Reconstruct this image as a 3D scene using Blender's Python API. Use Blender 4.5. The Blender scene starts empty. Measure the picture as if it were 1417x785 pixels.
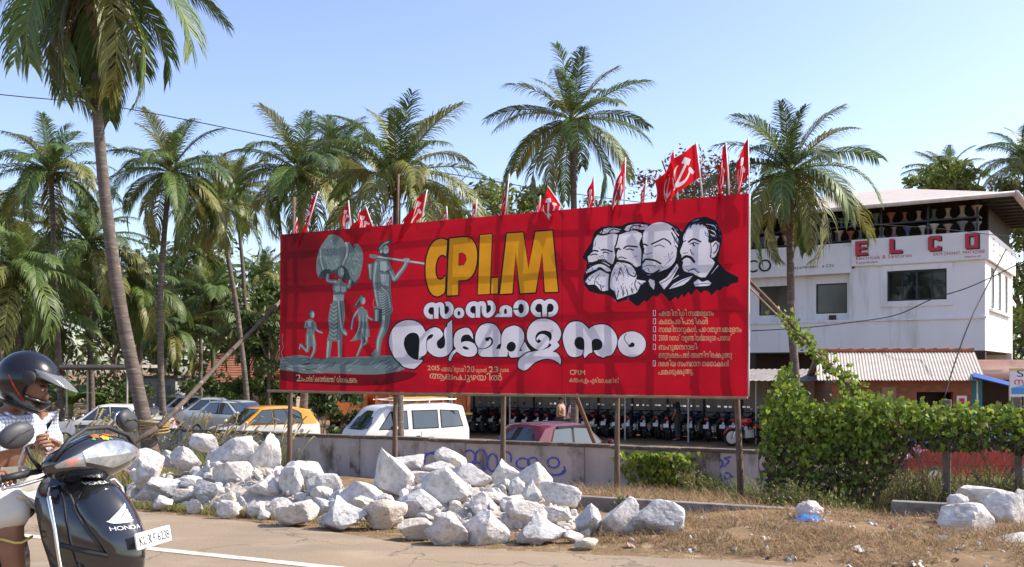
import bpy, bmesh, math, random
from mathutils import Vector, Matrix, Euler, noise
from mathutils.geometry import delaunay_2d_cdt
R = math.radians
PI = math.pi
scene = bpy.context.scene
COL = scene.collection

# ---------------------------------------------------------------- camera
CAMZ, F, CX, HY = 1.45, 1350.0, 708.5, 512.0
cam = bpy.data.cameras.new('camera')
cam.sensor_width = 36.0
cam.lens = 36.0 * F / 1417.0
cam.shift_y = (HY - 392.5) / 1417.0
cam.clip_start = 0.05
cam.clip_end = 3000
camo = bpy.data.objects.new('camera', cam)
camo.location = (0, 0, CAMZ)
camo.rotation_euler = (R(90), 0, 0)
COL.objects.link(camo)
scene.camera = camo

# ---------------------------------------------------------------- light
SUN = Vector((0.84, 0.10, 0.80)).normalized()          # towards the sun: right, a little behind the hoarding
world = bpy.data.worlds.new('World')
scene.world = world
world.use_nodes = True
nt = world.node_tree
sky = nt.nodes.new('ShaderNodeTexSky')
sky.sky_type = 'NISHITA'
sky.sun_disc = False
sky.sun_elevation = math.asin(SUN.z)
sky.sun_rotation = math.atan2(SUN.x, SUN.y)
sky.altitude = 0
sky.air_density = 1.0
sky.dust_density = 1.3
sky.ozone_density = 1.6
bgn = nt.nodes['Background']
bgn.inputs['Strength'].default_value = 0.15
shs = nt.nodes.new('ShaderNodeHueSaturation')              # a slightly more violet blue
shs.inputs['Saturation'].default_value = 1.0
shs.inputs['Value'].default_value = 1.0
shs.inputs['Hue'].default_value = 0.514
nt.links.new(sky.outputs[0], shs.inputs['Color'])
nt.links.new(shs.outputs[0], bgn.inputs['Color'])
sl = bpy.data.lights.new('sun', 'SUN')
sl.energy = 3.9
sl.angle = R(0.53)
sl.color = (1.0, 0.93, 0.82)
so = bpy.data.objects.new('sun', sl)
so.rotation_euler = (-SUN).to_track_quat('-Z', 'Y').to_euler()
so.location = SUN * 80
COL.objects.link(so)
vs = scene.view_settings
vs.view_transform = 'Standard'
vs.look = 'None'
vs.exposure = 0.85
vs.gamma = 1.0
vs.use_curve_mapping = False
scene.render.engine = 'CYCLES'
scene.cycles.max_bounces = 8
scene.cycles.transparent_max_bounces = 12
scene.cycles.use_denoising = True
scene.cycles.caustics_reflective = False
scene.cycles.caustics_refractive = False

# ---------------------------------------------------------------- helpers
def P(px, py, d):
    """the place at distance d that the photograph shows at (px, py)"""
    return Vector(((px - CX) * d / F, d, CAMZ - (py - HY) * d / F))

def tag(o, label=None, cat=None, group=None, kind=None):
    if label: o['label'] = label
    if cat: o['category'] = cat
    if group: o['group'] = group
    if kind: o['kind'] = kind
    return o

def thing(name, label, cat, loc=(0, 0, 0), rz=0.0, group=None):
    o = bpy.data.objects.new(name, None)
    o.empty_display_size = 0.2
    COL.objects.link(o)
    o.location = loc
    o.rotation_euler = (0, 0, rz)
    return tag(o, label, cat, group)

def children(o):
    return [c for c in bpy.data.objects if c.parent == o]

def dup(root, kids, loc, rz=0.0, scale=None, label=None):
    """copy of a thing, kids = [(part, [subparts])]"""
    r = root.copy(); COL.objects.link(r)
    r.location = loc; r.rotation_euler = (0, 0, rz)
    if scale is not None: r.scale = scale if hasattr(scale, '__len__') else (scale,) * 3
    if label: r['label'] = label
    for c, subs in kids:
        d = c.copy(); COL.objects.link(d); d.parent = r
        for s in subs:
            e = s.copy(); COL.objects.link(e); e.parent = d
    return r

def tree_of(root):
    ch = children(root)
    return [(c, children(c)) for c in ch]

class MB:
    def __init__(self):
        self.v = []; self.f = []; self.m = []; self.mi = 0
        self.T = None
    def add(self, vs, fs, mi=None):
        n = len(self.v)
        if self.T is not None: vs = [self.T @ Vector(p) for p in vs]
        self.v += [tuple(p) for p in vs]
        mi = self.mi if mi is None else mi
        for f in fs:
            self.f.append(tuple(n + i for i in f)); self.m.append(mi)
    def box(self, c, s, rot=None, mi=None, taper=1.0):
        x, y, z = s[0] / 2, s[1] / 2, s[2] / 2
        t = taper
        vs = [(-x, -y, -z), (x, -y, -z), (x, y, -z), (-x, y, -z), (-x * t, -y * t, z), (x * t, -y * t, z), (x * t, y * t, z), (-x * t, y * t, z)]
        M = Matrix.Translation(Vector(c))
        if rot is not None:
            M = M @ (rot.to_4x4() if isinstance(rot, Matrix) else Euler(rot).to_matrix().to_4x4())
        self.add([M @ Vector(p) for p in vs], [(0, 3, 2, 1), (4, 5, 6, 7), (0, 1, 5, 4), (1, 2, 6, 5), (2, 3, 7, 6), (3, 0, 4, 7)], mi)
    def tube(self, pts, rad, n=8, mi=None, cap=True, flat=1.0):
        pts = [Vector(p) for p in pts]
        k = len(pts)
        if not hasattr(rad, '__len__'): rad = [rad] * k
        vs = []; fs = []
        up = None
        for i, p in enumerate(pts):
            d = (pts[min(i + 1, k - 1)] - pts[max(i - 1, 0)])
            if d.length < 1e-9: d = Vector((0, 0, 1))
            d.normalize()
            if up is None:
                up = Vector((0, 0, 1)) if abs(d.z) < 0.9 else Vector((1, 0, 0))
            a = d.cross(up)
            if a.length < 1e-6: a = d.cross(Vector((0.3, 1, 0.1)))
            a.normalize(); b = a.cross(d).normalized(); up = b
            for j in range(n):
                q = 2 * PI * j / n
                vs.append(p + (a * math.cos(q) + b * math.sin(q) * flat) * rad[i])
        for i in range(k - 1):
            for j in range(n):
                j2 = (j + 1) % n
                fs.append((i * n + j, i * n + j2, (i + 1) * n + j2, (i + 1) * n + j))
        if cap:
            fs.append(tuple(range(n - 1, -1, -1))); fs.append(tuple((k - 1) * n + j for j in range(n)))
        self.add(vs, fs, mi)
    def lathe(self, prof, c=(0, 0, 0), M=None, n=16, mi=None):
        """prof: [(r, h)] around local z"""
        M = M if M is not None else Matrix.Identity(3)
        c = Vector(c); vs = []; fs = []
        for r, h in prof:
            for j in range(n):
                q = 2 * PI * j / n
                vs.append(c + M @ Vector((r * math.cos(q), r * math.sin(q), h)))
        for i in range(len(prof) - 1):
            for j in range(n):
                j2 = (j + 1) % n
                fs.append((i * n + j, i * n + j2, (i + 1) * n + j2, (i + 1) * n + j))
        if prof[0][0] > 1e-4: fs.append(tuple(range(n - 1, -1, -1)))
        if prof[-1][0] > 1e-4: fs.append(tuple((len(prof) - 1) * n + j for j in range(n)))
        self.add(vs, fs, mi)
    def ball(self, c, r, n=10, m=7, mi=None, rot=None):
        r = r if hasattr(r, '__len__') else (r, r, r)
        rot = rot if rot is not None else Matrix.Identity(3)
        c = Vector(c); vs = []; fs = []
        for i in range(m + 1):
            a = PI * i / m
            for j in range(n):
                q = 2 * PI * j / n
                vs.append(c + rot @ Vector((r[0] * math.sin(a) * math.cos(q), r[1] * math.sin(a) * math.sin(q), r[2] * math.cos(a))))
        for i in range(m):
            for j in range(n):
                j2 = (j + 1) % n
                fs.append((i * n + j, (i + 1) * n + j, (i + 1) * n + j2, i * n + j2))
        self.add(vs, fs, mi)
    def loft(self, rings, closed=True, mi=None, cap=True):
        n = len(rings[0]); vs = [p for r in rings for p in r]; fs = []
        for i in range(len(rings) - 1):
            for j in range(n if closed else n - 1):
                j2 = (j + 1) % n
                fs.append((i * n + j, i * n + j2, (i + 1) * n + j2, (i + 1) * n + j))
        if cap and closed:
            fs.append(tuple(range(n - 1, -1, -1))); fs.append(tuple((len(rings) - 1) * n + j for j in range(n)))
        self.add(vs, fs, mi)
    def prism(self, poly, off, mi=None):
        """poly: 3-D loop, off: extrusion vector"""
        off = Vector(off); n = len(poly)
        vs = [Vector(p) for p in poly] + [Vector(p) + off for p in poly]
        fs = [tuple(range(n - 1, -1, -1)), tuple(range(n, 2 * n))] + [(i, (i + 1) % n, n + (i + 1) % n, n + i) for i in range(n)]
        self.add(vs, fs, mi)
    def build(self, name, mats, parent=None, smooth=False, loc=None, rz=0.0, bevel=0.0, recalc=False, subsurf=0):
        me = bpy.data.meshes.new(name)
        me.from_pydata(self.v, [], self.f)
        if not isinstance(mats, (list, tuple)): mats = [mats]
        for m in mats: me.materials.append(m)
        if len(mats) > 1: me.polygons.foreach_set('material_index', self.m)
        if recalc:
            b = bmesh.new(); b.from_mesh(me)
            bmesh.ops.recalc_face_normals(b, faces=b.faces[:]); b.to_mesh(me); b.free()
        if smooth: me.polygons.foreach_set('use_smooth', [True] * len(me.polygons))
        me.update()
        o = bpy.data.objects.new(name, me)
        COL.objects.link(o)
        if parent is not None: o.parent = parent
        if loc is not None: o.location = loc
        if rz: o.rotation_euler = (0, 0, rz)
        if bevel:
            b = o.modifiers.new('bevel', 'BEVEL'); b.width = bevel; b.segments = 2; b.limit_method = 'ANGLE'; b.angle_limit = R(40)
        if subsurf:
            b = o.modifiers.new('sub', 'SUBSURF'); b.levels = subsurf; b.render_levels = subsurf
        return o

# ---------------------------------------------------------------- materials
def col4(c): return (c[0], c[1], c[2], 1.0)

def mat(name, c1, c2=None, scale=4.0, rough=0.7, bump=0.0, bscale=None, metal=0.0, spec=0.4, trans=0.0, tcol=None, c3=None, sc3=20.0,
        island=0.0, stretch=None, coat=0.0, lo=0.35, hi=0.65, detail=6.0, lo3=0.55, hi3=0.7, bdist=0.02):
    m = bpy.data.materials.new(name); m.use_nodes = True
    n = m.node_tree; L = n.links
    b = n.nodes['Principled BSDF']; out = n.nodes['Material Output']
    b.inputs['Roughness'].default_value = rough
    b.inputs['Metallic'].default_value = metal
    b.inputs['Specular IOR Level'].default_value = spec
    b.inputs['Coat Weight'].default_value = coat
    b.inputs['Coat Roughness'].default_value = 0.08
    tc = n.nodes.new('ShaderNodeTexCoord')
    src = tc.outputs['Object']
    if stretch:
        mp = n.nodes.new('ShaderNodeMapping'); mp.inputs['Scale'].default_value = stretch
        L.new(src, mp.inputs['Vector']); src = mp.outputs[0]
    def tex(s, d=detail):
        t = n.nodes.new('ShaderNodeTexNoise'); t.inputs['Scale'].default_value = s; t.inputs['Detail'].default_value = d
        t.inputs['Roughness'].default_value = 0.6
        L.new(src, t.inputs['Vector']); return t.outputs['Fac']
    def mix(fac, a, bcol):
        x = n.nodes.new('ShaderNodeMix'); x.data_type = 'RGBA'
        if hasattr(fac, 'links'): L.new(fac, x.inputs[0])
        else: x.inputs[0].default_value = fac
        for sock, val in ((x.inputs[6], a), (x.inputs[7], bcol)):
            if hasattr(val, 'links'): L.new(val, sock)
            else: sock.default_value = col4(val)
        return x.outputs[2]
    def ramp(f, a, bb):
        r = n.nodes.new('ShaderNodeMapRange'); r.inputs[1].default_value = a; r.inputs[2].default_value = bb
        L.new(f, r.inputs[0]); return r.outputs[0]
    c = None
    if c2 is not None:
        c = mix(ramp(tex(scale), lo, hi), c1, c2)
    if c3 is not None:
        c = mix(ramp(tex(sc3), lo3, hi3), c if c is not None else c1, c3)
    if island > 0:
        g = n.nodes.new('ShaderNodeNewGeometry')
        hs = n.nodes.new('ShaderNodeHueSaturation')
        mr = n.nodes.new('ShaderNodeMapRange'); mr.inputs[3].default_value = 1 - island; mr.inputs[4].default_value = 1 + island
        L.new(g.outputs['Random Per Island'], mr.inputs[0]); L.new(mr.outputs[0], hs.inputs['Value'])
        mh = n.nodes.new('ShaderNodeMapRange'); mh.inputs[3].default_value = 0.5 - island * 0.05; mh.inputs[4].default_value = 0.5 + island * 0.035
        m2 = n.nodes.new('ShaderNodeMath'); m2.operation = 'FRACT'; m3 = n.nodes.new('ShaderNodeMath'); m3.operation = 'MULTIPLY'; m3.inputs[1].default_value = 37.7
        L.new(g.outputs['Random Per Island'], m3.inputs[0]); L.new(m3.outputs[0], m2.inputs[0]); L.new(m2.outputs[0], mh.inputs[0]); L.new(mh.outputs[0], hs.inputs['Hue'])
        if c is not None: L.new(c, hs.inputs['Color'])
        else: hs.inputs['Color'].default_value = col4(c1)
        c = hs.outputs[0]
    if c is not None: L.new(c, b.inputs['Base Color'])
    else: b.inputs['Base Color'].default_value = col4(c1)
    if bump:
        bp = n.nodes.new('ShaderNodeBump'); bp.inputs['Strength'].default_value = bump; bp.inputs['Distance'].default_value = bdist
        L.new(tex(bscale or scale * 4, 8.0), bp.inputs['Height']); L.new(bp.outputs[0], b.inputs['Normal'])
    if trans:
        t = n.nodes.new('ShaderNodeBsdfTranslucent')
        if tcol: t.inputs[0].default_value = col4(tcol)
        elif c is not None: L.new(c, t.inputs[0])
        else: t.inputs[0].default_value = col4(c1)
        ms = n.nodes.new('ShaderNodeMixShader'); ms.inputs[0].default_value = trans
        L.new(b.outputs[0], ms.inputs[1]); L.new(t.outputs[0], ms.inputs[2]); L.new(ms.outputs[0], out.inputs['Surface'])
    return m

def glass_mat(name, tint=(0.02, 0.025, 0.025), alpha=0.55, rough=0.05):
    """window glass: partly see-through, mirror-like at grazing angles"""
    m = bpy.data.materials.new(name); m.use_nodes = True
    n = m.node_tree; L = n.links
    b = n.nodes['Principled BSDF']; out = n.nodes['Material Output']
    b.inputs['Base Color'].default_value = col4(tint); b.inputs['Roughness'].default_value = rough
    b.inputs['Specular IOR Level'].default_value = 0.6
    t = n.nodes.new('ShaderNodeBsdfTransparent'); ms = n.nodes.new('ShaderNodeMixShader')
    ms.inputs[0].default_value = alpha
    L.new(t.outputs[0], ms.inputs[1]); L.new(b.outputs[0], ms.inputs[2]); L.new(ms.outputs[0], out.inputs['Surface'])
    return m

# ---------------------------------------------------------------- 2-D painting on cloth
def catmull(pts, closed=True, sub=4, sharp=50):
    n = len(pts); out = []
    V2 = [Vector(p) for p in pts]
    def corner(i):
        if not closed and (i == 0 or i == n - 1): return True
        a = V2[i] - V2[i - 1]; b = V2[(i + 1) % n] - V2[i]
        if a.length < 1e-9 or b.length < 1e-9: return True
        return a.angle(b) > R(sharp)
    for i in range(n if closed else n - 1):
        p1, p2 = V2[i], V2[(i + 1) % n]
        p0 = V2[i - 1] if (closed or i > 0) else p1
        p3 = V2[(i + 2) % n] if (closed or i < n - 2) else p2
        m1 = (p2 - p0) * 0.5 if not corner(i) else (p2 - p1)
        m2 = (p3 - p1) * 0.5 if not corner((i + 1) % n) else (p2 - p1)
        for k in range(sub):
            t = k / sub
            h = (2 * t ** 3 - 3 * t * t + 1, t ** 3 - 2 * t * t + t, -2 * t ** 3 + 3 * t * t, t ** 3 - t * t)
            q = p1 * h[0] + m1 * h[1] + p2 * h[2] + m2 * h[3]
            out.append((q.x, q.y))
    if not closed: out.append(tuple(V2[-1]))
    return out

def ell(cx, cy, rx, ry, n=18, rot=0.0):
    c, s = math.cos(rot), math.sin(rot)
    return [(cx + rx * math.cos(q) * c - ry * math.sin(q) * s, cy + rx * math.cos(q) * s + ry * math.sin(q) * c) for q in [2 * PI * i / n for i in range(n)]]

class Paint:
    """layers of flat shapes that end up as the faces of ONE sheet"""
    def __init__(self): self.shapes = []          # (material index, [(loop, sign)])
    def poly(self, pts, mi): self.shapes.append((mi, [(list(pts), 0)]))
    def group(self, loops, mi): self.shapes.append((mi, loops))
    def stroke(self, pts, w, mi, smooth=True, cap=True):
        if smooth and len(pts) > 2: 
            wl = w if hasattr(w, '__len__') else None
            q = catmull(pts, False, 4, 100)
            if wl: 
                w = [wl[min(int(i / 4), len(wl) - 1)] + (wl[min(int(i / 4) + 1, len(wl) - 1)] - wl[min(int(i / 4), len(wl) - 1)]) * ((i % 4) / 4) for i in range(len(q))]
            pts = q
        if not hasattr(w, '__len__'): w = [w] * len(pts)
        cl = [0]
        for i in range(1, len(pts)):
            if (Vector(pts[i]) - Vector(pts[cl[-1]])).length > 1e-4: cl.append(i)
        pts = [Vector(pts[i]) for i in cl]; w = [w[i] for i in cl]
        n = len(pts)
        if n < 2: return
        loop = n > 3 and (pts[0] - pts[-1]).length < 1e-3
        lf = []; rt = []
        for i in range(n):
            d0 = (pts[i] - pts[i - 1]).normalized() if i > 0 else ((pts[0] - pts[-2]).normalized() if loop else None)
            d1 = (pts[i + 1] - pts[i]).normalized() if i < n - 1 else ((pts[1] - pts[0]).normalized() if loop else None)
            if d0 is None: d0 = d1
            if d1 is None: d1 = d0
            n0 = Vector((-d0.y, d0.x)); n1 = Vector((-d1.y, d1.x)); h = w[i] / 2
            c = max(-1.0, min(1.0, d0.dot(d1)))
            if c > 0.3:
                m = (n0 + n1).normalized(); m = m / max(0.5, m.dot(n0))
                lf.append(pts[i] + m * h); rt.append(pts[i] - m * h)
            else:
                m = (n0 + n1); m = m.normalized() if m.length > 1e-3 else n0
                cr = d0.x * d1.y - d0.y * d1.x
                big = [pts[i] + n0 * h, pts[i] + m * h, pts[i] + n1 * h]; big2 = [pts[i] - n0 * h, pts[i] - m * h, pts[i] - n1 * h]
                if cr < 0: lf += big; rt.append(pts[i] - m * h)
                else: rt += big2; lf.append(pts[i] + m * h)
        if cap and not loop:
            for arr, i, sg in ((0, 0, -1), (1, n - 1, 1)):
                d = (pts[1] - pts[0]) if i == 0 else (pts[-1] - pts[-2])
                d.normalize(); nn = Vector((-d.y, d.x)); h = w[i] / 2
                cpts = [pts[i] + (nn * math.cos(q) + d * sg * math.sin(q)) * h for q in (PI * 0.25, PI * 0.5, PI * 0.75)]
                if i == 0: head = cpts
                else: tail = cpts
            lp = lf + tail + rt[::-1] + head[::-1]
        else:
            lp = lf + rt[::-1]
        self.shapes.append((mi, [([tuple(p) for p in lp], 0)]))
    def outlined(self, pts, w, mi_line, mi_fill, smooth=True, sharp=50):
        q = catmull(pts, True, 4, sharp) if smooth else pts
        self.stroke(list(q) + [q[0]], w, mi_line, smooth=False)
        self.poly(q, mi_fill)
    def solve(self, extra_pts=()):
        import numpy as np
        vs = []; es = []
        for mi, loops in self.shapes:
            for lp, sg in loops:
                n = len(vs); k = len(lp)
                vs += [Vector((p[0], p[1])) for p in lp]; es += [(n + i, n + (i + 1) % k) for i in range(k)]
        for p in extra_pts: vs.append(Vector((p[0], p[1])))
        ov, oe, of, _, _, _ = delaunay_2d_cdt(vs, es, [], 0, 1e-4, False)
        V = np.array([(p.x, p.y) for p in ov]); Fc = np.array([tuple(f) for f in of])
        cen = V[Fc].mean(axis=1)
        order = np.argsort(cen[:, 0]); cs = cen[order]; xs = cs[:, 0]
        best = np.full(len(Fc), -1)
        for si, (mi, loops) in enumerate(self.shapes):
            ar = [np.array(lp) for lp, _ in loops]
            x0 = min(a[:, 0].min() for a in ar); x1 = max(a[:, 0].max() for a in ar)
            y0 = min(a[:, 1].min() for a in ar); y1 = max(a[:, 1].max() for a in ar)
            i0 = np.searchsorted(xs, x0); i1 = np.searchsorted(xs, x1)
            sel = np.arange(i0, i1); yy = cs[i0:i1, 1]
            sel = sel[(yy > y0) & (yy < y1)]
            if len(sel) == 0: continue
            px = cs[sel, 0][:, None]; py = cs[sel, 1][:, None]
            wn = np.zeros(len(sel), int)
            for a in ar:
                b = np.roll(a, -1, axis=0)
                side = (b[:, 0] - a[:, 0])[None] * (py - a[:, 1][None]) - (px - a[:, 0][None]) * (b[:, 1] - a[:, 1])[None]
                up = (a[:, 1][None] <= py) & (b[:, 1][None] > py) & (side > 0)
                dn = (a[:, 1][None] > py) & (b[:, 1][None] <= py) & (side < 0)
                wn += up.sum(axis=1) - dn.sum(axis=1)
            best[sel[wn != 0]] = si
        faces = []; mis = []
        for f, si in zip(Fc[order], best):
            if si >= 0: faces.append(tuple(int(i) for i in f)); mis.append(self.shapes[si][0])
        return ov, faces, mis

def glyph_loops(text, bold=0.0):
    """outlines of one string in the built-in font: [(loop, orientation)] and its width"""
    cu = bpy.data.curves.new('lettering', 'FONT'); cu.body = text; cu.size = 1.0; cu.offset = bold
    ob = bpy.data.objects.new('lettering', cu); COL.objects.link(ob)
    dg = bpy.context.evaluated_depsgraph_get()
    c2 = ob.evaluated_get(dg).to_curve(dg)
    loops = []
    for sp in c2.splines:
        pts = []
        if sp.type == 'BEZIER':
            bp = sp.bezier_points; n = len(bp)
            for i in range(n):
                a, b = bp[i], bp[(i + 1) % n]
                for k in range(3):
                    t = k / 3; u = 1 - t
                    q = a.co * u ** 3 + a.handle_right * 3 * u * u * t + b.handle_left * 3 * u * t * t + b.co * t ** 3
                    pts.append((q.x, q.y))
        else:
            pts = [(p.co.x, p.co.y) for p in sp.points]
        cl = []
        for p in pts:
            if not cl or (Vector(p) - Vector(cl[-1])).length > 1e-4: cl.append(p)
        if len(cl) > 2:
            ar = sum(cl[i - 1][0] * cl[i][1] - cl[i][0] * cl[i - 1][1] for i in range(len(cl)))
            loops.append((cl, 1 if ar > 0 else -1))
    ob.evaluated_get(dg).to_curve_clear()
    bpy.data.objects.remove(ob); bpy.data.curves.remove(cu)
    return loops

def text_loops(text, bold=0.0):
    """a run of letters; '~' before a letter tucks it into the one before it (conjuncts)"""
    x = 0.0; out = []; k = 0
    for ch in text:
        if ch == '~': k = 1; continue
        if ch == ' ': x += 0.28; continue
        lp = glyph_loops(ch, bold)
        if not lp: continue
        x0 = min(p[0] for l, _ in lp for p in l); x1 = max(p[0] for l, _ in lp for p in l)
        if k: x -= (x1 - x0) * 0.42; k = 0
        out.append([([(p[0] - x0 + x, p[1]) for p in l], s) for l, s in lp])
        x += (x1 - x0) + 0.07
    return out, x - 0.07

def paint_text(pt, text, x0, x1, base, h, mi, slope=0.0, bold=0.0):
    """letters between x0 and x1 (y downwards), h = em height in px"""
    gl, w = text_loops(text, bold)
    sx = (x1 - x0) / w
    for lp in gl:
        pt.group([([(x0 + p[0] * sx, base + slope * p[0] * sx - p[1] * h) for p in l], s) for l, s in lp], mi)

def flat_text(text, width, h, name, material, parent, loc, rot, bold=0.0, depth=0.0):
    """raised flat lettering: a mesh in its local xy plane, origin at its lower left"""
    gl, w = text_loops(text, bold)
    pt = Paint()
    for lp in gl: pt.group([([(p[0] * width / w, p[1] * h) for p in l], s) for l, s in lp], 0)
    v, f, _ = pt.solve()
    mb = MB(); mb.add([(p.x, p.y, 0) for p in v], f)
    if depth:
        bm_edges = {}
        for fc in f:
            for i in range(len(fc)):
                e = (fc[i], fc[(i + 1) % len(fc)])
                if (e[1], e[0]) in bm_edges: del bm_edges[(e[1], e[0])]
                else: bm_edges[e] = 1
        n = len(v)
        mb.add([(p.x, p.y, -depth) for p in v] + [(p.x, p.y, 0) for p in v], [(n + b, n + a, a, b) for a, b in bm_edges])
    o = mb.build(name, material, parent)
    o.location = loc
    o.rotation_euler = rot if not isinstance(rot, Matrix) else rot.to_euler()
    return o

def skin(name, J, E, m, parent=None, sub=2, root=None, smooth=True):
    """one continuous skinned body: J {joint: (pos, radius)}, E [(a, b)]"""
    names = list(J); idx = {k: i for i, k in enumerate(names)}
    me = bpy.data.meshes.new(name)
    me.from_pydata([tuple(J[k][0]) for k in names], [(idx[a], idx[b]) for a, b in E], [])
    o = bpy.data.objects.new(name, me); COL.objects.link(o)
    sk = o.modifiers.new('skin', 'SKIN'); sk.use_smooth_shade = True; sk.branch_smoothing = 0.3
    for k in names:
        d = me.skin_vertices[0].data[idx[k]]
        r = J[k][1]; d.radius = r if hasattr(r, '__len__') else (r, r)
        d.use_root = (k == (root or names[0]))
    s = o.modifiers.new('sub', 'SUBSURF'); s.levels = sub; s.render_levels = sub
    dg = bpy.context.evaluated_depsgraph_get()
    m2 = bpy.data.meshes.new_from_object(o.evaluated_get(dg))
    m2.name = name
    bpy.data.objects.remove(o); bpy.data.meshes.remove(me)
    m2.materials.clear(); m2.materials.append(m)
    if smooth: m2.polygons.foreach_set('use_smooth', [True] * len(m2.polygons))
    o = bpy.data.objects.new(name, m2); COL.objects.link(o)
    if parent is not None: o.parent = parent
    return o
# ================================================================ SETTING: ground, road
EA = Vector((-3.4, 9.8)); EU = Vector((0.905, -0.425)); EN = Vector((0.425, 0.905))
def st(x, y):
    q = Vector((x, y)) - EA
    return q.dot(EN), q.dot(EU)
def lerp(a, b, t): return a + (b - a) * max(0.0, min(1.0, t))
def smooth(t):
    t = max(0.0, min(1.0, t)); return t * t * (3 - 2 * t)
def ground_z(x, y, fine=True):
    s, t = st(x, y)
    if s < 0.35: z = -0.03
    elif s < 3.2: z = lerp(-0.03, -0.20, smooth((s - 0.35) / 2.85))
    elif s < 8: z = lerp(-0.20, -0.72, smooth((s - 3.2) / 4.8) * 0.6 + (s - 3.2) / 4.8 * 0.4)
    elif s < 11: z = lerp(-0.72, -0.97, (s - 8) / 3)
    else: z = lerp(-0.97, -1.15, (s - 11) / 1.5)
    if t > 3.5 and 0.4 < s < 5:
        z += 0.17 * smooth((t - 3.5) / 2.5) * math.sin(min(1, (s - 0.4) / 4.6) * PI) ** 0.7
    if fine and 0.15 < s < 60:
        k = min(1, (s - 0.15) / 0.6) * (1 if s < 11 else 0.6)
        z += k * (0.07 * noise.noise(Vector((x * 0.9, y * 0.9, 0))) + 0.035 * noise.noise(Vector((x * 3.1, y * 3.1, 3))))
    return z

m_dirt = mat('dry_earth', (0.26, 0.17, 0.10), (0.165, 0.11, 0.06), 1.3, 0.95, 0.6, 14, spec=0.15, c3=(0.38, 0.29, 0.18), sc3=6)
m_road = mat('sandy_asphalt', (0.335, 0.25, 0.165), (0.265, 0.205, 0.145), 0.7, 0.85, 0.35, 90, spec=0.25, c3=(0.38, 0.295, 0.21), sc3=1.1, stretch=(1, 2.2, 1), bdist=0.006)
m_line = mat('road_paint', (0.66, 0.62, 0.54), (0.36, 0.28, 0.20), 6, 0.75, 0.2, 60, lo=0.48, hi=0.72)

def axis(fine_lo, fine_hi, step, far, grow=1.35):
    a = []; v = fine_lo; d = step
    while v > -far: d *= grow; v -= d; a.append(v)
    a = a[::-1]; v = fine_lo
    while v < fine_hi: a.append(v); v += step
    d = step; a.append(v)
    while v < far: d *= grow; v += d; a.append(v)
    return a
S = axis(-0.6, 13.5, 0.16, 900); T = axis(-12, 16, 0.2, 900)
mb = MB(); vv = []
for s in S:
    for t in T:
        q = EA + EU * t + EN * s
        vv.append((q.x, q.y, ground_z(q.x, q.y)))
nT = len(T)
mb.add(vv, [(i * nT + j, i * nT + j + 1, (i + 1) * nT + j + 1, (i + 1) * nT + j) for i in range(len(S) - 1) for j in range(nT - 1)])
# dark hairline cracks and a patch of older tar come from the road's own surface texture
nr = m_road.node_tree; Lr = nr.links; br = nr.nodes['Principled BSDF']
tcr = nr.nodes.new('ShaderNodeTexCoord'); vr = nr.nodes.new('ShaderNodeTexVoronoi'); vr.feature = 'DISTANCE_TO_EDGE'; vr.inputs['Scale'].default_value = 0.55
nz = nr.nodes.new('ShaderNodeTexNoise'); nz.inputs['Scale'].default_value = 2.0; nz.inputs['Detail'].default_value = 6
vm = nr.nodes.new('ShaderNodeVectorMath'); vm.operation = 'ADD'; Lr.new(tcr.outputs['Object'], vm.inputs[0]); Lr.new(nz.outputs['Color'], vm.inputs[1]); Lr.new(tcr.outputs['Object'], nz.inputs['Vector']); Lr.new(vm.outputs[0], vr.inputs['Vector'])
mrr = nr.nodes.new('ShaderNodeMapRange'); mrr.inputs[1].default_value = 0.002; mrr.inputs[2].default_value = 0.010; mrr.inputs[3].default_value = 0.55; mrr.inputs[4].default_value = 0.0; Lr.new(vr.outputs['Distance'], mrr.inputs[0])
gr_ = nr.nodes.new('ShaderNodeTexNoise'); gr_.inputs['Scale'].default_value = 70; gr_.inputs['Detail'].default_value = 3; Lr.new(tcr.outputs['Object'], gr_.inputs['Vector'])
mg = nr.nodes.new('ShaderNodeMapRange'); mg.inputs[1].default_value = 0.35; mg.inputs[2].default_value = 0.7; mg.inputs[3].default_value = 0.80; mg.inputs[4].default_value = 1.12; Lr.new(gr_.outputs['Fac'], mg.inputs[0])
hr = nr.nodes.new('ShaderNodeHueSaturation'); Lr.new(mg.outputs[0], hr.inputs['Value'])
mxr = nr.nodes.new('ShaderNodeMix'); mxr.data_type = 'RGBA'; mxr.inputs[7].default_value = (0.06, 0.05, 0.04, 1)
src_ = br.inputs['Base Color'].links[0].from_socket; Lr.new(src_, hr.inputs['Color']); Lr.new(hr.outputs[0], mxr.inputs[6]); Lr.new(mrr.outputs[0], mxr.inputs[0]); Lr.new(mxr.outputs[2], br.inputs['Base Color'])
g = mb.build('ground', m_dirt, smooth=True)
tag(g, 'dry brown earth of the verge and the car park behind it', 'ground', kind='structure')

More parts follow.
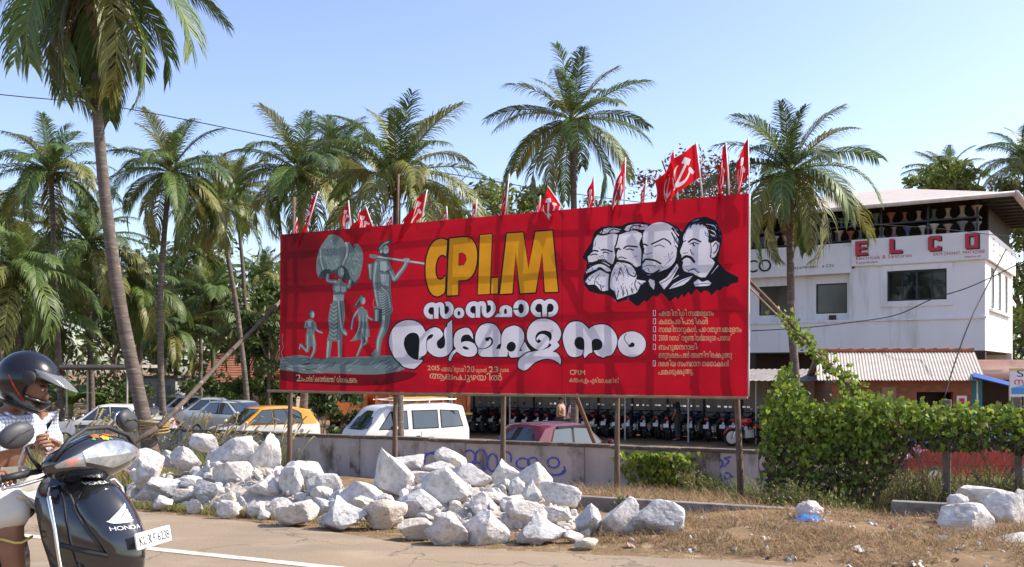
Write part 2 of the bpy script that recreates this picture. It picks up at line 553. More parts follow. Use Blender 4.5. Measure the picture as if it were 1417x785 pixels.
# road sheet with a ragged sandy edge
mb = MB(); ts = [-300, -150, -80, -40, -20] + [-12 + 0.2 * i for i in range(150)] + [20, 40, 80, 150, 300]
rows = []
for t in ts:
    e = -0.34 * math.exp(-((t - 3.2) / 1.5) ** 2) + 0.10 * noise.noise(Vector((t * 0.8, 0, 5))) + 0.05 * noise.noise(Vector((t * 3, 1, 5)))
    row = []
    for k, s in enumerate((-8.6, -6, -4, -3, -2, -1, -0.6, e + 0.05)):
        q = EA + EU * t + EN * s
        row.append((q.x, q.y, 0.0 if k < 7 else -0.02))
    rows.append(row)
mb.add([p for r in rows for p in r], [(i * 8 + j, (i + 1) * 8 + j, (i + 1) * 8 + j + 1, i * 8 + j + 1) for i in range(len(rows) - 1) for j in range(7)])
rd = mb.build('road', m_road, smooth=True, recalc=True)
tag(rd, 'sandy asphalt road running past the rubble', 'road', kind='structure')
mb = MB()
for i in range(200):
    t0 = -40 + i * 0.4
    w0 = 0.055 + 0.006 * noise.noise(Vector((t0 * 2, 0, 0)))
    w1 = 0.055 + 0.006 * noise.noise(Vector(((t0 + 0.4) * 2, 0, 0)))
    q = [EA + EU * t0 + EN * (-1.52 - w0), EA + EU * (t0 + 0.4) + EN * (-1.52 - w1), EA + EU * (t0 + 0.4) + EN * (-1.52 + w1), EA + EU * t0 + EN * (-1.52 + w0)]
    mb.add([(p.x, p.y, 0.004) for p in q], [(0, 1, 2, 3)])
ln = mb.build('road_marking', m_line)
tag(ln, 'worn white edge line painted along the road', 'road marking', kind='structure')
# ================================================================ HOARDING
BA, BB = Vector((-4.75, 20.0, 0)), Vector((3.73, 15.4, 0))
BU = (BB - BA).normalized(); BL = (BB - BA).length
BNO = Vector((BU.y, -BU.x, 0))                       # towards the road
def on_banner(px, py, off=0.0):
    dx = (px - CX) / F
    # ray x = dx*d, y = d ; plane through BA along BU
    n = Vector((-BU.y, BU.x))
    d = (BA.x * n.x + BA.y * n.y) / (dx * n.x + n.y)
    return Vector((dx * d, d, CAMZ - (py - HY) * d / F)) + BNO * off

def paint_mat(name, c, rough=0.62, trans=0.27, dark=False):
    m = bpy.data.materials.new(name); m.use_nodes = True
    n = m.node_tree; L = n.links
    b = n.nodes['Principled BSDF']; out = n.nodes['Material Output']
    b.inputs['Roughness'].default_value = rough; b.inputs['Specular IOR Level'].default_value = 0.2
    tc = n.nodes.new('ShaderNodeTexCoord')
    t = n.nodes.new('ShaderNodeTexNoise'); t.inputs['Scale'].default_value = 2.2; t.inputs['Detail'].default_value = 8
    L.new(tc.outputs['Object'], t.inputs['Vector'])
    mr = n.nodes.new('ShaderNodeMapRange'); mr.inputs[1].default_value = 0.3; mr.inputs[2].default_value = 0.7
    mr.inputs[3].default_value = 0.86; mr.inputs[4].default_value = 1.1
    L.new(t.outputs['Fac'], mr.inputs[0])
    hs = n.nodes.new('ShaderNodeHueSaturation'); hs.inputs['Color'].default_value = col4(c)
    L.new(mr.outputs[0], hs.inputs['Value'])
    csrc = hs.outputs[0]
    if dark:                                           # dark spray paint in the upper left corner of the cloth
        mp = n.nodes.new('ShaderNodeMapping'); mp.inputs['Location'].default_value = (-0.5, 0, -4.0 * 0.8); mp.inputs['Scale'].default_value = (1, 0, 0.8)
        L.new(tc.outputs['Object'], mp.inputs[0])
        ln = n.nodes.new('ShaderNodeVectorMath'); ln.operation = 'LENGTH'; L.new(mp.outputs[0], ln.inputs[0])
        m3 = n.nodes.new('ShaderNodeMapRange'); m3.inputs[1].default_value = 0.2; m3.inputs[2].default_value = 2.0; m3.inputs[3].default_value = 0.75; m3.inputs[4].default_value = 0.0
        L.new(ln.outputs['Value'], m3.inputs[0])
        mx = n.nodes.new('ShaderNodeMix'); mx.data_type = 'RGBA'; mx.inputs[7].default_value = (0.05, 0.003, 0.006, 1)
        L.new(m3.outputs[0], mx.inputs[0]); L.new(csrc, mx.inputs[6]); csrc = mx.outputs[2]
    L.new(csrc, b.inputs['Base Color'])
    bp = n.nodes.new('ShaderNodeBump'); bp.inputs['Strength'].default_value = 0.4; bp.inputs['Distance'].default_value = 0.03
    t2 = n.nodes.new('ShaderNodeTexNoise'); t2.inputs['Scale'].default_value = 3.0
    L.new(tc.outputs['Object'], t2.inputs['Vector']); L.new(t2.outputs['Fac'], bp.inputs['Height']); L.new(bp.outputs[0], b.inputs['Normal'])
    tr = n.nodes.new('ShaderNodeBsdfTranslucent'); L.new(csrc, tr.inputs[0])
    ms = n.nodes.new('ShaderNodeMixShader'); ms.inputs[0].default_value = trans
    L.new(b.outputs[0], ms.inputs[1]); L.new(tr.outputs[0], ms.inputs[2]); L.new(ms.outputs[0], out.inputs['Surface'])
    return m
RED, BLK, WHT, YEL, CRM, GRY, LGT, DRK, DRD, BLU = range(10)
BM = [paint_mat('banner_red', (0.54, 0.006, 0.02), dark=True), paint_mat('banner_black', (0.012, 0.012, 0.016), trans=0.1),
      paint_mat('banner_white', (0.74, 0.71, 0.78)), paint_mat('banner_yellow', (0.72, 0.32, 0.013)),
      paint_mat('banner_cream', (0.62, 0.47, 0.25)), paint_mat('banner_grey', (0.17, 0.235, 0.235)),
      paint_mat('banner_pale_grey', (0.40, 0.48, 0.48)), paint_mat('banner_slate', (0.045, 0.07, 0.075), trans=0.2),
      paint_mat('banner_dark_red', (0.17, 0.006, 0.012)), paint_mat('banner_blue', (0.13, 0.22, 0.58))]
pt = Paint()
# whole cloth, split left/right at the seam
pt.poly([(388.5, 325), (777.5, 290.3), (778, 545.6), (386.8, 541)], RED)
pt.poly([(777.5, 290.3), (1036.3, 267.5), (1034.8, 549), (778, 545.6)], RED)
pt.stroke([(777.6, 290.6), (778, 545.4)], 0.9, DRD, smooth=False, cap=False)
pt.stroke([(389, 437.5), (1035, 430.5)], 0.35, DRD, smooth=False, cap=False)
pt.stroke([(389, 389), (1035, 365)], 0.3, DRD, smooth=False, cap=False)
def tr(ox, oy, sc, pts): return [(ox + x / sc, oy + y / sc) for x, y in pts]
A = lambda *p: tr(530, 430, 8.723, p)
B = lambda *p: tr(650, 430, 8.723, p)
C3 = lambda *p: tr(770, 430, 8.723, p)
D = lambda *p: tr(580, 410, 14.17, p)
Eo = lambda *p: tr(680, 408, 14.17, p)
G = lambda *p: tr(435, 370, 6.04, p)
H = lambda *p: tr(385, 420, 6.54, p)
I = lambda *p: tr(500, 325, 7.85, p)
J = lambda *p: tr(470, 400, 6.283, p)
K = lambda *p: tr(800, 300, 6.283, p)
L6 = lambda *p: tr(905, 295, 6.283, p)
BU8 = lambda *p: tr(430, 320, 9.8125, p)
rng = random.Random(4)
# ---- dark spray behind the stone family
pt.poly(catmull(H((10, 600), (150, 610), (300, 640), (520, 640), (800, 640), (1130, 620), (1260, 640), (1180, 690), (1000, 730), (700, 740), (400, 735), (150, 720), (20, 690)), True, 3), DRD)
# ---- mound
pt.poly(catmull(H((14, 490), (90, 482), (180, 468), (260, 478), (340, 495), (420, 502), (500, 484), (620, 490), (752, 482), (900, 478), (1010, 470), (1060, 500), (1130, 560), (1150, 600), (1060, 622), (900, 640), (700, 634), (420, 632), (260, 642), (150, 622), (14, 600)), True, 3), GRY)
for i in range(90):
    x = rng.uniform(20, 1080); y = rng.uniform(498, 615); l = rng.uniform(25, 95)
    if x > 960: y = min(y + 20, 618)
    sl = -0.62 if x > 330 else rng.uniform(-0.4, 0.35)
    if y + sl * l < 486: continue
    pt.stroke(H((x, y), (x + l * .5, y + sl * l * .5 + rng.uniform(-4, 4)), (x + l, y + sl * l)), [0.2, rng.uniform(0.5, 1.5), 0.2], rng.choice([LGT, LGT, DRK, DRK, GRY]), cap=False)
# ---- bundle of hay on the woman's head
bl1 = catmull(BU8((75, 440), (90, 330), (130, 215), (185, 130), (245, 50), (330, 50), (400, 88), (452, 155), (460, 260), (440, 390), (410, 470), (380, 515), (330, 560), (240, 600), (150, 645), (100, 620), (75, 540)), True, 3)
bl2 = catmull(BU8((455, 160), (540, 143), (620, 168), (680, 235), (706, 330), (700, 450), (670, 600), (610, 730), (570, 740), (535, 680), (450, 665), (430, 560), (420, 470), (450, 390), (465, 280)), True, 3)
pt.poly(bl2, GRY); pt.poly(bl1, GRY)
pt.poly(BU8((105, 625), (135, 545), (220, 510), (300, 530), (375, 515), (330, 560), (240, 602), (150, 645)), DRK)
pt.poly(BU8((440, 470), (500, 520), (540, 640), (600, 700), (660, 620), (610, 730), (570, 740), (530, 682), (450, 668), (425, 580)), DRK)
for i in range(130):
    if i % 2: cx, cy, rx, ry = 265, 310, 150, 210
    else: cx, cy, rx, ry = 590, 390, 85, 200
    a = rng.uniform(0, 2 * PI); r = math.sqrt(rng.random())
    x, y = cx + rx * r * math.cos(a), cy + ry * r * math.sin(a); l = rng.uniform(15, 50)
    th = rng.uniform(0.9, 1.9)
    pt.stroke(BU8((x, y), (x + l * .5 * math.cos(th) + 4, y + l * .5 * math.sin(th)), (x + l * math.cos(th), y + l * math.sin(th))), [0.2, rng.uniform(0.5, 0.95), 0.2], rng.choice([LGT, DRK, LGT, GRY]), cap=False)
pt.stroke(BU8((470, 160), (490, 230), (480, 330), (435, 450)), 2.6, LGT)
pt.stroke(BU8((500, 165), (515, 230), (505, 330), (462, 440)), 0.7, DRK)
pt.stroke(BU8((130, 250), (135, 400), (170, 520)), 2.2, LGT)
# ---- woman
def limb(pts, w, edge=0.9, hi=True):
    pt.stroke(pts, [x + edge for x in w] if hasattr(w, '__len__') else w + edge, DRK)
    pt.stroke(pts, w, GRY)
    if hi:
        q = [(x - 0.12 * (w[0] if hasattr(w, '__len__') else w), y) for x, y in pts]
        pt.stroke(q, ([x * 0.35 for x in w] if hasattr(w, '__len__') else w * 0.35), LGT)
limb(BU8((345, 690), (235, 670), (235, 590)), [5.4, 5.2, 4.0])
limb(BU8((470, 730), (520, 760), (535, 670)), [5.0, 4.8, 3.6])
pt.poly(BU8((345, 560), (370, 490), (420, 470), (455, 500), (460, 560), (430, 640), (375, 620), (335, 640)), DRK)
pt.poly(ell(*BU8((412, 560))[0], 4.2, 7.4), GRY); pt.poly(ell(*BU8((425, 555))[0], 2.4, 5.6), LGT)
pt.stroke(BU8((395, 540), (410, 545)), 0.5, DRK); pt.stroke(BU8((430, 545), (445, 548)), 0.5, DRK); pt.stroke(BU8((425, 605), (445, 603)), 0.5, DRK)
pt.poly(catmull(G((160, 145), (195, 120), (200, 95), (228, 95), (235, 120), (275, 150), (270, 200), (250, 222), (250, 280), (160, 280), (165, 230), (155, 180)), True, 3), GRY)
pt.poly(catmull(G((175, 160), (215, 150), (215, 200), (190, 212), (172, 195)), True, 3), LGT); pt.poly(catmull(G((228, 160), (262, 160), (262, 200), (240, 212), (225, 200)), True, 3), LGT)
pt.stroke(G((165, 195), (190, 215), (220, 205), (240, 218), (265, 200)), 0.6, DRK)
pt.poly(G((162, 232), (250, 230), (250, 282), (160, 278)), LGT)
pt.poly(catmull(G((160, 278), (250, 285), (258, 340), (258, 420), (250, 500), (280, 545), (270, 575), (240, 555), (232, 600), (190, 620), (105, 610), (130, 530), (118, 440), (135, 340)), True, 2), GRY)
for k in range(9):
    y = 300 + k * 33
    pt.stroke(G((135 - k, y), (165, y + 25), (195, y + 5)), 0.55, DRK); pt.stroke(G((137 - k, y + 10), (165, y + 36), (192, y + 18)), 0.8, LGT)
pt.stroke(G((205, 285), (215, 400), (235, 520), (270, 560)), 2.2, LGT); pt.stroke(G((222, 300), (235, 420), (250, 520)), 0.6, DRK); pt.stroke(G((195, 300), (200, 420), (190, 600)), 0.8, DRK)
pt.poly(G((110, 614), (152, 618), (128, 765), (95, 765)), GRY); pt.poly(G((196, 612), (240, 566), (228, 758), (200, 758)), GRY)
pt.poly(G((112, 614), (128, 618), (112, 760), (100, 760)), LGT); pt.poly(G((200, 612), (215, 600), (212, 755), (203, 755)), LGT)
# ---- boy
limb(H((335, 180), (350, 240), (400, 265)), [3.2, 2.8, 2.6]); limb(H((255, 170), (246, 215), (292, 215)), [3.0, 2.6, 2.4])
limb(H((275, 385), (262, 435), (205, 372), (195, 412)), [4.6, 4.0, 2.8, 1.8]); limb(H((328, 380), (325, 430), (290, 505)), [4.8, 4.2, 2.8])
pt.poly(catmull(H((250, 160), (290, 140), (330, 160), (337, 220), (325, 275), (260, 272), (262, 220)), True, 3), GRY)
pt.poly(catmull(H((268, 165), (300, 158), (300, 210), (275, 212)), True, 3), LGT); pt.stroke(H((310, 165), (312, 260)), 0.5, DRK)
pt.poly(H((252, 272), (330, 275), (346, 380), (302, 388), (250, 380)), GRY); pt.stroke(H((296, 300), (298, 385)), 0.8, DRK); pt.stroke(H((268, 290), (264, 375)), 1.4, LGT); pt.stroke(H((320, 290), (328, 375)), 1.2, LGT)
pt.poly(ell(*H((304, 92))[0], 3.9, 6.0), DRK); pt.poly(ell(*H((310, 102))[0], 3.2, 5.2), GRY); pt.poly(ell(*H((316, 104))[0], 1.7, 3.6), LGT)
# ---- girl
limb(G((438, 365), (455, 415), (490, 440)), [3.0, 2.7, 2.2]); limb(G((378, 352), (332, 420), (314, 515)), [3.4, 3.0, 2.2])
limb(G((440, 590), (438, 630), (392, 662)), [4.2, 3.6, 2.6]); limb(G((400, 600), (400, 640), (358, 742)), [4.6, 4.0, 2.6])
pt.poly(catmull(G((375, 345), (405, 325), (440, 370), (450, 430), (462, 500), (470, 580), (420, 590), (350, 612), (298, 620), (350, 560), (375, 480), (368, 400)), True, 3), GRY)
for k in range(5): pt.stroke(G((385 + k * 14, 400), (378 + k * 17, 500), (335 + k * 28, 600)), [0.4, 1.1, 0.5], LGT if k % 2 == 0 else DRK)
pt.poly(catmull(G((326, 330), (358, 292), (372, 250), (405, 232), (428, 240), (415, 262), (392, 270), (380, 322), (345, 342)), True, 3), DRK)
pt.stroke(G((345, 322), (372, 280), (400, 240)), 1.4, GRY)
pt.poly(ell(*G((410, 280))[0], 3.6, 5.6), GRY); pt.poly(ell(*G((416, 282))[0], 2.0, 4.2), LGT); pt.stroke(G((408, 272), (416, 273)), 0.5, DRK)
# ---- man with the mattock
pt.poly(I((62, 315), (135, 298), (128, 420), (118, 505), (88, 495)), DRK); pt.poly(I((70, 320), (122, 310), (112, 490), (92, 485)), GRY); pt.poly(I((75, 325), (95, 320), (98, 480), (93, 480)), LGT)
limb(J((425, 245), (405, 340), (385, 400)), [6.6, 6.0, 4.0]); limb(J((395, 240), (385, 330), (345, 450), (335, 575)), [9, 8.4, 7.6, 5.0])
pt.poly(catmull(J((318, 520), (345, 580), (315, 588), (285, 575), (280, 560)), True, 3), GRY)
pt.poly(catmull(I((150, 275), (215, 245), (290, 275), (330, 370), (322, 460), (320, 585), (180, 560), (178, 450), (190, 400), (140, 350)), True, 3), GRY)
pt.poly(catmull(I((205, 290), (270, 290), (310, 370), (260, 400), (205, 380)), True, 3), LGT); pt.stroke(I((200, 395), (250, 405), (320, 385)), 0.8, DRK)
pt.poly(catmull(I((210, 430), (300, 430), (300, 560), (220, 540)), True, 3), LGT); pt.stroke(I((255, 410), (260, 570)), 0.5, GRY); 
for k in range(4): pt.stroke(I((185, 440 + k * 26), (230, 470 + k * 24)), 0.45, DRK)
pt.poly(catmull(tr(0, 0, 1, I((178, 552), (250, 580), (322, 585), (330, 700), (338, 790)) + J((448, 90), (464, 185), (440, 242), (375, 236), (338, 180), (322, 60))), True, 2), GRY)
for k in range(10):
    y = 600 + k * 27
    pt.stroke(I((185 + k * 2, y), (225, y + 34), (300 + k * 3, y - 20)), 0.6, DRK); pt.stroke(I((190 + k * 2, y + 12), (228, y + 44), (298 + k * 3, y - 8)), 0.9, LGT)
pt.stroke(I((225, 575), (290, 640), (320, 790)), 2.0, LGT); pt.stroke(I((245, 585), (305, 650), (335, 790)), 0.6, DRK)
limb(I((165, 310), (148, 480), (165, 640), (190, 770)), [8.4, 7.0, 5.4, 5.0])
pt.stroke(I((110, 232), (690, 318)), 4.0, DRK, smooth=False); pt.stroke(I((112, 230), (688, 314)), 2.6, LGT, smooth=False); pt.stroke(I((100, 232), (155, 238)), 5.2, GRY, smooth=False)
limb(I((322, 400), (360, 488), (468, 345), (490, 285)), [6.6, 6.6, 5.2, 5.0])
pt.poly(ell(*I((490, 278))[0], 4.4, 3.6), GRY); 
for k in range(4): pt.stroke(I((462 + k * 17, 262), (470 + k * 17, 296)), 1.6, LGT); pt.stroke(I((471 + k * 17, 262), (479 + k * 17, 296)), 0.4, DRK)
pt.poly(ell(*I((245, 175))[0], 6.6, 9.0), GRY); pt.poly(ell(*I((268, 165))[0], 3.6, 6.4), LGT)
pt.poly(catmull(I((215, 170), (228, 190), (262, 205), (300, 190), (295, 225), (270, 248), (225, 230), (195, 215), (200, 180)), True, 3), DRK)
pt.poly(catmull(I((180, 160), (195, 105), (255, 68), (305, 52), (325, 60), (320, 88), (280, 104), (220, 128), (205, 200), (186, 205)), True, 3), DRK)
pt.stroke(I((192, 150), (235, 100), (300, 72)), 1.4, LGT); pt.stroke(I((200, 175), (225, 118), (285, 92)), 1.2, GRY); pt.poly(ell(*I((210, 178))[0], 1.6, 2.8), LGT)
pt.stroke(I((262, 148), (282, 150)), 0.6, DRK); pt.stroke(I((290, 152), (302, 156), (300, 175)), 0.6, DRK)
# milk can
pt.poly(J((300, 170), (372, 172), (368, 288), (304, 286)), DRK); pt.poly(J((306, 178), (345, 180), (342, 282), (309, 280)), GRY); pt.poly(J((315, 180), (328, 180), (327, 280), (317, 280)), LGT); pt.stroke(J((305, 160), (368, 163)), 2.4, GRY, smooth=False); pt.stroke(J((300, 172), (370, 175)), 0.8, DRK, smooth=False)
pt.stroke(J((300, 160), (296, 110), (320, 80), (350, 110), (362, 155)), 0.8, GRY)
# ---- four men in black, white and blue
pt.poly([(806, 357), (811, 346), (818, 336), (822, 321), (832, 314), (846, 312.6), (859, 312.6), (870, 308), (890, 307), (903, 311), (909, 307.5), (917, 306), (926, 308), (937, 314), (944, 321), (952, 308), (962, 302), (977, 299.6), (991, 306), (999, 322), (999, 335), (996, 348), (994, 362), (1005, 375), (1022, 384), (1021, 391), (1012, 393), (1006, 398), (1003, 396), (996, 403), (993, 401), (985, 409), (981, 404), (975, 402), (970, 406), (964, 400), (956, 409), (953, 404), (946, 412), (944, 407), (938, 415), (935, 411), (926, 418), (921, 411), (915, 405), (908, 411), (903, 409), (895, 418), (891, 416), (883, 424), (878, 422), (870, 415), (862, 416), (855, 419), (848, 412), (840, 408), (828, 407), (815, 403), (808, 394), (807, 385), (811, 372), (812, 362)], BLK)
def face(p): pt.poly(catmull(p, True, 3), WHT)
face(K((130, 275), (138, 205), (168, 155), (215, 165), (300, 145), (345, 158), (330, 250), (322, 330), (300, 410), (270, 430), (200, 392), (130, 395), (92, 395), (82, 350), (108, 325)))
face(K((185, 140), (225, 105), (300, 97), (372, 110), (350, 138), (260, 140), (215, 150)))
face(K((72, 475), (130, 430), (200, 412), (270, 448), (284, 472), (240, 478), (180, 450), (110, 478), (70, 495)))
face(K((65, 565), (100, 515), (190, 462), (268, 500), (262, 570), (262, 640), (205, 645), (150, 592), (90, 592)))
face(K((345, 170), (390, 145), (480, 118), (548, 145), (552, 190), (535, 235), (548, 300), (552, 420), (500, 440), (440, 390), (340, 372), (334, 322), (350, 282), (318, 268)))
face(K((400, 112), (430, 78), (520, 62), (605, 78), (570, 112), (480, 104), (430, 125)))
face(K((278, 575), (298, 455), (340, 395), (400, 402), (462, 425), (505, 500), (500, 545), (590, 560), (540, 595), (505, 660), (430, 685), (340, 722), (318, 650), (284, 625)))
face([(888.6, 330), (892, 318), (903, 309.5), (916, 307.5), (927, 311.5), (935, 319), (938.5, 330), (937, 345), (934, 361), (925, 371), (912, 376), (899, 381), (890, 377), (888.6, 362), (890.5, 345)])
face(L6((255, 255), (252, 210), (292, 135), (345, 100), (430, 102), (468, 150), (478, 240), (498, 262), (538, 240), (570, 262), (560, 322), (530, 380), (498, 388), (528, 425), (515, 465), (450, 558), (400, 558), (330, 522), (270, 508), (248, 470), (255, 425), (234, 402), (240, 370), (226, 332)))
for p in (K((190, 350), (215, 335), (235, 380)), K((140, 190), (150, 240), (125, 270)), K((85, 400), (140, 470)), K((75, 585), (130, 520)), K((150, 560), (200, 600), (250, 600)), K((285, 560), (320, 480)), K((300, 600), (330, 660)), K((500, 560), (560, 590)), K((470, 360), (510, 340)), K((560, 320), (555, 470)), K((600, 430), (560, 480)), K((600, 340), (640, 380)),
          L6((90, 455), (130, 420), (175, 370)), L6((250, 250), (300, 120), (420, 80)), L6((440, 150), (450, 190), (500, 230)), L6((300, 500), (350, 480), (400, 500)), L6((480, 300), (500, 380)), L6((530, 260), (560, 290), (520, 370))):
    pt.stroke(p, [0.3, 1.3, 0.4], BLU, cap=False)
for p, w in ((K((105, 315), (135, 295), (172, 300)), 2.2), (K((110, 335), (140, 325), (165, 330)), 1.6), (K((200, 290), (240, 288), (298, 305)), 2.0), (K((215, 312), (245, 310), (265, 320)), 1.5), (K((160, 400), (180, 375), (235, 375), (250, 395)), 1.2), (K((95, 420), (140, 398), (215, 385), (290, 420)), 2.6), (K((75, 500), (150, 470), (190, 445), (240, 480), (275, 490)), 2.6), (K((150, 640), (145, 560), (185, 500)), 1.0), (K((205, 640), (190, 590)), 1.2), (K((200, 150), (215, 110)), 1.6), (K((260, 140), (300, 108), (360, 120)), 1.4), (K((350, 155), (330, 240), (318, 275), (330, 380), (290, 470), (272, 560)), 2.0),
             (K((325, 280), (350, 275), (365, 285)), 2.0), (K((395, 275), (430, 255), (510, 262)), 2.2), (K((415, 285), (445, 280), (480, 290)), 1.6), (K((340, 368), (370, 350), (415, 365)), 1.4), (K((300, 420), (340, 385), (400, 380)), 1.2), (K((420, 455), (440, 500), (490, 520), (500, 495)), 1.8), (K((350, 500), (370, 440), (395, 520)), 1.0), (K((330, 560), (360, 480)), 0.9), (K((440, 130), (470, 80), (540, 75)), 1.5), (K((500, 75), (570, 90)), 1.0), (K((340, 700), (350, 640)), 1.2), (K((390, 690), (385, 640), (370, 600)), 1.2), (K((430, 680), (420, 630)), 1.4), (K((470, 660), (460, 620)), 1.4), (K((510, 640), (490, 590), (500, 550)), 1.4), (K((555, 610), (520, 570)), 1.2), (K((555, 180), (535, 235), (552, 300), (548, 420)), 2.0),
             ([(889, 338.5), (892, 338), (895, 340)], 2.2), ([(901, 338), (911, 333.5), (918, 330.5), (925, 334), (928, 338)], 2.0), ([(905, 341.5), (912, 339), (919, 342)], 1.3), ([(891, 343), (890.5, 350), (895, 352), (901, 350)], 1.0), ([(888.8, 364), (893, 359), (900, 359.5), (907, 361), (914, 365)], 2.6), ([(890, 369), (898, 367), (905, 368)], 0.9), ([(889, 374), (894, 378), (903, 379), (912, 374)], 2.6), ([(896, 371), (898, 376)], 1.0), ([(930, 316), (936, 324), (941, 334)], 3.0), ([(929, 322), (934, 332), (939, 340)], 1.8), ([(934, 340), (937, 345), (936, 358)], 1.4),
             (L6((300, 252), (345, 225), (405, 250)), 2.4), (L6((312, 270), (350, 258), (392, 270)), 1.4), (L6((335, 262), (350, 285)), 2.0), (L6((315, 315), (325, 345), (345, 360)), 1.2), (L6((248, 250), (275, 240)), 1.4), (L6((238, 405), (275, 378), (320, 388), (350, 425)), 3.6), (L6((255, 350), (290, 345)), 1.0), (L6((300, 500), (350, 490), (390, 520)), 1.4), (L6((270, 512), (330, 530), (400, 560)), 1.2), (L6((515, 290), (535, 258), (555, 285), (540, 330), (515, 350)), 1.2), (L6((490, 260), (500, 330), (490, 380), (520, 400)), 1.2), (L6((330, 100), (310, 130)), 1.4), (L6((370, 80), (365, 105)), 1.5), (L6((410, 70), (400, 105)), 1.6), (L6((440, 100), (480, 150), (480, 250)), 2.6), (L6((450, 60), (430, 110)), 1.4)):
    pt.stroke(p, w, BLK)
for p in (L6((330, 75), (390, 55)), L6((450, 95), (520, 110), (545, 150)), L6((470, 140), (520, 160), (540, 190)), L6((480, 180), (530, 200)), L6((500, 530), (560, 455)), L6((170, 150), (215, 195)), L6((165, 190), (215, 260)), L6((160, 580), (215, 540))):
    pt.stroke(p, [0.4, 1.5, 0.4], WHT if rng.random() < .6 else BLU, cap=False)
for cx_, cy_, wx, wy, th, n_ in ((822, 390, 14, 10, 1.3, 26), (862, 395, 16, 20, 1.45, 40), (845, 317, 12, 4, .5, 14), (880, 314, 14, 4, .4, 16), (820, 372, 12, 4, .5, 14), (862, 366, 14, 5, .7, 18), (986, 318, 10, 9, .9, 26), (936, 324, 5, 10, 1.1, 14), (830, 350, 6, 8, 1.2, 8), (905, 368, 10, 5, .6, 10), (925, 355, 6, 8, 2.2, 10), (955, 375, 14, 5, .2, 8)):
    for k in range(n_):
        x, y = cx_ + rng.uniform(-wx, wx), cy_ + rng.uniform(-wy, wy); l = rng.uniform(2, 6); t2 = th + rng.uniform(-.5, .5)
        pt.stroke([(x, y), (x + l * .5 * math.cos(t2) + .4, y + l * .5 * math.sin(t2)), (x + l * math.cos(t2), y + l * math.sin(t2))], [.1, rng.uniform(.5, 1.1), .1], rng.choice((BLK, BLK, BLU)), cap=False)
pt.poly(L6((40, 600), (110, 560), (200, 440), (215, 470), (150, 590), (85, 665)), WHT); pt.stroke(L6((60, 610), (140, 560), (200, 470)), 1.0, BLK)
pt.poly(L6((130, 660), (170, 615), (240, 580), (340, 545), (300, 590), (255, 625), (190, 645)), WHT); pt.stroke(L6((150, 650), (230, 600), (320, 560)), 1.2, BLU)
pt.poly(catmull(L6((345, 605), (385, 575), (420, 600), (470, 585), (500, 610), (480, 630), (440, 635), (360, 638)), True, 3), WHT); pt.stroke(L6((360, 625), (430, 612), (490, 615)), 1.2, BLU)
pt.poly(K((620, 540), (660, 555), (665, 590), (655, 635), (625, 600), (610, 560)), WHT)
# ---- CPI.M
Q = lambda *p: tr(580, 310, 7.085, p)
OW = 4.2
cpim = [(Q((65, 440), (70, 340), (100, 240), (150, 170), (215, 145), (260, 158), (272, 175), (263, 320), (235, 303), (205, 310), (180, 345), (163, 410), (162, 480), (180, 535), (205, 550), (235, 538), (258, 512), (252, 655), (225, 690), (180, 710), (130, 690), (95, 630), (72, 540)), True),
        (Q((297, 145), (450, 130), (510, 152), (550, 210), (567, 290), (560, 400), (530, 490), (475, 545), (385, 553), (385, 697), (275, 702), (285, 400)), True),
        (Q((595, 110), (713, 102), (695, 688), (577, 692)), False), (Q((714, 535), (778, 528), (775, 682), (709, 684)), False),
        (Q((860, 97), (1018, 85), (1072, 440), (1140, 78), (1300, 65), (1360, 665), (1232, 668), (1205, 275), (1140, 670), (992, 680), (948, 280), (915, 680), (797, 688)), False)]
for p, sm in cpim: pt.outlined(p, OW if len(p) != 4 else 3.2, BLK, YEL, sm)
pt.stroke(Q((392, 290), (425, 287), (452, 310), (458, 350), (435, 400), (388, 404), (392, 290)), 1.6, BLK, smooth=False)
pt.poly(catmull(Q((392, 290), (425, 287), (452, 310), (458, 350), (435, 400), (388, 404)), True, 3), RED)
# ---- second line: strokes
def ribbon(paths, w, ow):
    for p in paths: pt.stroke(p, w + ow, BLK, cap=False)
    for p in paths: pt.stroke(p, w, WHT, cap=False)
W2 = 6.4
def sa(f, ox, oy):
    return [f((270 + ox, 405 + oy), (210 + ox, 402 + oy), (150 + ox, 345 + oy), (140 + ox, 270 + oy), (180 + ox, 195 + oy), (255 + ox, 168 + oy), (315 + ox, 190 + oy), (335 + ox, 250 + oy), (335 + ox, 442 + oy)),
            f((338 + ox, 260 + oy), (350 + ox, 190 + oy), (410 + ox, 165 + oy), (450 + ox, 195 + oy), (457 + ox, 330 + oy), (490 + ox, 390 + oy), (545 + ox, 398 + oy), (615 + ox, 340 + oy), (640 + ox, 260 + oy), (615 + ox, 180 + oy), (570 + ox, 152 + oy), (525 + ox, 158 + oy))]
def back(f, pts): pt.poly(catmull(f(*pts), True, 3), BLK)
back(D, ((130, 300), (200, 170), (330, 170), (430, 150), (600, 150), (660, 260), (600, 400), (470, 420), (340, 400), (200, 410)))
ribbon(sa(D, 0, 0), W2, 2.6)
back(D, ((955, 280), (1025, 150), (1155, 150), (1255, 130), (1425, 130), (1485, 240), (1425, 380), (1295, 400), (1165, 380), (1025, 390)))
ribbon(sa(D, 825, -22), W2, 2.6)
pt.outlined(ell(*D((788, 332))[0], 7.4, 7.6, 20), 2.4, BLK, WHT, False); pt.poly(ell(*D((788, 335))[0], 1.9, 3.2, 14), BLK)
pt.outlined(Eo((70, 440), (125, 375), (165, 372), (170, 285), (210, 228), (285, 205), (360, 225), (405, 280), (405, 440)), 2.4, BLK, WHT); pt.poly(catmull(Eo((256, 375), (256, 300), (280, 270), (304, 300), (304, 375)), True, 3), BLK)
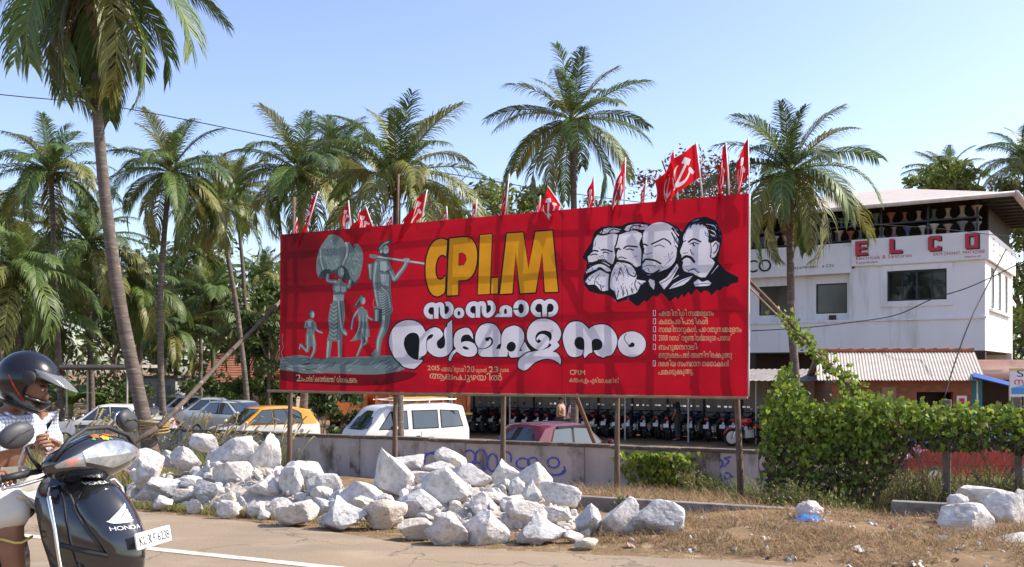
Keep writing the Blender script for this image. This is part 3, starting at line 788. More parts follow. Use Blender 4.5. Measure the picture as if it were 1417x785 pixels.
pt.outlined(ell(*Eo((582, 270))[0], 11.0, 12.1, 24), 2.4, BLK, WHT, False); pt.poly(ell(*Eo((582, 272))[0], 3.9, 6.7, 18), BLK); pt.stroke(Eo((415, 282), (540, 280)), 1.9, BLK, smooth=False, cap=False)
back(Eo, ((800, 270), (870, 160), (960, 130), (1040, 180), (1150, 130), (1240, 180), (1270, 270), (1220, 360), (1120, 400), (960, 390), (870, 380)))
ribbon([Eo((965, 388), (890, 388), (825, 320), (815, 250), (860, 160), (945, 130), (1010, 160), (1038, 230), (1042, 425)), Eo((1042, 240), (1070, 160), (1140, 128), (1220, 155), (1265, 240), (1245, 330), (1190, 380), (1115, 388))], W2, 2.6)
# ---- third line, big lettering
def big(f, pts): pt.outlined(f(*pts), 3.6, BLK, WHT)
def blk(f, pts): pt.poly(catmull(f(*pts), True, 3), BLK)
big(A, ((75, 370), (85, 300), (120, 225), (180, 160), (260, 122), (340, 116), (420, 140), (475, 185), (515, 258), (570, 218), (630, 203), (685, 222), (718, 265), (735, 275), (740, 240), (755, 205), (775, 190), (785, 155), (815, 130), (836, 105), (838, 430), (825, 480), (790, 525), (740, 553), (680, 563), (610, 545), (555, 505), (530, 475), (520, 510), (500, 535), (465, 555), (440, 580), (425, 583), (430, 598), (470, 592), (470, 612), (440, 645), (412, 670), (400, 690), (370, 708), (320, 705), (260, 685), (215, 645), (205, 630), (150, 580), (105, 500), (80, 430)))
blk(A, ((255, 370), (270, 320), (310, 280), (360, 265), (410, 280), (435, 320), (438, 400), (430, 500), (421, 590), (395, 594), (350, 575), (300, 530), (265, 460), (252, 410)))
blk(A, ((722, 238), (738, 242), (737, 290), (747, 340), (748, 400), (735, 440), (700, 460), (665, 450), (648, 410), (655, 370), (690, 335), (722, 300)))
blk(A, ((525, 355), (540, 315), (570, 290), (603, 285), (605, 305), (580, 335), (550, 350), (533, 375), (529, 430), (532, 478), (524, 470), (522, 400)))
big(A, ((855, 380), (862, 310), (890, 255), (950, 220), (1010, 207), (1050, 225), (1080, 270), (1090, 310), (1095, 380), (1120, 420), (1142, 470), (1134, 510), (1100, 545), (1040, 557), (970, 545), (920, 515), (890, 495), (860, 520), (835, 560), (815, 605), (802, 612), (790, 590), (800, 550), (830, 500), (870, 470), (880, 455), (862, 430)))
blk(A, ((945, 388), (944, 345), (965, 305), (1000, 290), (1040, 292), (1068, 318), (1085, 340), (1098, 345), (1102, 398), (1050, 374), (990, 372)))
blk(A, ((958, 438), (990, 430), (1030, 450), (1042, 468), (1000, 471), (970, 455)))
big(B, ((70, 330), (85, 260), (130, 190), (190, 158), (240, 153), (310, 175), (355, 230), (376, 290), (383, 330), (400, 270), (440, 215), (510, 185), (560, 185), (620, 215), (655, 280), (655, 340), (640, 410), (665, 375), (690, 430), (732, 485), (725, 500), (690, 512), (640, 560), (600, 560), (510, 568), (480, 545), (468, 505), (455, 545), (435, 555), (200, 558), (130, 545), (108, 510), (105, 440), (80, 400)))
pt.stroke(B((215, 345), (250, 330), (278, 365), (268, 405), (230, 440), (170, 462), (105, 456)), [3.0, 2.8, 2.4, 2.2, 1.7, 1.2, 0.9], BLK); pt.poly(ell(*B((217, 346))[0], 3.0, 2.8, 14), BLK)
blk(B, ((322, 462), (352, 410), (374, 400), (378, 462))); pt.stroke(B((379, 300), (380, 430)), 1.2, BLK)
pt.poly(ell(*B((503, 436))[0], 6.2, 7.0, 20, 0.3), BLK); blk(B, ((596, 488), (620, 450), (632, 486))); pt.stroke(B((612, 462), (640, 405), (662, 372)), 1.0, BLK); pt.stroke(B((465, 500), (470, 545)), 1.2, BLK)
big(B, ((690, 310), (700, 230), (740, 160), (810, 110), (890, 97), (970, 110), (1050, 160), (1095, 230), (1105, 290), (1085, 350), (1058, 378), (1080, 410), (1080, 432), (1050, 460), (1000, 495), (1050, 510), (1085, 550), (1102, 600), (1096, 652), (1060, 620), (1000, 590), (920, 580), (840, 600), (770, 635), (720, 690), (690, 715), (650, 725), (610, 705), (590, 690), (585, 640), (600, 590), (640, 550), (700, 510), (790, 488), (830, 476), (780, 455), (725, 405), (700, 360)))
blk(B, ((795, 350), (792, 310), (820, 265), (870, 243), (930, 243), (980, 270), (992, 310), (985, 350), (962, 372), (955, 330), (925, 300), (880, 283), (840, 290), (812, 320)))
pt.stroke(B((798, 320), (800, 360), (825, 385), (850, 368), (835, 352)), 1.6, BLK); pt.poly(ell(*B((832, 364))[0], 2.1, 2.1, 12), BLK)
blk(B, ((962, 392), (985, 408), (978, 430), (935, 455), (860, 478), (930, 440), (952, 415)))
blk(B, ((668, 368), (695, 372), (740, 430), (790, 465), (840, 482), (740, 493), (728, 478), (692, 422)))
big(C3, ((80, 350), (85, 280), (115, 205), (165, 150), (240, 130), (310, 145), (365, 190), (395, 225), (440, 190), (530, 167), (620, 180), (690, 240), (730, 320), (730, 400), (700, 480), (660, 535), (600, 550), (565, 567), (530, 555), (490, 538), (462, 505), (450, 482), (436, 490), (428, 510), (395, 520), (345, 572), (334, 560), (326, 480), (318, 505), (300, 540), (230, 562), (170, 550), (130, 510), (100, 440)))
blk(C3, ((220, 390), (228, 350), (255, 322), (295, 317), (330, 340), (341, 390), (338, 480), (334, 520), (326, 478), (290, 470), (250, 455), (225, 420)))
blk(C3, ((427, 400), (432, 365), (460, 343), (500, 340), (540, 365), (555, 405), (545, 450), (510, 475), (470, 480), (432, 487)))
pt.outlined(ell(*C3((908, 405))[0], 19.2, 17.7, 30), 2.6, BLK, WHT, False)
pt.stroke(C3((880, 425), (840, 378), (820, 340), (825, 305), (842, 280)), 1.0, BLK); pt.poly(ell(*C3((914, 412))[0], 3.1, 3.2, 16), BLK); pt.poly(ell(*C3((892, 425))[0], 3.2, 2.0, 14), BLK)
# ---- small lettering
paint_text(pt, '2015', 591, 608, 513.3, 10.5, CRM, bold=0.04); paint_text(pt, 'ഫെബ്രുവരി', 610, 644, 514.2, 9.5, CRM, bold=0.035)
paint_text(pt, '20', 646, 656.5, 514, 10.5, CRM, bold=0.04); paint_text(pt, 'മുതൽ', 659, 674, 514.3, 7.5, CRM, bold=0.035); paint_text(pt, '23', 677, 690, 514.4, 10.5, CRM, bold=0.04); paint_text(pt, 'വരെ', 692.5, 704.5, 514.5, 7.5, CRM, bold=0.035)
paint_text(pt, 'ആലപ~പുഴയിൽ', 594, 695, 524.8, 12.5, CRM, bold=0.04, slope=0.012)
paint_text(pt, 'CPI.M', 788.5, 809.3, 519, 9.6, CRM, bold=0.03); paint_text(pt, 'കായംകുളം ഏരിയാ കമ~മിറ~റി', 788, 856, 529.3, 9, CRM, bold=0.03)
paint_text(pt, '2', 409, 416, 528.6, 14, CRM, bold=0.0); paint_text(pt, '൦ംപാർട~ടി കോൺഗ~രസ~സ് വിശാഖപട~ടണം', 416.5, 494, 529, 10.5, CRM, bold=0.02)
rows = [('പ~രതിനിധി സമ~മേളനം', 988, 437.3), ('കലാപരിപാടികൾ', 979.5, 448.6), ('സെമിനാറുകൾ, പൊതുസമ~മേളനം', 1026, 459.6), ('25000 റെഡ് വളണ~ടിയർമാരുടെ പരേഡ്', 1012.5, 471.4),
        ('ബഹുജനറാലി-', 966, 484), ('ഒരുലക~ഷംപേർ അണിനിരക~കുന~നു', 1013, 495.2), ('ദേശീയ സംസ~ഥാന നേതാക~കൾ', 1009, 507), ('പങ~കെടുക~കുന~നു.', 959.5, 518.6)]
for k, (tx, x1, yb) in enumerate(rows):
    paint_text(pt, tx, 911, x1, yb, 11, CRM, bold=0.03)
    if k not in (5, 7):
        pt.stroke([(903.6, yb - 7.6), (906.6, yb - 7.6), (906.6, yb - 0.4), (903.6, yb - 0.4), (903.6, yb - 7.6)], 0.8, WHT, smooth=False)
pt.stroke([(388.5, 502), (391, 495), (389.5, 488), (392, 480), (390, 470), (391.5, 462)], 0.5, CRM)

ex = []
for i in range(1, 52):
    for j in range(1, 22):
        x = 388 + i * 648 / 52
        yt = 325 - (x - 388.5) * 57.5 / 648; yb = 541 + (x - 387) * 8 / 648
        ex.append((x, yt + (yb - yt) * j / 22))
bv, bf, bmi = pt.solve(ex)
hoarding = thing('billboard', 'huge red painted cloth hoarding with yellow and white lettering on wooden posts', 'billboard', tuple(BA))
bo = Vector(BA)
mb = MB()
vs3 = []
for p in bv:
    w = on_banner(p.x, p.y)
    u = (w - BA).dot(BU)
    off = 0.03 * noise.noise(Vector((u * 0.7, w.z * 0.6, 1))) + 0.012 * noise.noise(Vector((u * 2.5, w.z * 1.2, 7)))
    dz = 0.012 * math.sin(u * 2.3) * (1 if w.z < 1.5 else 0)
    vs3.append(w + BNO * off + Vector((0, 0, dz)) - bo)
mb.add(vs3, bf); mb.m = bmi
bcl = mb.build('painted_cloth', BM, hoarding, smooth=True)
# make every face look towards the road
me = bcl.data
bmm = bmesh.new(); bmm.from_mesh(me)
bmm.normal_update()
for f in bmm.faces:
    if f.normal.dot(BNO) < 0: f.normal_flip()
bmm.to_mesh(me); bmm.free()

m_pole = mat('weathered_pole', (0.20, 0.125, 0.085), (0.12, 0.075, 0.05), 3, 0.85, 0.5, 25, stretch=(6, 6, 1), c3=(0.30, 0.22, 0.16), sc3=5)
m_bamboo = mat('split_bamboo', (0.40, 0.29, 0.16), (0.28, 0.19, 0.10), 4, 0.7, 0.3, 30)
m_hem = mat('white_hem', (0.75, 0.73, 0.70), rough=0.8)
m_rope = mat('coir_rope', (0.42, 0.30, 0.13), (0.30, 0.2, 0.08), 30, 0.9, 0.5, 80)
def wob_pole(mb, a, b, r0, r1, k=7, amp=0.02, seed=0, n=8):
    a, b = Vector(a), Vector(b); pts = []; rr = []
    for i in range(k + 1):
        t = i / k
        o = Vector((noise.noise(Vector((t * 3, seed, 0))), noise.noise(Vector((t * 3, seed, 9))), 0)) * amp * (1 if 0 < i < k else 0.3)
        pts.append(a.lerp(b, t) + o); rr.append((r0 + (r1 - r0) * t) * (1 + 0.12 * noise.noise(Vector((t * 9, seed, 4)))))
    mb.tube(pts, rr, n)
# posts in front of the wall, standing behind the cloth
for k, (px, ptop, r) in enumerate(((395, 272, 0.055), (541.5, 240, 0.055), (692.5, 247, 0.05), (851, 262, 0.05), (1024, 212, 0.055))):
    foot = on_banner(px, 600, -0.09); foot.z = ground_z(foot.x, foot.y) - 0.15
    top = on_banner(px + (8 if k == 0 else 6 if k < 3 else 2), ptop, -0.09)
    if k == 4: top = on_banner(1003, ptop, -0.09)
    mb = MB(); wob_pole(mb, foot - bo, top - bo, r, r * (0.55 if k != 1 else .38), seed=k * 3.3)
    mb.build('post', m_pole, hoarding, smooth=True)
# lattice of thin poles behind the cloth
for k, fz in enumerate((0.06, 0.27, 0.5, 0.73, 0.95)):
    mb = MB()
    za = 1.02 + 3.2 * fz
    a = BA - BNO * 0.16 + Vector((0, 0, za)); b = BB - BNO * 0.16 + Vector((0, 0, za))
    wob_pole(mb, a - bo - BU * 0.05, b - bo - BU * 0.06, 0.04, 0.032, 12, 0.03, seed=20 + k)
    mb.build('cross_pole', m_pole, hoarding, smooth=True)
for k, u in enumerate((0.7, 1.9, 3.05, 4.4, 5.9, 7.05, 8.3, 9.1)):
    mb = MB(); a = BA + BU * u - BNO * 0.22 + Vector((0, 0, 1.06)); wob_pole(mb, a - bo, a - bo + Vector((0.05, 0, 4.15 - a.z)), 0.045, 0.035, 7, 0.03, seed=30 + k)
    mb.build('upright_pole', m_pole, hoarding, smooth=True)
for k, (u0, z0, u1, z1) in enumerate(((2.4, 1.1, 4.3, 2.9), (5.0, 1.0, 6.6, 2.6), (6.6, 3.9, 8.2, 1.1), (1.4, 4.1, 2.8, 2.2), (8.0, 4.1, 9.3, 2.0))):
    mb = MB(); a = BA + BU * u0 - BNO * 0.27; a.z = z0; b = BA + BU * u1 - BNO * 0.30; b.z = z1
    wob_pole(mb, a - bo, b - bo, 0.04, 0.035, 6, 0.03, seed=50 + k); mb.build('brace_pole', m_pole, hoarding, smooth=True)
# back stays down to the ground
for k, u in enumerate((5.6,)):
    mb = MB(); a = BA + BU * u - BNO * 0.3; a.z = 3.0; b = BA + BU * (u - 0.4) - BNO * 5.2; b.z = ground_z(b.x, b.y) - 0.1
    wob_pole(mb, b - bo, a - bo, 0.05, 0.04, 6, 0.02, seed=60 + k); mb.build('back_stay', m_pole, hoarding, smooth=True)
# split bamboo rail under the cloth
for k, (pa, pb, of) in enumerate((((372, 541), (640, 547), 0.03), ((600, 545.5), (1034, 551), -0.02))):
    mb = MB(); a = on_banner(*pa, of); b = on_banner(*pb, of); wob_pole(mb, a - bo, b - bo, 0.032, 0.028, 14, 0.03, seed=70 + k, n=6)
    mb.build('bottom_rail', m_bamboo, hoarding, smooth=True)
mb = MB(); a = on_banner(1037.2, 268); b = on_banner(1036.2, 549); wob_pole(mb, a - bo, b - bo, 0.014, 0.014, 8, 0.012, seed=3, n=6); mb.build('hem', m_hem, hoarding, smooth=True)
# ================================================================ PLANTS
m_frond = [mat('palm_leaf', (0.125, 0.185, 0.040), (0.085, 0.14, 0.036), 0.8, 0.48, spec=0.4, trans=0.28, island=0.35),
           mat('palm_leaf_yellow', (0.23, 0.22, 0.05), (0.15, 0.17, 0.042), 0.8, 0.45, spec=0.45, trans=0.28, island=0.35),
           mat('palm_rib', (0.20, 0.20, 0.06), rough=0.5),
           mat('palm_leaf_dead', (0.24, 0.135, 0.06), (0.15, 0.085, 0.045), 2, 0.8, trans=0.15, island=0.3),
           mat('palm_leaf_dark', (0.055, 0.095, 0.03), (0.075, 0.12, 0.035), 0.8, 0.45, spec=0.45, trans=0.16, island=0.35)]
m_trunk = mat('palm_trunk', (0.165, 0.13, 0.11), (0.095, 0.075, 0.06), 3, 0.9, 0.7, 12, stretch=(1, 1, 6), c3=(0.30, 0.25, 0.21), sc3=4)
m_coco = mat('coconut', (0.20, 0.15, 0.04), (0.10, 0.12, 0.03), 3, 0.5)

def frond(mb, rg, az, e0, L, droop, ml=0, npair=46, wide=1.0, dens=1.0, hang=0.6, lw=0.043):
    """one feather leaf: a drooping midrib with a comb of narrow hanging leaflets on both sides"""
    n = 16; pts = []; p = Vector((0, 0, 0)); dirs = []
    sidev = Vector((-math.sin(az), math.cos(az), 0)); tw = rg.uniform(-0.25, 0.25)
    for i in range(n + 1):
        t = i / n
        e = e0 - droop * t ** 1.6
        a = az + tw * t * t
        d = Vector((math.cos(a) * math.cos(e), math.sin(a) * math.cos(e), math.sin(e)))
        pts.append(p.copy()); dirs.append(d); p += d * (L / n)
    mb.tube(pts, [0.035 * (1 - 0.93 * i / n) * L / 3.5 for i in range(n + 1)], 4, 2, cap=False)
    roll = rg.uniform(-0.35, 0.35)
    for k in range(npair):
        t = 0.10 + 0.90 * (k + rg.uniform(-.3, .3)) / npair
        f = min(n - 1e-3, max(0, t * n)); i = int(f); q = pts[i].lerp(pts[i + 1], f - i); d = dirs[i]
        side = d.cross(Vector((0, 0, 1)))
        if side.length < 0.2: side = sidev.copy()
        side.normalize(); upv = side.cross(d).normalized()
        prof = (0.35 + 0.65 * math.sin(min(1, t * 1.55) * PI / 2)) * (1 - 0.62 * max(0, (t - 0.45) / 0.55) ** 1.5)
        ll = L * 0.31 * prof * wide
        for sg in (-1, 1):
            if rg.random() > dens: continue
            l = ll * rg.uniform(0.85, 1.12)
            fw = 0.55 + 0.9 * t
            v = (side * sg * math.cos(roll * sg) + upv * (0.28 + 0.2 * math.sin(roll * sg)) + d * fw).normalized()
            v1 = v; v2 = (v + Vector((0, 0, -hang * rg.uniform(0.6, 1.4)))).normalized(); v3 = (v2 + Vector((0, 0, -hang * 1.3 * rg.uniform(0.5, 1.5)))).normalized()
            a0 = q; a1 = a0 + v1 * l * 0.35; a2 = a1 + v2 * l * 0.35; a3 = a2 + v3 * l * 0.32
            wv = d.cross(v).cross(v)
            wv = (d - v * d.dot(v)); wv = wv.normalized() if wv.length > 1e-3 else upv
            w = lw * L / 3.5 * rg.uniform(0.8, 1.15)
            mb.add([a0 - wv * w * .35, a0 + wv * w * .35, a1 - wv * w * .5, a1 + wv * w * .5, a2 - wv * w * .42, a2 + wv * w * .42, a3], [(0, 1, 3, 2), (2, 3, 5, 4), (4, 5, 6)], ml)

def crown_mesh(seed, L=3.2, n=30, low=-0.55, droop=(1.05, 1.9), dark=0.3, yellow=0.25, dead=2, hang=0.6, npair=62):
    rg = random.Random(seed); mb = MB()
    for k in range(n):
        u = (k + 0.5) / n
        az = k * 2.39996 + rg.uniform(-.25, .25)
        e0 = lerp(1.42, low, u ** 0.85) + rg.uniform(-.12, .12)
        ml = 0
        r = rg.random()
        if u > 0.55 and r < yellow * 1.6: ml = 1
        elif r < dark: ml = 4
        elif u < 0.3 and r < dark + yellow: ml = 1
        frond(mb, rg, az, e0, L * rg.uniform(0.85, 1.1) * (0.78 + 0.35 * math.sin(min(1, u * 1.6) * PI / 2)), rg.uniform(*droop) * (0.55 + 0.6 * u), ml, npair, hang=hang * (0.6 + 1.1 * u), dens=rg.choice((1, 1, .95, .8, .7)), wide=rg.uniform(.88, 1.1))
    for k in range(dead):
        frond(mb, rg, rg.uniform(0, 6.28), rg.uniform(-1.3, -1.0), L * 0.75, 0.3, 3, 30, 0.7, 0.8, 0.5)
    me = bpy.data.meshes.new('palm_crown'); me.from_pydata(mb.v, [], mb.f)
    for m in m_frond: me.materials.append(m)
    me.polygons.foreach_set('material_index', mb.m); me.polygons.foreach_set('use_smooth', [True] * len(me.polygons))
    return me
CROWNS = [crown_mesh(1), crown_mesh(2, low=-0.8, dark=0.45, yellow=0.3), crown_mesh(3, n=26, low=-0.45, yellow=0.35), crown_mesh(4, n=34, low=-0.9, droop=(1.1, 1.9), dead=4),
          crown_mesh(5, n=24, low=-0.75, droop=(0.8, 1.5), dark=0.4)]
def coconuts(seed):
    rg = random.Random(seed); mb = MB()
    for k in range(9):
        a = rg.uniform(0, 6.28); mb.ball((0.26 * math.cos(a), 0.26 * math.sin(a), rg.uniform(-0.45, -0.15)), 0.10, 8, 6)
    mb.tube([(0, 0, -0.75), (0, 0, -0.1), (0, 0, 0.25)], [0.12, 0.17, 0.08], 8)
    return mb
def palm(label, px, py, d, R_crown, base_px, variant=0, base_z=None, bend=0.0, r0=0.15, r1=0.09, rz=0.0, group='coconut palms beyond the hoarding', nuts=True, squash=1.0, crown_mesh_=None):
    top = P(px, py, d); b = P(base_px, HY, d)
    bz = ground_z(b.x, d, False) if base_z is None else base_z
    t = thing('palm_tree', label, 'palm tree', (b.x, d, bz), 0, group)
    loc = Vector((b.x, d, bz)); v = top - loc
    pts = []; rr = []; K = 26; rg = random.Random(int(px * 7 + d))
    for i in range(K + 1):
        u = i / K
        x = v.x * u + bend * math.sin(u * PI) + 0.03 * noise.noise(Vector((u * 4, px, 0)))
        y = 0.10 * math.sin(u * 2.5 + px)
        pts.append((x, y * u * (1 - u) * 3, v.z * u - (0.2 if i == 0 else 0))); rr.append((lerp(r0 * 1.35, r0, u / 0.12) if u < 0.12 else lerp(r0, r1, (u - .12) / .88)) * (1 + 0.05 * (i % 2)))
    mb = MB(); mb.tube(pts, rr, 9); mb.build('trunk', m_trunk, t, smooth=True)
    c = bpy.data.objects.new('crown', crown_mesh_ or CROWNS[variant]); COL.objects.link(c); c.parent = t
    c.location = (v.x, 0, v.z); s = R_crown / 3.3; c.scale = (s, s, s * squash); c.rotation_euler = (rg.uniform(-.08, .08), rg.uniform(-.08, .08), rz)
    if nuts:
        o = coconuts(int(px)).build('coconut_bunch', m_coco, t, smooth=True); o.location = (v.x, 0, v.z); o.scale = (s, s, s)
    return t

# the big near palm whose crown leaves the top of the picture
big_crown = crown_mesh(11, L=3.3, n=30, low=-1.25, droop=(1.1, 1.7), dark=0.5, yellow=0.3, dead=9, hang=0.5, npair=80)
p0 = palm('tall leaning coconut palm nearest the road with brown dead fronds', 126, -58, 16.5, 2.4, 216, bend=-0.30, r0=0.118, r1=0.068, rz=0.6, crown_mesh_=big_crown, group=None)
near_palm = p0
PL = [('feathery coconut palm standing straight at the far left over a pale trunk', 71, 238, 38, 2.9, 85, 0, 0.0, .12, 0.0, 1.0),
      ('coconut palm with a thin S-shaped trunk just right of the tall leaning palm', 236, 238, 36, 2.8, 228, 1, -0.25, .12, 1.0, 1.1),
      ('coconut palm on a slanting trunk left of its partly hidden twin', 300, 283, 39, 2.6, 346, 2, 0.2, .11, 2.0, 1.0),
      ('slender coconut palm partly hidden behind the slanting palm', 326, 262, 44, 2.4, 346, 0, 0.1, .10, 3.3, 1.0),
      ('coconut palm above the upper left corner of the hoarding', 414, 236, 31, 2.6, 420, 1, 0.1, .12, 0.5, 1.0),
      ('small crowded coconut palm between two larger ones above the hoarding', 471, 208, 37, 2.2, 476, 3, 0.0, .11, 1.4, 1.0),
      ('wide coconut palm right above the stone family painting', 549, 246, 26, 2.75, 552, 2, 0.0, .13, 2.7, 1.05),
      ('low young coconut palm peeping over the yellow letters', 622, 292, 33, 1.9, 622, 4, 0.0, .11, 0.2, 0.9),
      ('tall open coconut palm alone against the sky in the middle', 792, 165, 28, 2.55, 794, 4, 0.05, .11, 4.0, 1.0),
      ('coconut palm in front of the white shop building with a thin grey trunk', 1094, 237, 25, 2.45, 1112, 1, -0.12, .115, 5.1, 1.05),
      ('coconut palm rising behind the roof of the white shop building', 1310, 246, 62, 3.1, 1312, 0, 0, .13, 1.1, 1.0),
      ('coconut palm at the right edge beyond the big leafy tree', 1418, 222, 56, 3.2, 1420, 2, 0, .13, 2.2, 1.0),
      ('dark low coconut palm in the thicket at the far left edge', 22, 372, 34, 3.0, 40, 3, 0, .13, 0.7, 1.0),
      ('bushy coconut palm in the thicket behind the pale straight trunk', 122, 335, 41, 3.1, 128, 3, 0, .13, 1.9, 1.0),
      ('short dark coconut palm behind the leaning trunk', 190, 400, 43, 3.0, 196, 1, 0, .13, 2.9, 1.0),
      ('distant small coconut palm seen between two slanting trunks', 276, 352, 62, 2.3, 278, 0, 0, .12, 0.4, 1.0),
      ('distant pale coconut palm just left of the hoarding', 362, 384, 56, 2.3, 364, 2, 0, .12, 3.0, 1.0),
      ('coconut palm half sunk in the thicket left of the hoarding', 292, 404, 50, 2.8, 298, 3, 0, .12, 4.4, 1.0),
      ('coconut palm with hanging fronds over the low shelter roof', 60, 440, 40, 2.6, 66, 3, 0, .12, 5.2, 1.0),
      ('broad shadowy coconut palm between the shelter and the tiled house', 240, 455, 48, 2.6, 246, 1, 0, .12, 0.1, 1.0),
      ('coconut palm crown at the left picture edge under the near crown', 4, 300, 46, 2.7, 2, 0, 0, .12, 1.2, 1.0),
      ('low leaning coconut palm beside the log brace', 366, 450, 44, 2.6, 360, 1, 0, .12, 1.6, 1.0)]
for (lb, px, py, d, rc, bx, va, bend, r0, rz, sq) in PL:
    palm(lb, px, py, d, rc, bx, va, bend=bend, r0=r0, r1=r0 * 0.72, rz=rz, squash=sq, nuts=py < 300)

# ---------------------------------------------------------------- broad-leaved trees and bushes
def leafmat(n, c1, c2, tr_=0.3, isl=0.45): return mat(n, c1, c2, 0.6, 0.5, spec=0.35, trans=tr_, island=isl)
m_lf = {'green': leafmat('leaf_green', (0.105, 0.15, 0.035), (0.06, 0.10, 0.025)), 'light': leafmat('leaf_light', (0.21, 0.25, 0.055), (0.14, 0.19, 0.045)),
        'dark': leafmat('leaf_dark', (0.05, 0.08, 0.025), (0.07, 0.10, 0.03), 0.2), 'red': leafmat('leaf_rust', (0.20, 0.075, 0.05), (0.12, 0.075, 0.04), 0.25),
        'olive': leafmat('leaf_olive', (0.15, 0.15, 0.04), (0.09, 0.11, 0.03)), 'vine': leafmat('leaf_vine', (0.27, 0.35, 0.04), (0.18, 0.27, 0.035), 0.48)}
m_bark = mat('bark', (0.16, 0.12, 0.09), (0.09, 0.07, 0.055), 3, 0.9, 0.6, 20, stretch=(4, 4, 1))
def leaf(mb, rg, c, s, up=0.3, mi=0):
    n = Vector((rg.gauss(0, 1), rg.gauss(0, 1), rg.gauss(0, 1) + up))
    if n.length < 1e-3: n = Vector((0, 0, 1))
    n.normalize(); a = n.cross(Vector((rg.gauss(0, 1), rg.gauss(0, 1), rg.gauss(0, 1))))
    if a.length < 1e-3: a = n.cross(Vector((1, 0.2, 0)))
    a.normalize(); b = n.cross(a); s *= rg.uniform(0.65, 1.25)
    mb.add([c - a * s, c + b * s * 0.42 + n * s * 0.1, c + a * s, c - b * s * 0.42 + n * s * 0.1], [(0, 1, 2, 3)], mi)
def clump(mb, rg, c, r, n, s, mi=0, shell=0.5):
    for _ in range(n):
        v = Vector((rg.gauss(0, 1), rg.gauss(0, 1), rg.gauss(0, 1))).normalized() * (rg.random() ** shell)
        leaf(mb, rg, c + Vector((v.x * r[0], v.y * r[1], v.z * r[2])), s, mi=mi)
def crown_leaves(rg, H, W, hz, nclump, nleaf, s, mats2=True):
    """a crown made of uneven clumps of leaves, centre at the origin"""
    mb = MB()
    for k in range(nclump):
        v = Vector((rg.gauss(0, 1), rg.gauss(0, 1), rg.gauss(0, 0.9))).normalized() * rg.uniform(0.35, 1.0)
        c = Vector((v.x * W, v.y * W, v.z * H))
        r = W * rg.uniform(0.16, 0.36)
        clump(mb, rg, c, (r, r, r * 0.75), int(nleaf / nclump * rg.uniform(0.6, 1.5)), s, mi=(1 if mats2 and rg.random() < 0.3 else 0), shell=0.6)
    return mb
def tree(name, label, cat, px, py, d, W, H, kinds, seed, base_px=None, nclump=26, nleaf=2600, s=0.16, group=None, base_z=None):
    rg = random.Random(seed); top = P(px, py, d); bx = P(base_px if base_px is not None else px, HY, d).x
    bz = ground_z(bx, d, False) if base_z is None else base_z
    t = thing(name, label, cat, (bx, d, bz), 0, group)
    hc = top.z - bz; dx = top.x - bx
    mb = MB(); wob_pole(mb, (0, 0, -0.2), (dx * 0.7, 0, hc * 0.8), 0.015 * hc + 0.05, 0.006 * hc + 0.02, 8, 0.15, seed)
    for k in range(7):
        a = rg.uniform(0, 6.28); z0 = hc * rg.uniform(0.45, 0.8)
        e = Vector((dx + W * 0.75 * math.cos(a), W * 0.75 * math.sin(a), hc + H * rg.uniform(-0.4, 0.7)))
        mb.tube([(dx * 0.7 * z0 / hc / 0.8, 0, z0), Vector((dx * 0.7, 0, z0)).lerp(e, 0.5) + Vector((0, 0, 0.1 * H)), e], [0.011 * hc, 0.007 * hc, 0.003 * hc], 5)
    mb.build('trunk', m_bark, t, smooth=True)
    o = crown_leaves(rg, H, W, hc, nclump, nleaf, s).build('crown', [m_lf[k] for k in kinds], t); o.location = (dx, 0, hc)
    return t
TR = 'trees beyond the car park'
tree('broadleaf_tree', 'light olive leafy tree showing over the middle of the hoarding', 'tree', 712, 292, 46, 2.6, 1.6, ('light', 'olive'), 5, nleaf=2600, s=0.17)
tree('broadleaf_tree', 'pale green tree just right of the tall open palm trunk', 'tree', 842, 306, 46, 1.9, 1.0, ('light', 'green'), 6, nleaf=1500, s=0.16)
tree('broadleaf_tree', 'rust-red leaved tree showing above the four painted heads', 'tree', 975, 262, 42, 3.0, 1.5, ('red', 'olive'), 7, nclump=50, nleaf=3400, s=0.11)
tree('broadleaf_tree', 'olive leafy tree behind the ridge of the white shop building', 'tree', 1316, 250, 58, 2.4, 1.7, ('light', 'olive'), 8, nleaf=2600, s=0.2)
tree('broadleaf_tree', 'big leafy tree filling the right edge beside the white shop building', 'tree', 1412, 330, 54, 2.9, 4.6, ('light', 'olive'), 9, base_px=1424, nclump=60, nleaf=7000, s=0.19)
tree('broadleaf_tree', 'olive tree in the thicket between the leaning palm and the hoarding', 'tree', 268, 375, 66, 3.6, 3.2, ('olive', 'green'), 10, nleaf=3600, s=0.22)
tree('broadleaf_tree', 'dark tree at the left end of the hoarding behind the log brace', 'tree', 372, 450, 42, 1.7, 2.2, ('dark', 'green'), 12, nleaf=3000, s=0.16)
tree('broadleaf_tree', 'dark green tree behind the low shelter', 'tree', 160, 420, 58, 4.0, 3.4, ('dark', 'green'), 13, nleaf=4200, s=0.22)
tree('broadleaf_tree', 'dark tree in the thicket at the left edge', 'tree', 30, 400, 60, 4.2, 4.0, ('dark', 'green'), 14, nleaf=4200, s=0.24)
tree('broadleaf_tree', 'bare twiggy tree beside the tiled house', 'tree', 330, 452, 52, 1.3, 1.0, ('olive', 'olive'), 15, nclump=14, nleaf=260, s=0.1)
tree('broadleaf_tree', 'green tree behind the tiled house', 'tree', 330, 455, 58, 2.6, 2.0, ('green', 'dark'), 16, nleaf=3000, s=0.2)
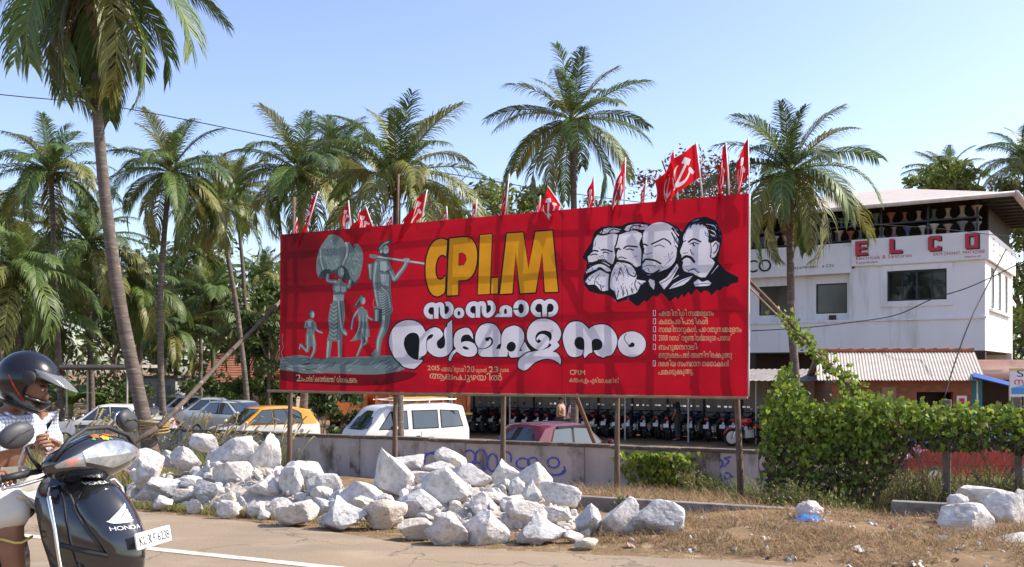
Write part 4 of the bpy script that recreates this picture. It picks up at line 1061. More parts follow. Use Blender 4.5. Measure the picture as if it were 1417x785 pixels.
def bush(label, px, py, d, W, H, kinds, seed, nleaf=1200, s=0.09, group=None, name='bush', zc=None):
    rg = random.Random(seed); c = P(px, py, d); bz = ground_z(c.x, d, False)
    t = thing(name, label, 'bush', (c.x, d, bz), 0, group)
    hc = max(0.15, c.z - bz)
    mb = MB()
    for k in range(9):
        a = rg.uniform(0, 6.28); e = Vector((W * .7 * math.cos(a), W * .7 * math.sin(a), hc + H * rg.uniform(-.5, .6)))
        mb.tube([(0.1 * math.cos(a), 0.1 * math.sin(a), -0.1), e * 0.5 + Vector((0, 0, 0.1)), e], [0.02, 0.014, 0.005], 4)
    mb.build('stems', m_bark, t)
    o = crown_leaves(rg, H, W, hc, 18, nleaf, s).build('foliage', [m_lf[k] for k in kinds], t); o.location = (0, 0, hc)
    return t
for i, (lb, px, py, d, W, H, k) in enumerate((
    ('dense green bush beside the orange truck cab', 462, 572, 33, 0.95, 1.0, ('dark', 'green')), ('bright green bush in front of the tiled house', 352, 545, 44, 1.5, 1.1, ('green', 'light')),
    ('rounded dark bush left of the tiled house', 290, 545, 47, 1.7, 1.3, ('green', 'dark')), ('wide green bush under the low shelter', 150, 545, 44, 1.9, 1.0, ('green', 'light')),
    ('yellow-green bush behind the parked motorbikes at the left', 60, 540, 46, 2.1, 1.2, ('light', 'green')), ('dark bush behind the silver cars', 385, 535, 45, 1.3, 1.4, ('dark', 'green')),
    ('green bush left of the grey hut', 205, 528, 50, 1.4, 1.2, ('green', 'olive')), ('leafy dark bush over the truck bonnet', 440, 548, 35, 0.8, 0.9, ('dark', 'green')),
    ('tall green bush at the left edge behind the rider', 10, 560, 42, 1.7, 1.4, ('green', 'light')))):
    bush(lb, px, py, d, W, H, k, 40 + i, 1500, 0.12)
# banana plants
m_ban = leafmat('banana_leaf', (0.13, 0.20, 0.04), (0.09, 0.15, 0.03), 0.35, 0.3)
for i, (px, d, h) in enumerate(((98, 41, 2.6), (132, 43, 2.2), (40, 42, 2.4), (255, 47, 2.0), (178, 45, 2.2), (318, 49, 1.9))):
    b = P(px, HY, d); bz = ground_z(b.x, d, False); rg = random.Random(70 + i)
    t = thing('banana_plant', ('banana plant with broad bright leaves left of the shelter post', 'banana plant with drooping leaves under the shelter roof', 'banana plant at the left edge of the thicket', 'low banana plant right of the grey hut', 'banana plant right behind the shelter', 'small banana plant before the tiled house')[i], 'plant', (b.x, d, bz), 0, 'banana plants in the thicket')
    mb = MB(); mb.tube([(0, 0, -.1), (0, 0, h * 0.5)], [0.14, 0.09], 8); mb.build('stem', m_lf['light'], t)
    mb = MB()
    for k in range(8):
        a = k * 2.4 + rg.uniform(-.3, .3); e0 = rg.uniform(0.5, 1.3); L = h * rg.uniform(0.55, 0.8); q = Vector((0, 0, h * 0.45)); rows = []
        for j in range(9):
            u = j / 8; e = e0 - 1.7 * u ** 1.5; dv = Vector((math.cos(a) * math.cos(e), math.sin(a) * math.cos(e), math.sin(e))); sd = Vector((-math.sin(a), math.cos(a), 0))
            w = 0.26 * math.sin(min(1, u * 1.08 + 0.05) * PI) ** 0.6 * h / 2.4 if u < 0.98 else 0.01
            rows += [q - sd * w + Vector((0, 0, -w * .3)), q, q + sd * w + Vector((0, 0, -w * .3))]; q = q + dv * L / 8
        mb.add(rows, [(3 * j + m, 3 * j + m + 1, 3 * j + m + 4, 3 * j + m + 3) for j in range(8) for m in (0, 1)])
    mb.build('leaves', m_ban, t)
# the wood far behind, one mass
rg = random.Random(99); mb = MB()
for k in range(620):
    x = rg.uniform(-80, 66); y = rg.uniform(64, 84)
    z = rg.uniform(-0.5, 9.0) if x < -8 else rg.uniform(-0.5, 5.5)
    r = rg.uniform(1.2, 2.4)
    clump(mb, rg, Vector((x, y, z)), (r * 1.3, r, r), 62, 0.4, mi=rg.choice((0, 0, 1, 2)), shell=0.45)
o = mb.build('treeline', [m_lf['green'], m_lf['dark'], m_lf['olive']])
tag(o, 'far wood closing the view behind the car park', 'woodland', kind='stuff')
# ================================================================ BOUNDARY WALL, KERB, RUBBLE
m_wall = mat('stained_plaster', (0.56, 0.545, 0.54), (0.42, 0.40, 0.385), 1.6, 0.9, 0.4, 12, c3=(0.12, 0.105, 0.09), sc3=1.9, stretch=(1, 1, 0.45), lo3=0.56, hi3=0.72, spec=0.2)
m_cope = mat('dark_coping', (0.17, 0.145, 0.125), (0.10, 0.085, 0.075), 4, 0.95, 0.5, 20, c3=(0.30, 0.26, 0.22), sc3=7, spec=0.2)
m_graf = mat('blue_wall_paint', (0.07, 0.10, 0.50), (0.14, 0.18, 0.52), 14, 0.8, spec=0.2, c3=(0.38, 0.36, 0.42), sc3=22, lo3=0.56, hi3=0.66)
WA = Vector((-9.5, 25.5, 0)); WB = Vector((7.2, 16.75, 0))
WA = Vector((-5.08, 23.0, 0)) + (Vector((-5.08, 23.0, 0)) - Vector((4.69, 18.0, 0))).normalized() * 7.5
WB = Vector((4.69, 18.0, 0)) + (Vector((4.69, 18.0, 0)) - Vector((-5.08, 23.0, 0))).normalized() * 1.2
WU = (WB - WA).normalized(); WN = Vector((WU.y, -WU.x, 0)); WLn = (WB - WA).length
WT = -0.10
w = thing('boundary_wall', 'low stained plaster wall with dark coping and blue painted letters behind the rubble', 'wall', tuple(WA))
wr = WU.to_3d()
ang = math.atan2(WU.y, WU.x)
mb = MB()
mb.box((WLn / 2, 0, (WT - 1.5) / 2), (WLn, 0.15, WT + 1.5)); body = mb.build('wall_face', m_wall, w); w.rotation_euler = (0, 0, ang)
mb = MB()
nseg = 14
for k in range(nseg):
    x0 = WLn * k / nseg; x1 = WLn * (k + 1) / nseg
    mb.box(((x0 + x1) / 2, 0, WT + 0.03 + 0.008 * math.sin(k * 2.1)), (x1 - x0 - 0.012, 0.23, 0.07))
mb.build('coping', m_cope, w, bevel=0.012)
for k in range(7):
    mb = MB(); mb.box((1.0 + k * 2.75, -0.012, (WT - 1.5) / 2 - 0.003), (0.26, 0.2, WT + 1.488)); mb.build('pier', mat('pier_plaster', (0.46, 0.44, 0.42), (0.28, 0.26, 0.24), 3, 0.9, 0.4, 14, c3=(0.1, 0.09, 0.08), sc3=3) if k == 0 else bpy.data.materials['pier_plaster'], w)
def on_wall(px, py, off=0.083):
    dx = (px - CX) / F; n = Vector((-WU.y, WU.x)); d = (WA.x * n.x + WA.y * n.y) / (dx * n.x + n.y)
    q = Vector((dx * d, d, CAMZ - (py - HY) * d / F)); return ((q - WA).dot(WU), -off, q.z)
gp = Paint()
ringp = lambda cx, cy, rx, ry, a0=0, a1=360: [(cx + rx * math.cos(R(a)), cy + ry * math.sin(R(a))) for a in range(a0, a1 + 1, 24)]
for p in (ringp(598, 634, 10, 7, -200, 60), ringp(622, 632, 11, 11, 100, 400), [(590, 640), (592, 630), (606, 626), (611, 640)], ringp(652, 632, 8, 9, -180, 140), [(661, 640), (661, 628), (668, 622), (676, 630), (676, 648)], ringp(663, 648, 7, 8), ringp(684, 640, 7, 12), ringp(703, 634, 7, 9, 150, 400), [(697, 640), (699, 650)], ringp(726, 641, 9, 7, 0, 360), ringp(740, 640, 7, 7, 120, 420), ringp(768, 640, 8, 7, 0, 360), [(758, 650), (763, 656), (776, 657), (784, 652), (783, 646)], ringp(770, 650, 12, 7, 10, 170),
          ringp(985, 640, 5, 5), [(975, 636), (977, 645), (980, 640)], ringp(997, 641, 5, 5), [(1004, 645), (1010, 638), (1004, 634), (1012, 632)], [(975, 662), (980, 656), (985, 663), (992, 656)], [(998, 655), (1000, 664)], ringp(1008, 658, 4, 4)):
    gp.stroke(p, 2.7, 0)
gv, gf, _ = gp.solve()
mb = MB(); mb.add([on_wall(p.x, p.y) for p in gv], gf); mb.build('painted_letters', m_graf, w)

# concrete drain edge
m_conc = mat('grey_concrete', (0.27, 0.24, 0.21), (0.18, 0.16, 0.14), 3, 0.9, 0.5, 25, c3=(0.11, 0.10, 0.085), sc3=5)
def edge_beam(t0, t1, s, label):
    mb = MB(); a = EA + EU * t0 + EN * s; L_ = t1 - t0
    z = ground_z(*(EA + EU * (t0 + t1) / 2 + EN * s)[:], False)
    mb.box((L_ / 2, 0, 0), (L_, 0.13, 0.26))
    o = mb.build('drain_edge', m_conc, None, bevel=0.015); o.location = (a.x, a.y, z + 0.02); o.rotation_euler = (0, 0, math.atan2(EU.y, EU.x))
    tag(o, label, 'kerb')
edge_beam(2.2, 5.75, 3.45, 'long grey concrete edging beam behind the row of single boulders')
edge_beam(6.5, 8.3, 3.5, 'short half-buried concrete edging beam by the right-hand boulders')

# ---------------------------------------------------------------- boulders
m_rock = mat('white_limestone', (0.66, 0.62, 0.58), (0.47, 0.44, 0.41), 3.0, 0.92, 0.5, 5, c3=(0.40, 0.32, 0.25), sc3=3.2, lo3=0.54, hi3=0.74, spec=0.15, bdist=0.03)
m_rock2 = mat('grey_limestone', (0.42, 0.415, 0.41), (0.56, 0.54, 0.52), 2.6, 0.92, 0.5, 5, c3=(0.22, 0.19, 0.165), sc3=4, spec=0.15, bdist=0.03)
m_rock3 = mat('sandy_limestone', (0.55, 0.46, 0.36), (0.62, 0.56, 0.48), 2.6, 0.92, 0.5, 5, c3=(0.33, 0.24, 0.17), sc3=4, spec=0.15, bdist=0.03)
def rock_mesh(seed, sub=4, planes=11):
    rg = random.Random(seed)
    bmr = bmesh.new(); bmesh.ops.create_icosphere(bmr, subdivisions=sub, radius=1.0)
    pls = []
    for k in range(planes):
        n = Vector((rg.gauss(0, 1), rg.gauss(0, 1), rg.gauss(0, 1))).normalized(); pls.append((n, rg.uniform(0.48, 0.88)))
    for k in range(9):
        n = Vector((rg.gauss(0, 1), rg.gauss(0, 1), rg.gauss(0, 1))).normalized(); pls.append((n, rg.uniform(0.80, 0.97)))
    off = Vector((seed * 1.7, seed * 0.3, 0))
    for v in bmr.verts:
        d = v.co.normalized(); r = 1.15
        ds = sorted(h / d.dot(n) for n, h in pls if d.dot(n) > 0.05)
        if ds:
            r = min(r, ds[0])
            if len(ds) > 1: r -= 0.012 * math.exp(-(ds[1] - ds[0]) * 18)      # worn edges
        r *= 1 + 0.035 * noise.noise(d * 2.2 + off) + 0.03 * noise.noise(d * 5 + off) + 0.012 * noise.noise(d * 13 + off)
        v.co = d * r
    me = bpy.data.meshes.new('boulder'); bmr.to_mesh(me); bmr.free()
    return me
m_rocks = [m_rock, m_rock2, m_rock3]
def front_d(px):
    """distance of the foot of the pile along this sight line"""
    x = (px - CX) / F
    # s = 0.55 -> solve on the ray
    k = 0.55
    return (k + EA.x * EN.x + EA.y * EN.y) / (x * EN.x + EN.y)
nrock = 0
def boulder(px, py, w_, h_, label, mi=0, tilt=0.0, d=None, lift=None, seed=None, group='white boulders dumped along the road', deep=1.0):
    global nrock
    nrock += 1
    rg = random.Random(nrock * 13 + 5)
    fd = front_d(px)
    if d is None:
        yfoot = HY + 1.47 * F / fd
        yb_ = py + h_ * 0.46
        d = fd + (yfoot - yb_) * 0.021 if yb_ < yfoot else 1.46 * F / (yb_ - HY)
    c = P(px, py, d)
    sx = w_ * d / F / 2 * 1.10; sz = h_ * d / F / 2 * 1.16
    me = rock_mesh(nrock + 3 if seed is None else seed, 4 if w_ > 34 else 3)
    me.materials.append(m_rocks[mi])
    o = bpy.data.objects.new('boulder', me); COL.objects.link(o)
    o.location = c + Vector((0, sx * 0.35, -0.05 * sz)); o.scale = (sx, max(sx, sz) * 0.8 * deep * rg.uniform(0.85, 1.1), sz)
    me.transform(Matrix.Rotation(rg.uniform(0, 6.28), 4, 'Z') @ Matrix.Rotation(rg.uniform(0, 6.28), 4, 'X'))
    # even out the outline so the asked size is met
    xs = [v.co.x for v in me.vertices]; zs = [v.co.z for v in me.vertices]
    me.transform(Matrix.Diagonal((2 / (max(xs) - min(xs)), 1, 2 / (max(zs) - min(zs)), 1)))
    if any(k in label for k in ('pointed', 'spiked', 'triangular', 'wedge', 'tent', 'roof', 'peak', 'ridged')):
        for v in me.vertices:
            k = max(.25, 1 - .62 * max(0, v.co.z + .2)); v.co.x = v.co.x * k + (.25 if 'spiked' in label else .05) * -max(0, v.co.z)
    o.rotation_euler = (0, tilt * .7, 0)
    tag(o, label, 'boulder', group)
    return o
BL = [(285, 612, 36, 25, 'rounded boulder perched on top at the left end of the pile', 0, 0, ), (202, 652, 46, 54, 'big pale boulder half hidden behind the scooter front', 0, .2), (233, 634, 34, 24, 'greyish block between the scooter and a flat-topped boulder', 1, 0),
      (254, 636, 42, 32, 'flat-topped square boulder near the palm foot', 0, .1), (322, 632, 62, 46, 'largest bulging boulder in the upper left of the pile', 0, -.2), (320, 656, 54, 46, 'pale boulder leaning under the largest bulging one', 0, .5),
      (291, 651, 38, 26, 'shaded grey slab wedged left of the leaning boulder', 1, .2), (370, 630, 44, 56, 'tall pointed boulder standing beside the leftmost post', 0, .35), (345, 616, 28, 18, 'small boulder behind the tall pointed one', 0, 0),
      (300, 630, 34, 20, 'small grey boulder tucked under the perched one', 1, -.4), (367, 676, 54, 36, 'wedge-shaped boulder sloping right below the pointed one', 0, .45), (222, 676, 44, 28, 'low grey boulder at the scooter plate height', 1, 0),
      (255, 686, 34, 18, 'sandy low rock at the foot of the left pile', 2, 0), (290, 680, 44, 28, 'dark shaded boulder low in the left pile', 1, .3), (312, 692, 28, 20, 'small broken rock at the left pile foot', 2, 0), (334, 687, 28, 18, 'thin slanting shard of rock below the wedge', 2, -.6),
      (410, 711, 56, 36, 'broad squat boulder standing on the road edge left of centre', 0, 0), (422, 660, 62, 46, 'domed boulder right of the leftmost post', 1, -.2), (403, 668, 34, 46, 'upright boulder pressed against the domed one', 0, .2), (452, 676, 34, 34, 'leaning slab right of the domed boulder', 0, .6), (470, 690, 30, 22, 'grey wedge between two blocks left of centre', 1, .3),
      (473, 711, 62, 44, 'faceted boulder with a raised peak by the road edge', 1, -.2), (499, 683, 66, 46, 'large cube-like boulder left of the spiked one', 0, .05), (541, 656, 54, 62, 'spiked boulder with a sharp upright point', 0, -.15), (563, 642, 52, 24, 'flat ledge boulder at the foot of the second post', 0, .1),
      (606, 649, 46, 20, 'long flat block behind the biggest egg-shaped boulder', 1, 0), (628, 635, 44, 28, 'dome boulder on top of the pile before the blue letters', 0, .25), (612, 682, 64, 58, 'biggest egg-shaped boulder in the middle of the pile', 0, .35), (581, 660, 36, 20, 'small bright rock under the flat ledge', 0, 0),
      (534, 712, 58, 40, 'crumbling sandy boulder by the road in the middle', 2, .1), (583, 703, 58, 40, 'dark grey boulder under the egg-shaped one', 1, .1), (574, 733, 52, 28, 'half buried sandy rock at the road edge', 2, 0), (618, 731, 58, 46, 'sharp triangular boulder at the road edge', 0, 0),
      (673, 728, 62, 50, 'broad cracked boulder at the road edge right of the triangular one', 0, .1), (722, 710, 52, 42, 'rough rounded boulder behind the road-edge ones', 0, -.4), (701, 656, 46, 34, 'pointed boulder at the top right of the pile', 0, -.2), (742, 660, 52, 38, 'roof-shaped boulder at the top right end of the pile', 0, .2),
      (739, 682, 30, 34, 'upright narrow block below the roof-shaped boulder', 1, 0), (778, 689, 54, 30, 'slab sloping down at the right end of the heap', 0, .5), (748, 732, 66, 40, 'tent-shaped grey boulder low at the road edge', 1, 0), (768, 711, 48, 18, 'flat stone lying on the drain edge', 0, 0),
      (816, 722, 44, 44, 'first of three single boulders, ridged on its face', 1, .2), (860, 718, 48, 48, 'middle one of three single boulders, round-shouldered', 0, .2), (916, 718, 68, 52, 'right-hand single boulder with brown drip stains', 1, 0), (655, 664, 52, 36, 'chunky boulder right of the dome boulder', 0, 0),
      (686, 691, 48, 18, 'thin flat slab in the middle right of the pile', 0, .1), (716, 679, 22, 28, 'small upright stone in the middle right of the pile', 1, 0), (650, 690, 36, 24, 'small block beside the biggest egg-shaped boulder', 0, .3), (700, 672, 34, 20, 'grey stone under the pointed top boulder', 1, 0), (640, 652, 30, 18, 'small wedge between the dome and chunky boulders', 0, 0), (808, 752, 32, 15, 'flat brown disc-like stone at the road edge', 2, 0)]
for b in BL:
    boulder(b[0], b[1], b[2], b[3], b[4], b[5], b[6])
for b in ((1349, 729, 80, 58, 'largest shaded boulder in the right-hand group', 0, .1, 9.0), (1362, 692, 60, 28, 'flat-topped boulder behind the largest right-hand one', 0, .1, 9.7), (1328, 698, 26, 26, 'small rounded boulder at the left of the right-hand group', 0, .2, 9.4),
          (1402, 712, 54, 52, 'boulder cut by the right picture edge in the right-hand group', 0, .3, 9.3), (1409, 757, 56, 26, 'low slab in the lower right corner', 0, -.1, 8.0), (1417, 690, 26, 22, 'small boulder at the right edge behind the others', 0, 0, 10.0)):
    boulder(*b[:7], d=b[7], group='white boulders at the right corner')
rgb = random.Random(23)
for k in range(85):
    px = rgb.choice((rgb.gauss(330, 75), rgb.gauss(640, 85), rgb.gauss(520, 120)))
    if not 195 < px < 800: continue
    fd = front_d(px); yf = HY + 1.47 * F / fd; hh = 90 * (math.exp(-((px - 330) / 130) ** 2) + .8 * math.exp(-((px - 640) / 135) ** 2)) 
    py = yf - rgb.uniform(-.1, .85) * hh * .95; w_ = rgb.uniform(13, 32)
    boulder(px, py, w_, w_ * rgb.uniform(.55, .95), 'small broken block lodged among the larger boulders of the pile', rgb.choice((0, 0, 1, 2)), rgb.uniform(-.4, .4), seed=300 + k % 9, group='small blocks lodged in the boulder pile')
# rubble bed under the pile: one mass of small stones on a low bank
def bank_h(px, d):
    fd = front_d(px); u = (d - fd) / 2.6
    k = math.exp(-((px - 330) / 130) ** 2) * 0.42 + math.exp(-((px - 640) / 135) ** 2) * 0.36
    return k * max(0, math.sin(max(0, min(1, u)) * PI)) if 0 < u < 1 else 0
mb = MB(); nx, ny = 120, 26; vv = []
for i in range(nx + 1):
    px = 175 + (860 - 175) * i / nx; fd = front_d(px)
    for j in range(ny + 1):
        d = fd - 0.1 + 2.9 * j / ny; q = P(px, HY, d)
        h = bank_h(px, d)
        vv.append((q.x, d, ground_z(q.x, d) - 0.03 + h * 1.1 + (0.09 * noise.noise(Vector((q.x * 5, d * 5, 0))) + 0.05 * noise.noise(Vector((q.x * 13, d * 13, 0)))) * min(1, h * 8)))
mb.add(vv, [(i * (ny + 1) + j, (i + 1) * (ny + 1) + j, (i + 1) * (ny + 1) + j + 1, i * (ny + 1) + j + 1) for i in range(nx) for j in range(ny)])
m_rub = mat('crushed_stone', (0.52, 0.48, 0.43), (0.34, 0.29, 0.235), 4, 0.95, 1.0, 22, c3=(0.20, 0.155, 0.11), sc3=6, spec=0.1)
small = [rock_mesh(900 + k, 2, 9) for k in range(4)]
rgk = random.Random(17)
def add_stone(mb, q, s):
    me = rgk.choice(small); M = Matrix.Translation(q) @ Euler((rgk.uniform(0, 6), rgk.uniform(0, 6), rgk.uniform(0, 6))).to_matrix().to_4x4() @ Matrix.Diagonal((s, s * rgk.uniform(.6, 1), s * rgk.uniform(.5, .9), 1))
    mb.add([M @ v.co for v in me.vertices], [tuple(p.vertices) for p in me.polygons], rgk.choice((0, 0, 0, 1, 2)))
ms = MB()
for k in range(1300):
    px = rgk.uniform(185, 840); fd = front_d(px); d = fd + rgk.uniform(-0.9 if 480 < px < 850 else -.3, 2.2); q = P(px, HY, d); h = bank_h(px, d)
    if rgk.random() > 0.35 + h * 2: continue
    s = rgk.choice((0.012, 0.02, 0.03, 0.045, 0.07)) if d > fd else rgk.choice((.008, .012, .02))
    q.z = ground_z(q.x, d) - 0.02 + h * 1.1 + s * 0.4; add_stone(ms, q, s)
for k in range(160):
    px = rgk.uniform(860, 1417); d = front_d(px) + rgk.uniform(-0.3, 2.2); q = P(px, HY, d); s = rgk.choice((0.01, 0.015, 0.025)); q.z = ground_z(q.x, d) + s * .4; add_stone(ms, q, s)
o = mb.build('rubble_bank', m_rub, smooth=True); tag(o, 'low bank of crushed stone and earth under the boulders', 'rubble', kind='stuff')
o = ms.build('stone_chips', [m_rock, m_rock2, m_rock3]); tag(o, 'scatter of small broken stones along the verge', 'stones', kind='stuff')
# ================================================================ CARS
def car_paint(n, c, rough=0.25): return mat(n, c, rough=rough, spec=0.5, coat=0.6)
m_glass = glass_mat('car_glass', (0.015, 0.02, 0.02), 0.72, 0.04)
m_black = mat('black_trim', (0.015, 0.015, 0.016), rough=0.5)
m_tyre = mat('tyre_rubber', (0.022, 0.021, 0.02), rough=0.85)
m_rim = mat('steel_rim', (0.45, 0.45, 0.46), rough=0.35, metal=0.8)
m_lampr = mat('tail_lamp_red', (0.45, 0.01, 0.01), rough=0.15, coat=0.5)
m_lampw = mat('lamp_clear', (0.75, 0.76, 0.78), rough=0.12, coat=0.8)
m_seat = mat('car_seat', (0.10, 0.09, 0.085), rough=0.9)
m_plate = mat('number_plate_white', (0.75, 0.75, 0.74), rough=0.5)
m_chrome = mat('chrome', (0.75, 0.75, 0.77), rough=0.12, metal=1.0)

def interp(tab, x):
    for (x0, v0), (x1, v1) in zip(tab, tab[1:]):
        if x <= x1:
            t = (x - x0) / (x1 - x0) if x1 > x0 else 0
            t = max(0, min(1, t)); return tuple(a + (b - a) * t for a, b in zip(v0, v1)) if hasattr(v0, '__len__') else v0 + (v1 - v0) * t
    return tab[-1][1]
def car(name, label, cat, loc, rz, prof, paint, W=1.5, belt=0.86, wb=(0.62, -0.62), Lh=1.85, roof_mat=None, side_wins=(), ws=None, rw=None, tumble=0.16, wheel_r=0.27, group=None, extras=None, lowmat=None, tailamp=True):
    """prof: upper outline [(x, z)] nose to tail (x forward). side_wins: loops in (x, z). ws / rw: (x_low, z_low, x_top, z_top)"""
    t = thing(name, label, cat, loc, rz, group)
    hw = W / 2
    def halfw(x, z):
        k = 1 - 0.10 * abs(x / Lh) ** 3.5
        if z <= belt: k *= 1 - 0.07 * ((belt - z) / belt) ** 2 
        else: k *= 1 - tumble * (z - belt) / 0.6
        return hw * k
    zmax = max(z for x, z in prof)
    mb = MB(); rings = []; mis = []
    xs = []
    for (x0, z0), (x1, z1) in zip(prof, prof[1:]):
        n = max(1, int(abs(x1 - x0) / 0.12) + (1 if abs(z1 - z0) > 0.1 else 0))
        for k in range(n): xs.append((lerp(x0, x1, k / n), lerp(z0, z1, k / n)))
    xs.append(prof[-1])
    for x, zt in xs:
        zb = 0.24; ring = []
        def wheel_arch(z):
            for wx in wb:
                dd = abs(x - wx * Lh)
                if dd < wheel_r * 1.2: z = max(z, wheel_r * 0.6 + math.sqrt(max(0, (wheel_r * 1.2) ** 2 - dd * dd)) * 0.8)
            return z
        zb = min(wheel_arch(zb), zt - 0.06)
        zs = [zb, lerp(zb, min(belt, zt), 0.35), lerp(zb, min(belt, zt), 0.75), min(belt, zt) - 0.005]
        if zt > belt + 0.02: zs += [lerp(belt, zt, 0.5), zt - 0.05 if zt - belt > 0.15 else lerp(belt, zt, 0.8)]
        else: zs += [zt - 0.003, zt - 0.002]
        L_ = [(x, halfw(x, z), z) for z in zs] + [(x, halfw(x, zt) * 0.88, zt - 0.004), (x, halfw(x, zt) * 0.5, zt + 0.012), (x, 0, zt + 0.018)]
        ring = L_ + [(p[0], -p[1], p[2]) for p in L_[-2::-1]]
        rings.append(ring)
    n = len(rings[0])
    mb.loft(rings, closed=True)
    if roof_mat or lowmat:
        mb.m = []
        for f in mb.f:
            zc = sum(mb.v[i][2] for i in f) / len(f)
            mb.m.append(1 if (roof_mat and zc > belt + 0.03) else (2 if lowmat and zc < belt - 0.18 else 0))
        body = mb.build('body', [paint, roof_mat or paint, lowmat or paint], t, smooth=True)
    else: body = mb.build('body', paint, t, smooth=True)
    e = body.modifiers.new('es', 'EDGE_SPLIT'); e.split_angle = R(38)
    for loop in side_wins:
        for sg in (-1, 1):
            m2 = MB(); pl = catmull(loop, True, 2, 30)
            cx_ = sum(p[0] for p in pl) / len(pl); cz_ = sum(p[1] for p in pl) / len(pl)
            outer = [(x, sg * (halfw(x, z) + 0.004), z) for x, z in [(cx_ + (x - cx_) * 1.10, cz_ + (z - cz_) * 1.13) for x, z in pl]]
            inner = [(x, sg * (halfw(x, z) + 0.009), z) for x, z in pl]
            k = len(pl); m2.add([(*p,) for p in outer], [tuple(range(k))], 0)
            m2.add([(*p,) for p in inner], [tuple(range(k))], 1)
            m2.build('side_window', [m_black, m_winglass], t)
    for nm, wnd in (('windscreen', ws), ('rear_window', rw)):
        if not wnd: continue
        x0, z0, x1, z1 = wnd; sg = 1 if nm == 'windscreen' else -1
        for inset, mt, off in ((0.0, m_black, 0.010), (0.05, m_winglass, 0.017)):
            m2 = MB(); vv = []
            dv = Vector((x1 - x0, 0, z1 - z0)).normalized(); nn = Vector((dv.z * 1, 0, -dv.x)) * sg
            if nn.x * sg < 0: nn = -nn
            for i in range(7):
                u = -1 + 2 * i / 6
                for j in range(4):
                    v = lerp(inset, 1 - inset, j / 3); x = lerp(x0, x1, v); z = lerp(z0, z1, v)
                    hwz = halfw(x, z) * (0.93 - inset * 0.6)
                    p = Vector((x - 0.05 * sg * u * u * 0.6, u * hwz, z)) + nn * off
                    vv.append(p)
            m2.add(vv, [(i * 4 + j, (i + 1) * 4 + j, (i + 1) * 4 + j + 1, i * 4 + j + 1) for i in range(6) for j in range(3)])
            if inset == 0: fr = m2.build(nm, mt, t)
            else: m2.build('glass', mt, fr)
    for wx in wb:
        for sg in (-1, 1):
            MW = Matrix.Rotation(R(90), 3, 'X')
            m2 = MB(); m2.lathe([(wheel_r * 0.62, -0.085), (wheel_r * 0.93, -0.085), (wheel_r, -0.05), (wheel_r, 0.05), (wheel_r * 0.93, 0.085), (wheel_r * 0.62, 0.085)], (0, 0, 0), MW, 20)
            wo = m2.build('wheel', m_tyre, t, smooth=True); wo.location = (wx * Lh, sg * (hw - 0.10), wheel_r)
            m2 = MB(); m2.lathe([(0.02, 0.05), (wheel_r * 0.35, 0.075), (wheel_r * 0.6, 0.06), (wheel_r * 0.63, 0.088), (wheel_r * 0.66, 0.088)], (0, 0, 0), Matrix.Rotation(R(-90 * sg), 3, 'X'), 16)
            m2.build('rim', m_rim, wo, smooth=True)
    xn, xt = prof[0][0], prof[-1][0]
    for sg in (-1, 1):
        m2 = MB(); m2.box((xn - 0.08, sg * hw * 0.66, belt * 0.78), (0.1, 0.28, 0.13)); m2.build('headlight', m_lampw, t, bevel=0.03)
        m2 = MB(); m2.box((xt + 0.05, sg * hw * 0.76, belt * 0.86), (0.09, 0.14, 0.26)); m2.build('tail_light', m_lampr, t, bevel=0.02)
        m2 = MB(); m2.ball((prof[0][0] * 0.48, sg * (hw + 0.09), belt + 0.08), (0.05, 0.09, 0.07)); m2.build('wing_mirror', paint, t, smooth=True)
    m2 = MB(); m2.box((xn - 0.0, 0, 0.42), (0.10, W * 0.86, 0.2)); m2.build('front_bumper', lowmat or m_black, t, bevel=0.04)
    m2 = MB(); m2.box((xt + 0.0, 0, 0.42), (0.10, W * 0.86, 0.2)); m2.build('rear_bumper', lowmat or m_black, t, bevel=0.04)
    m2 = MB(); m2.box((xt - 0.055, 0, 0.62), (0.02, 0.42, 0.1)); m2.build('number_plate', m_plate, t)
    if extras: extras(t, halfw)
    return t
m_winglass = mat('tinted_glass', (0.018, 0.024, 0.024), rough=0.03, spec=0.9, coat=1.0)
YG = lambda x, y: ground_z(x, y, False) + 0.0
def place(px, d, dz=0):
    q = P(px, HY, d); return (q.x, d, YG(q.x, d) + dz)
HATCH = [(1.72, 0.45), (1.70, 0.66), (1.35, 0.84), (0.98, 0.92), (0.30, 1.42), (0.0, 1.47), (-0.75, 1.47), (-1.35, 1.36), (-1.62, 0.92), (-1.66, 0.55)]
# taxi-coloured small hatchback: orange above, white below
m_org = car_paint('orange_paint', (0.78, 0.33, 0.03)); m_wht = car_paint('white_paint', (0.78, 0.77, 0.74)); m_mar = car_paint('maroon_paint', (0.14, 0.012, 0.02)); m_silv = mat('silver_paint', (0.52, 0.55, 0.58), rough=0.28, metal=0.4, coat=0.5); m_redc = car_paint('red_paint', (0.28, 0.015, 0.02))
def taxi_extra(t, hwf):
    m2 = MB(); m2.prism([(1.0, 0.3, 0.955), (1.0, -0.25, 0.955), (1.5, -0.4, 0.80), (1.5, -0.05, 0.80)], (0, 0, 0.012)); m2.build('bonnet_sticker', mat('purple_sticker', (0.10, 0.06, 0.14), rough=0.5), t)
    for x, r in ((-1.0, 0.06), (-0.75, 0.035), (-0.6, 0.03)):
        for sg in (1, -1):
            m2 = MB(); m2.lathe([(0.001, 0.004), (r, 0.004), (r, 0.0)], (x, sg * (hwf(x, 0.72) + 0.004), 0.72), Matrix.Rotation(R(-90 * sg), 3, 'X'), 14); m2.build('door_sticker', mat('grey_sticker', (0.2, 0.2, 0.22), rough=0.5) if r == 0.06 and sg == 1 else bpy.data.materials['grey_sticker'], t)
heading = lambda dx, dy: math.atan2(dy, dx)
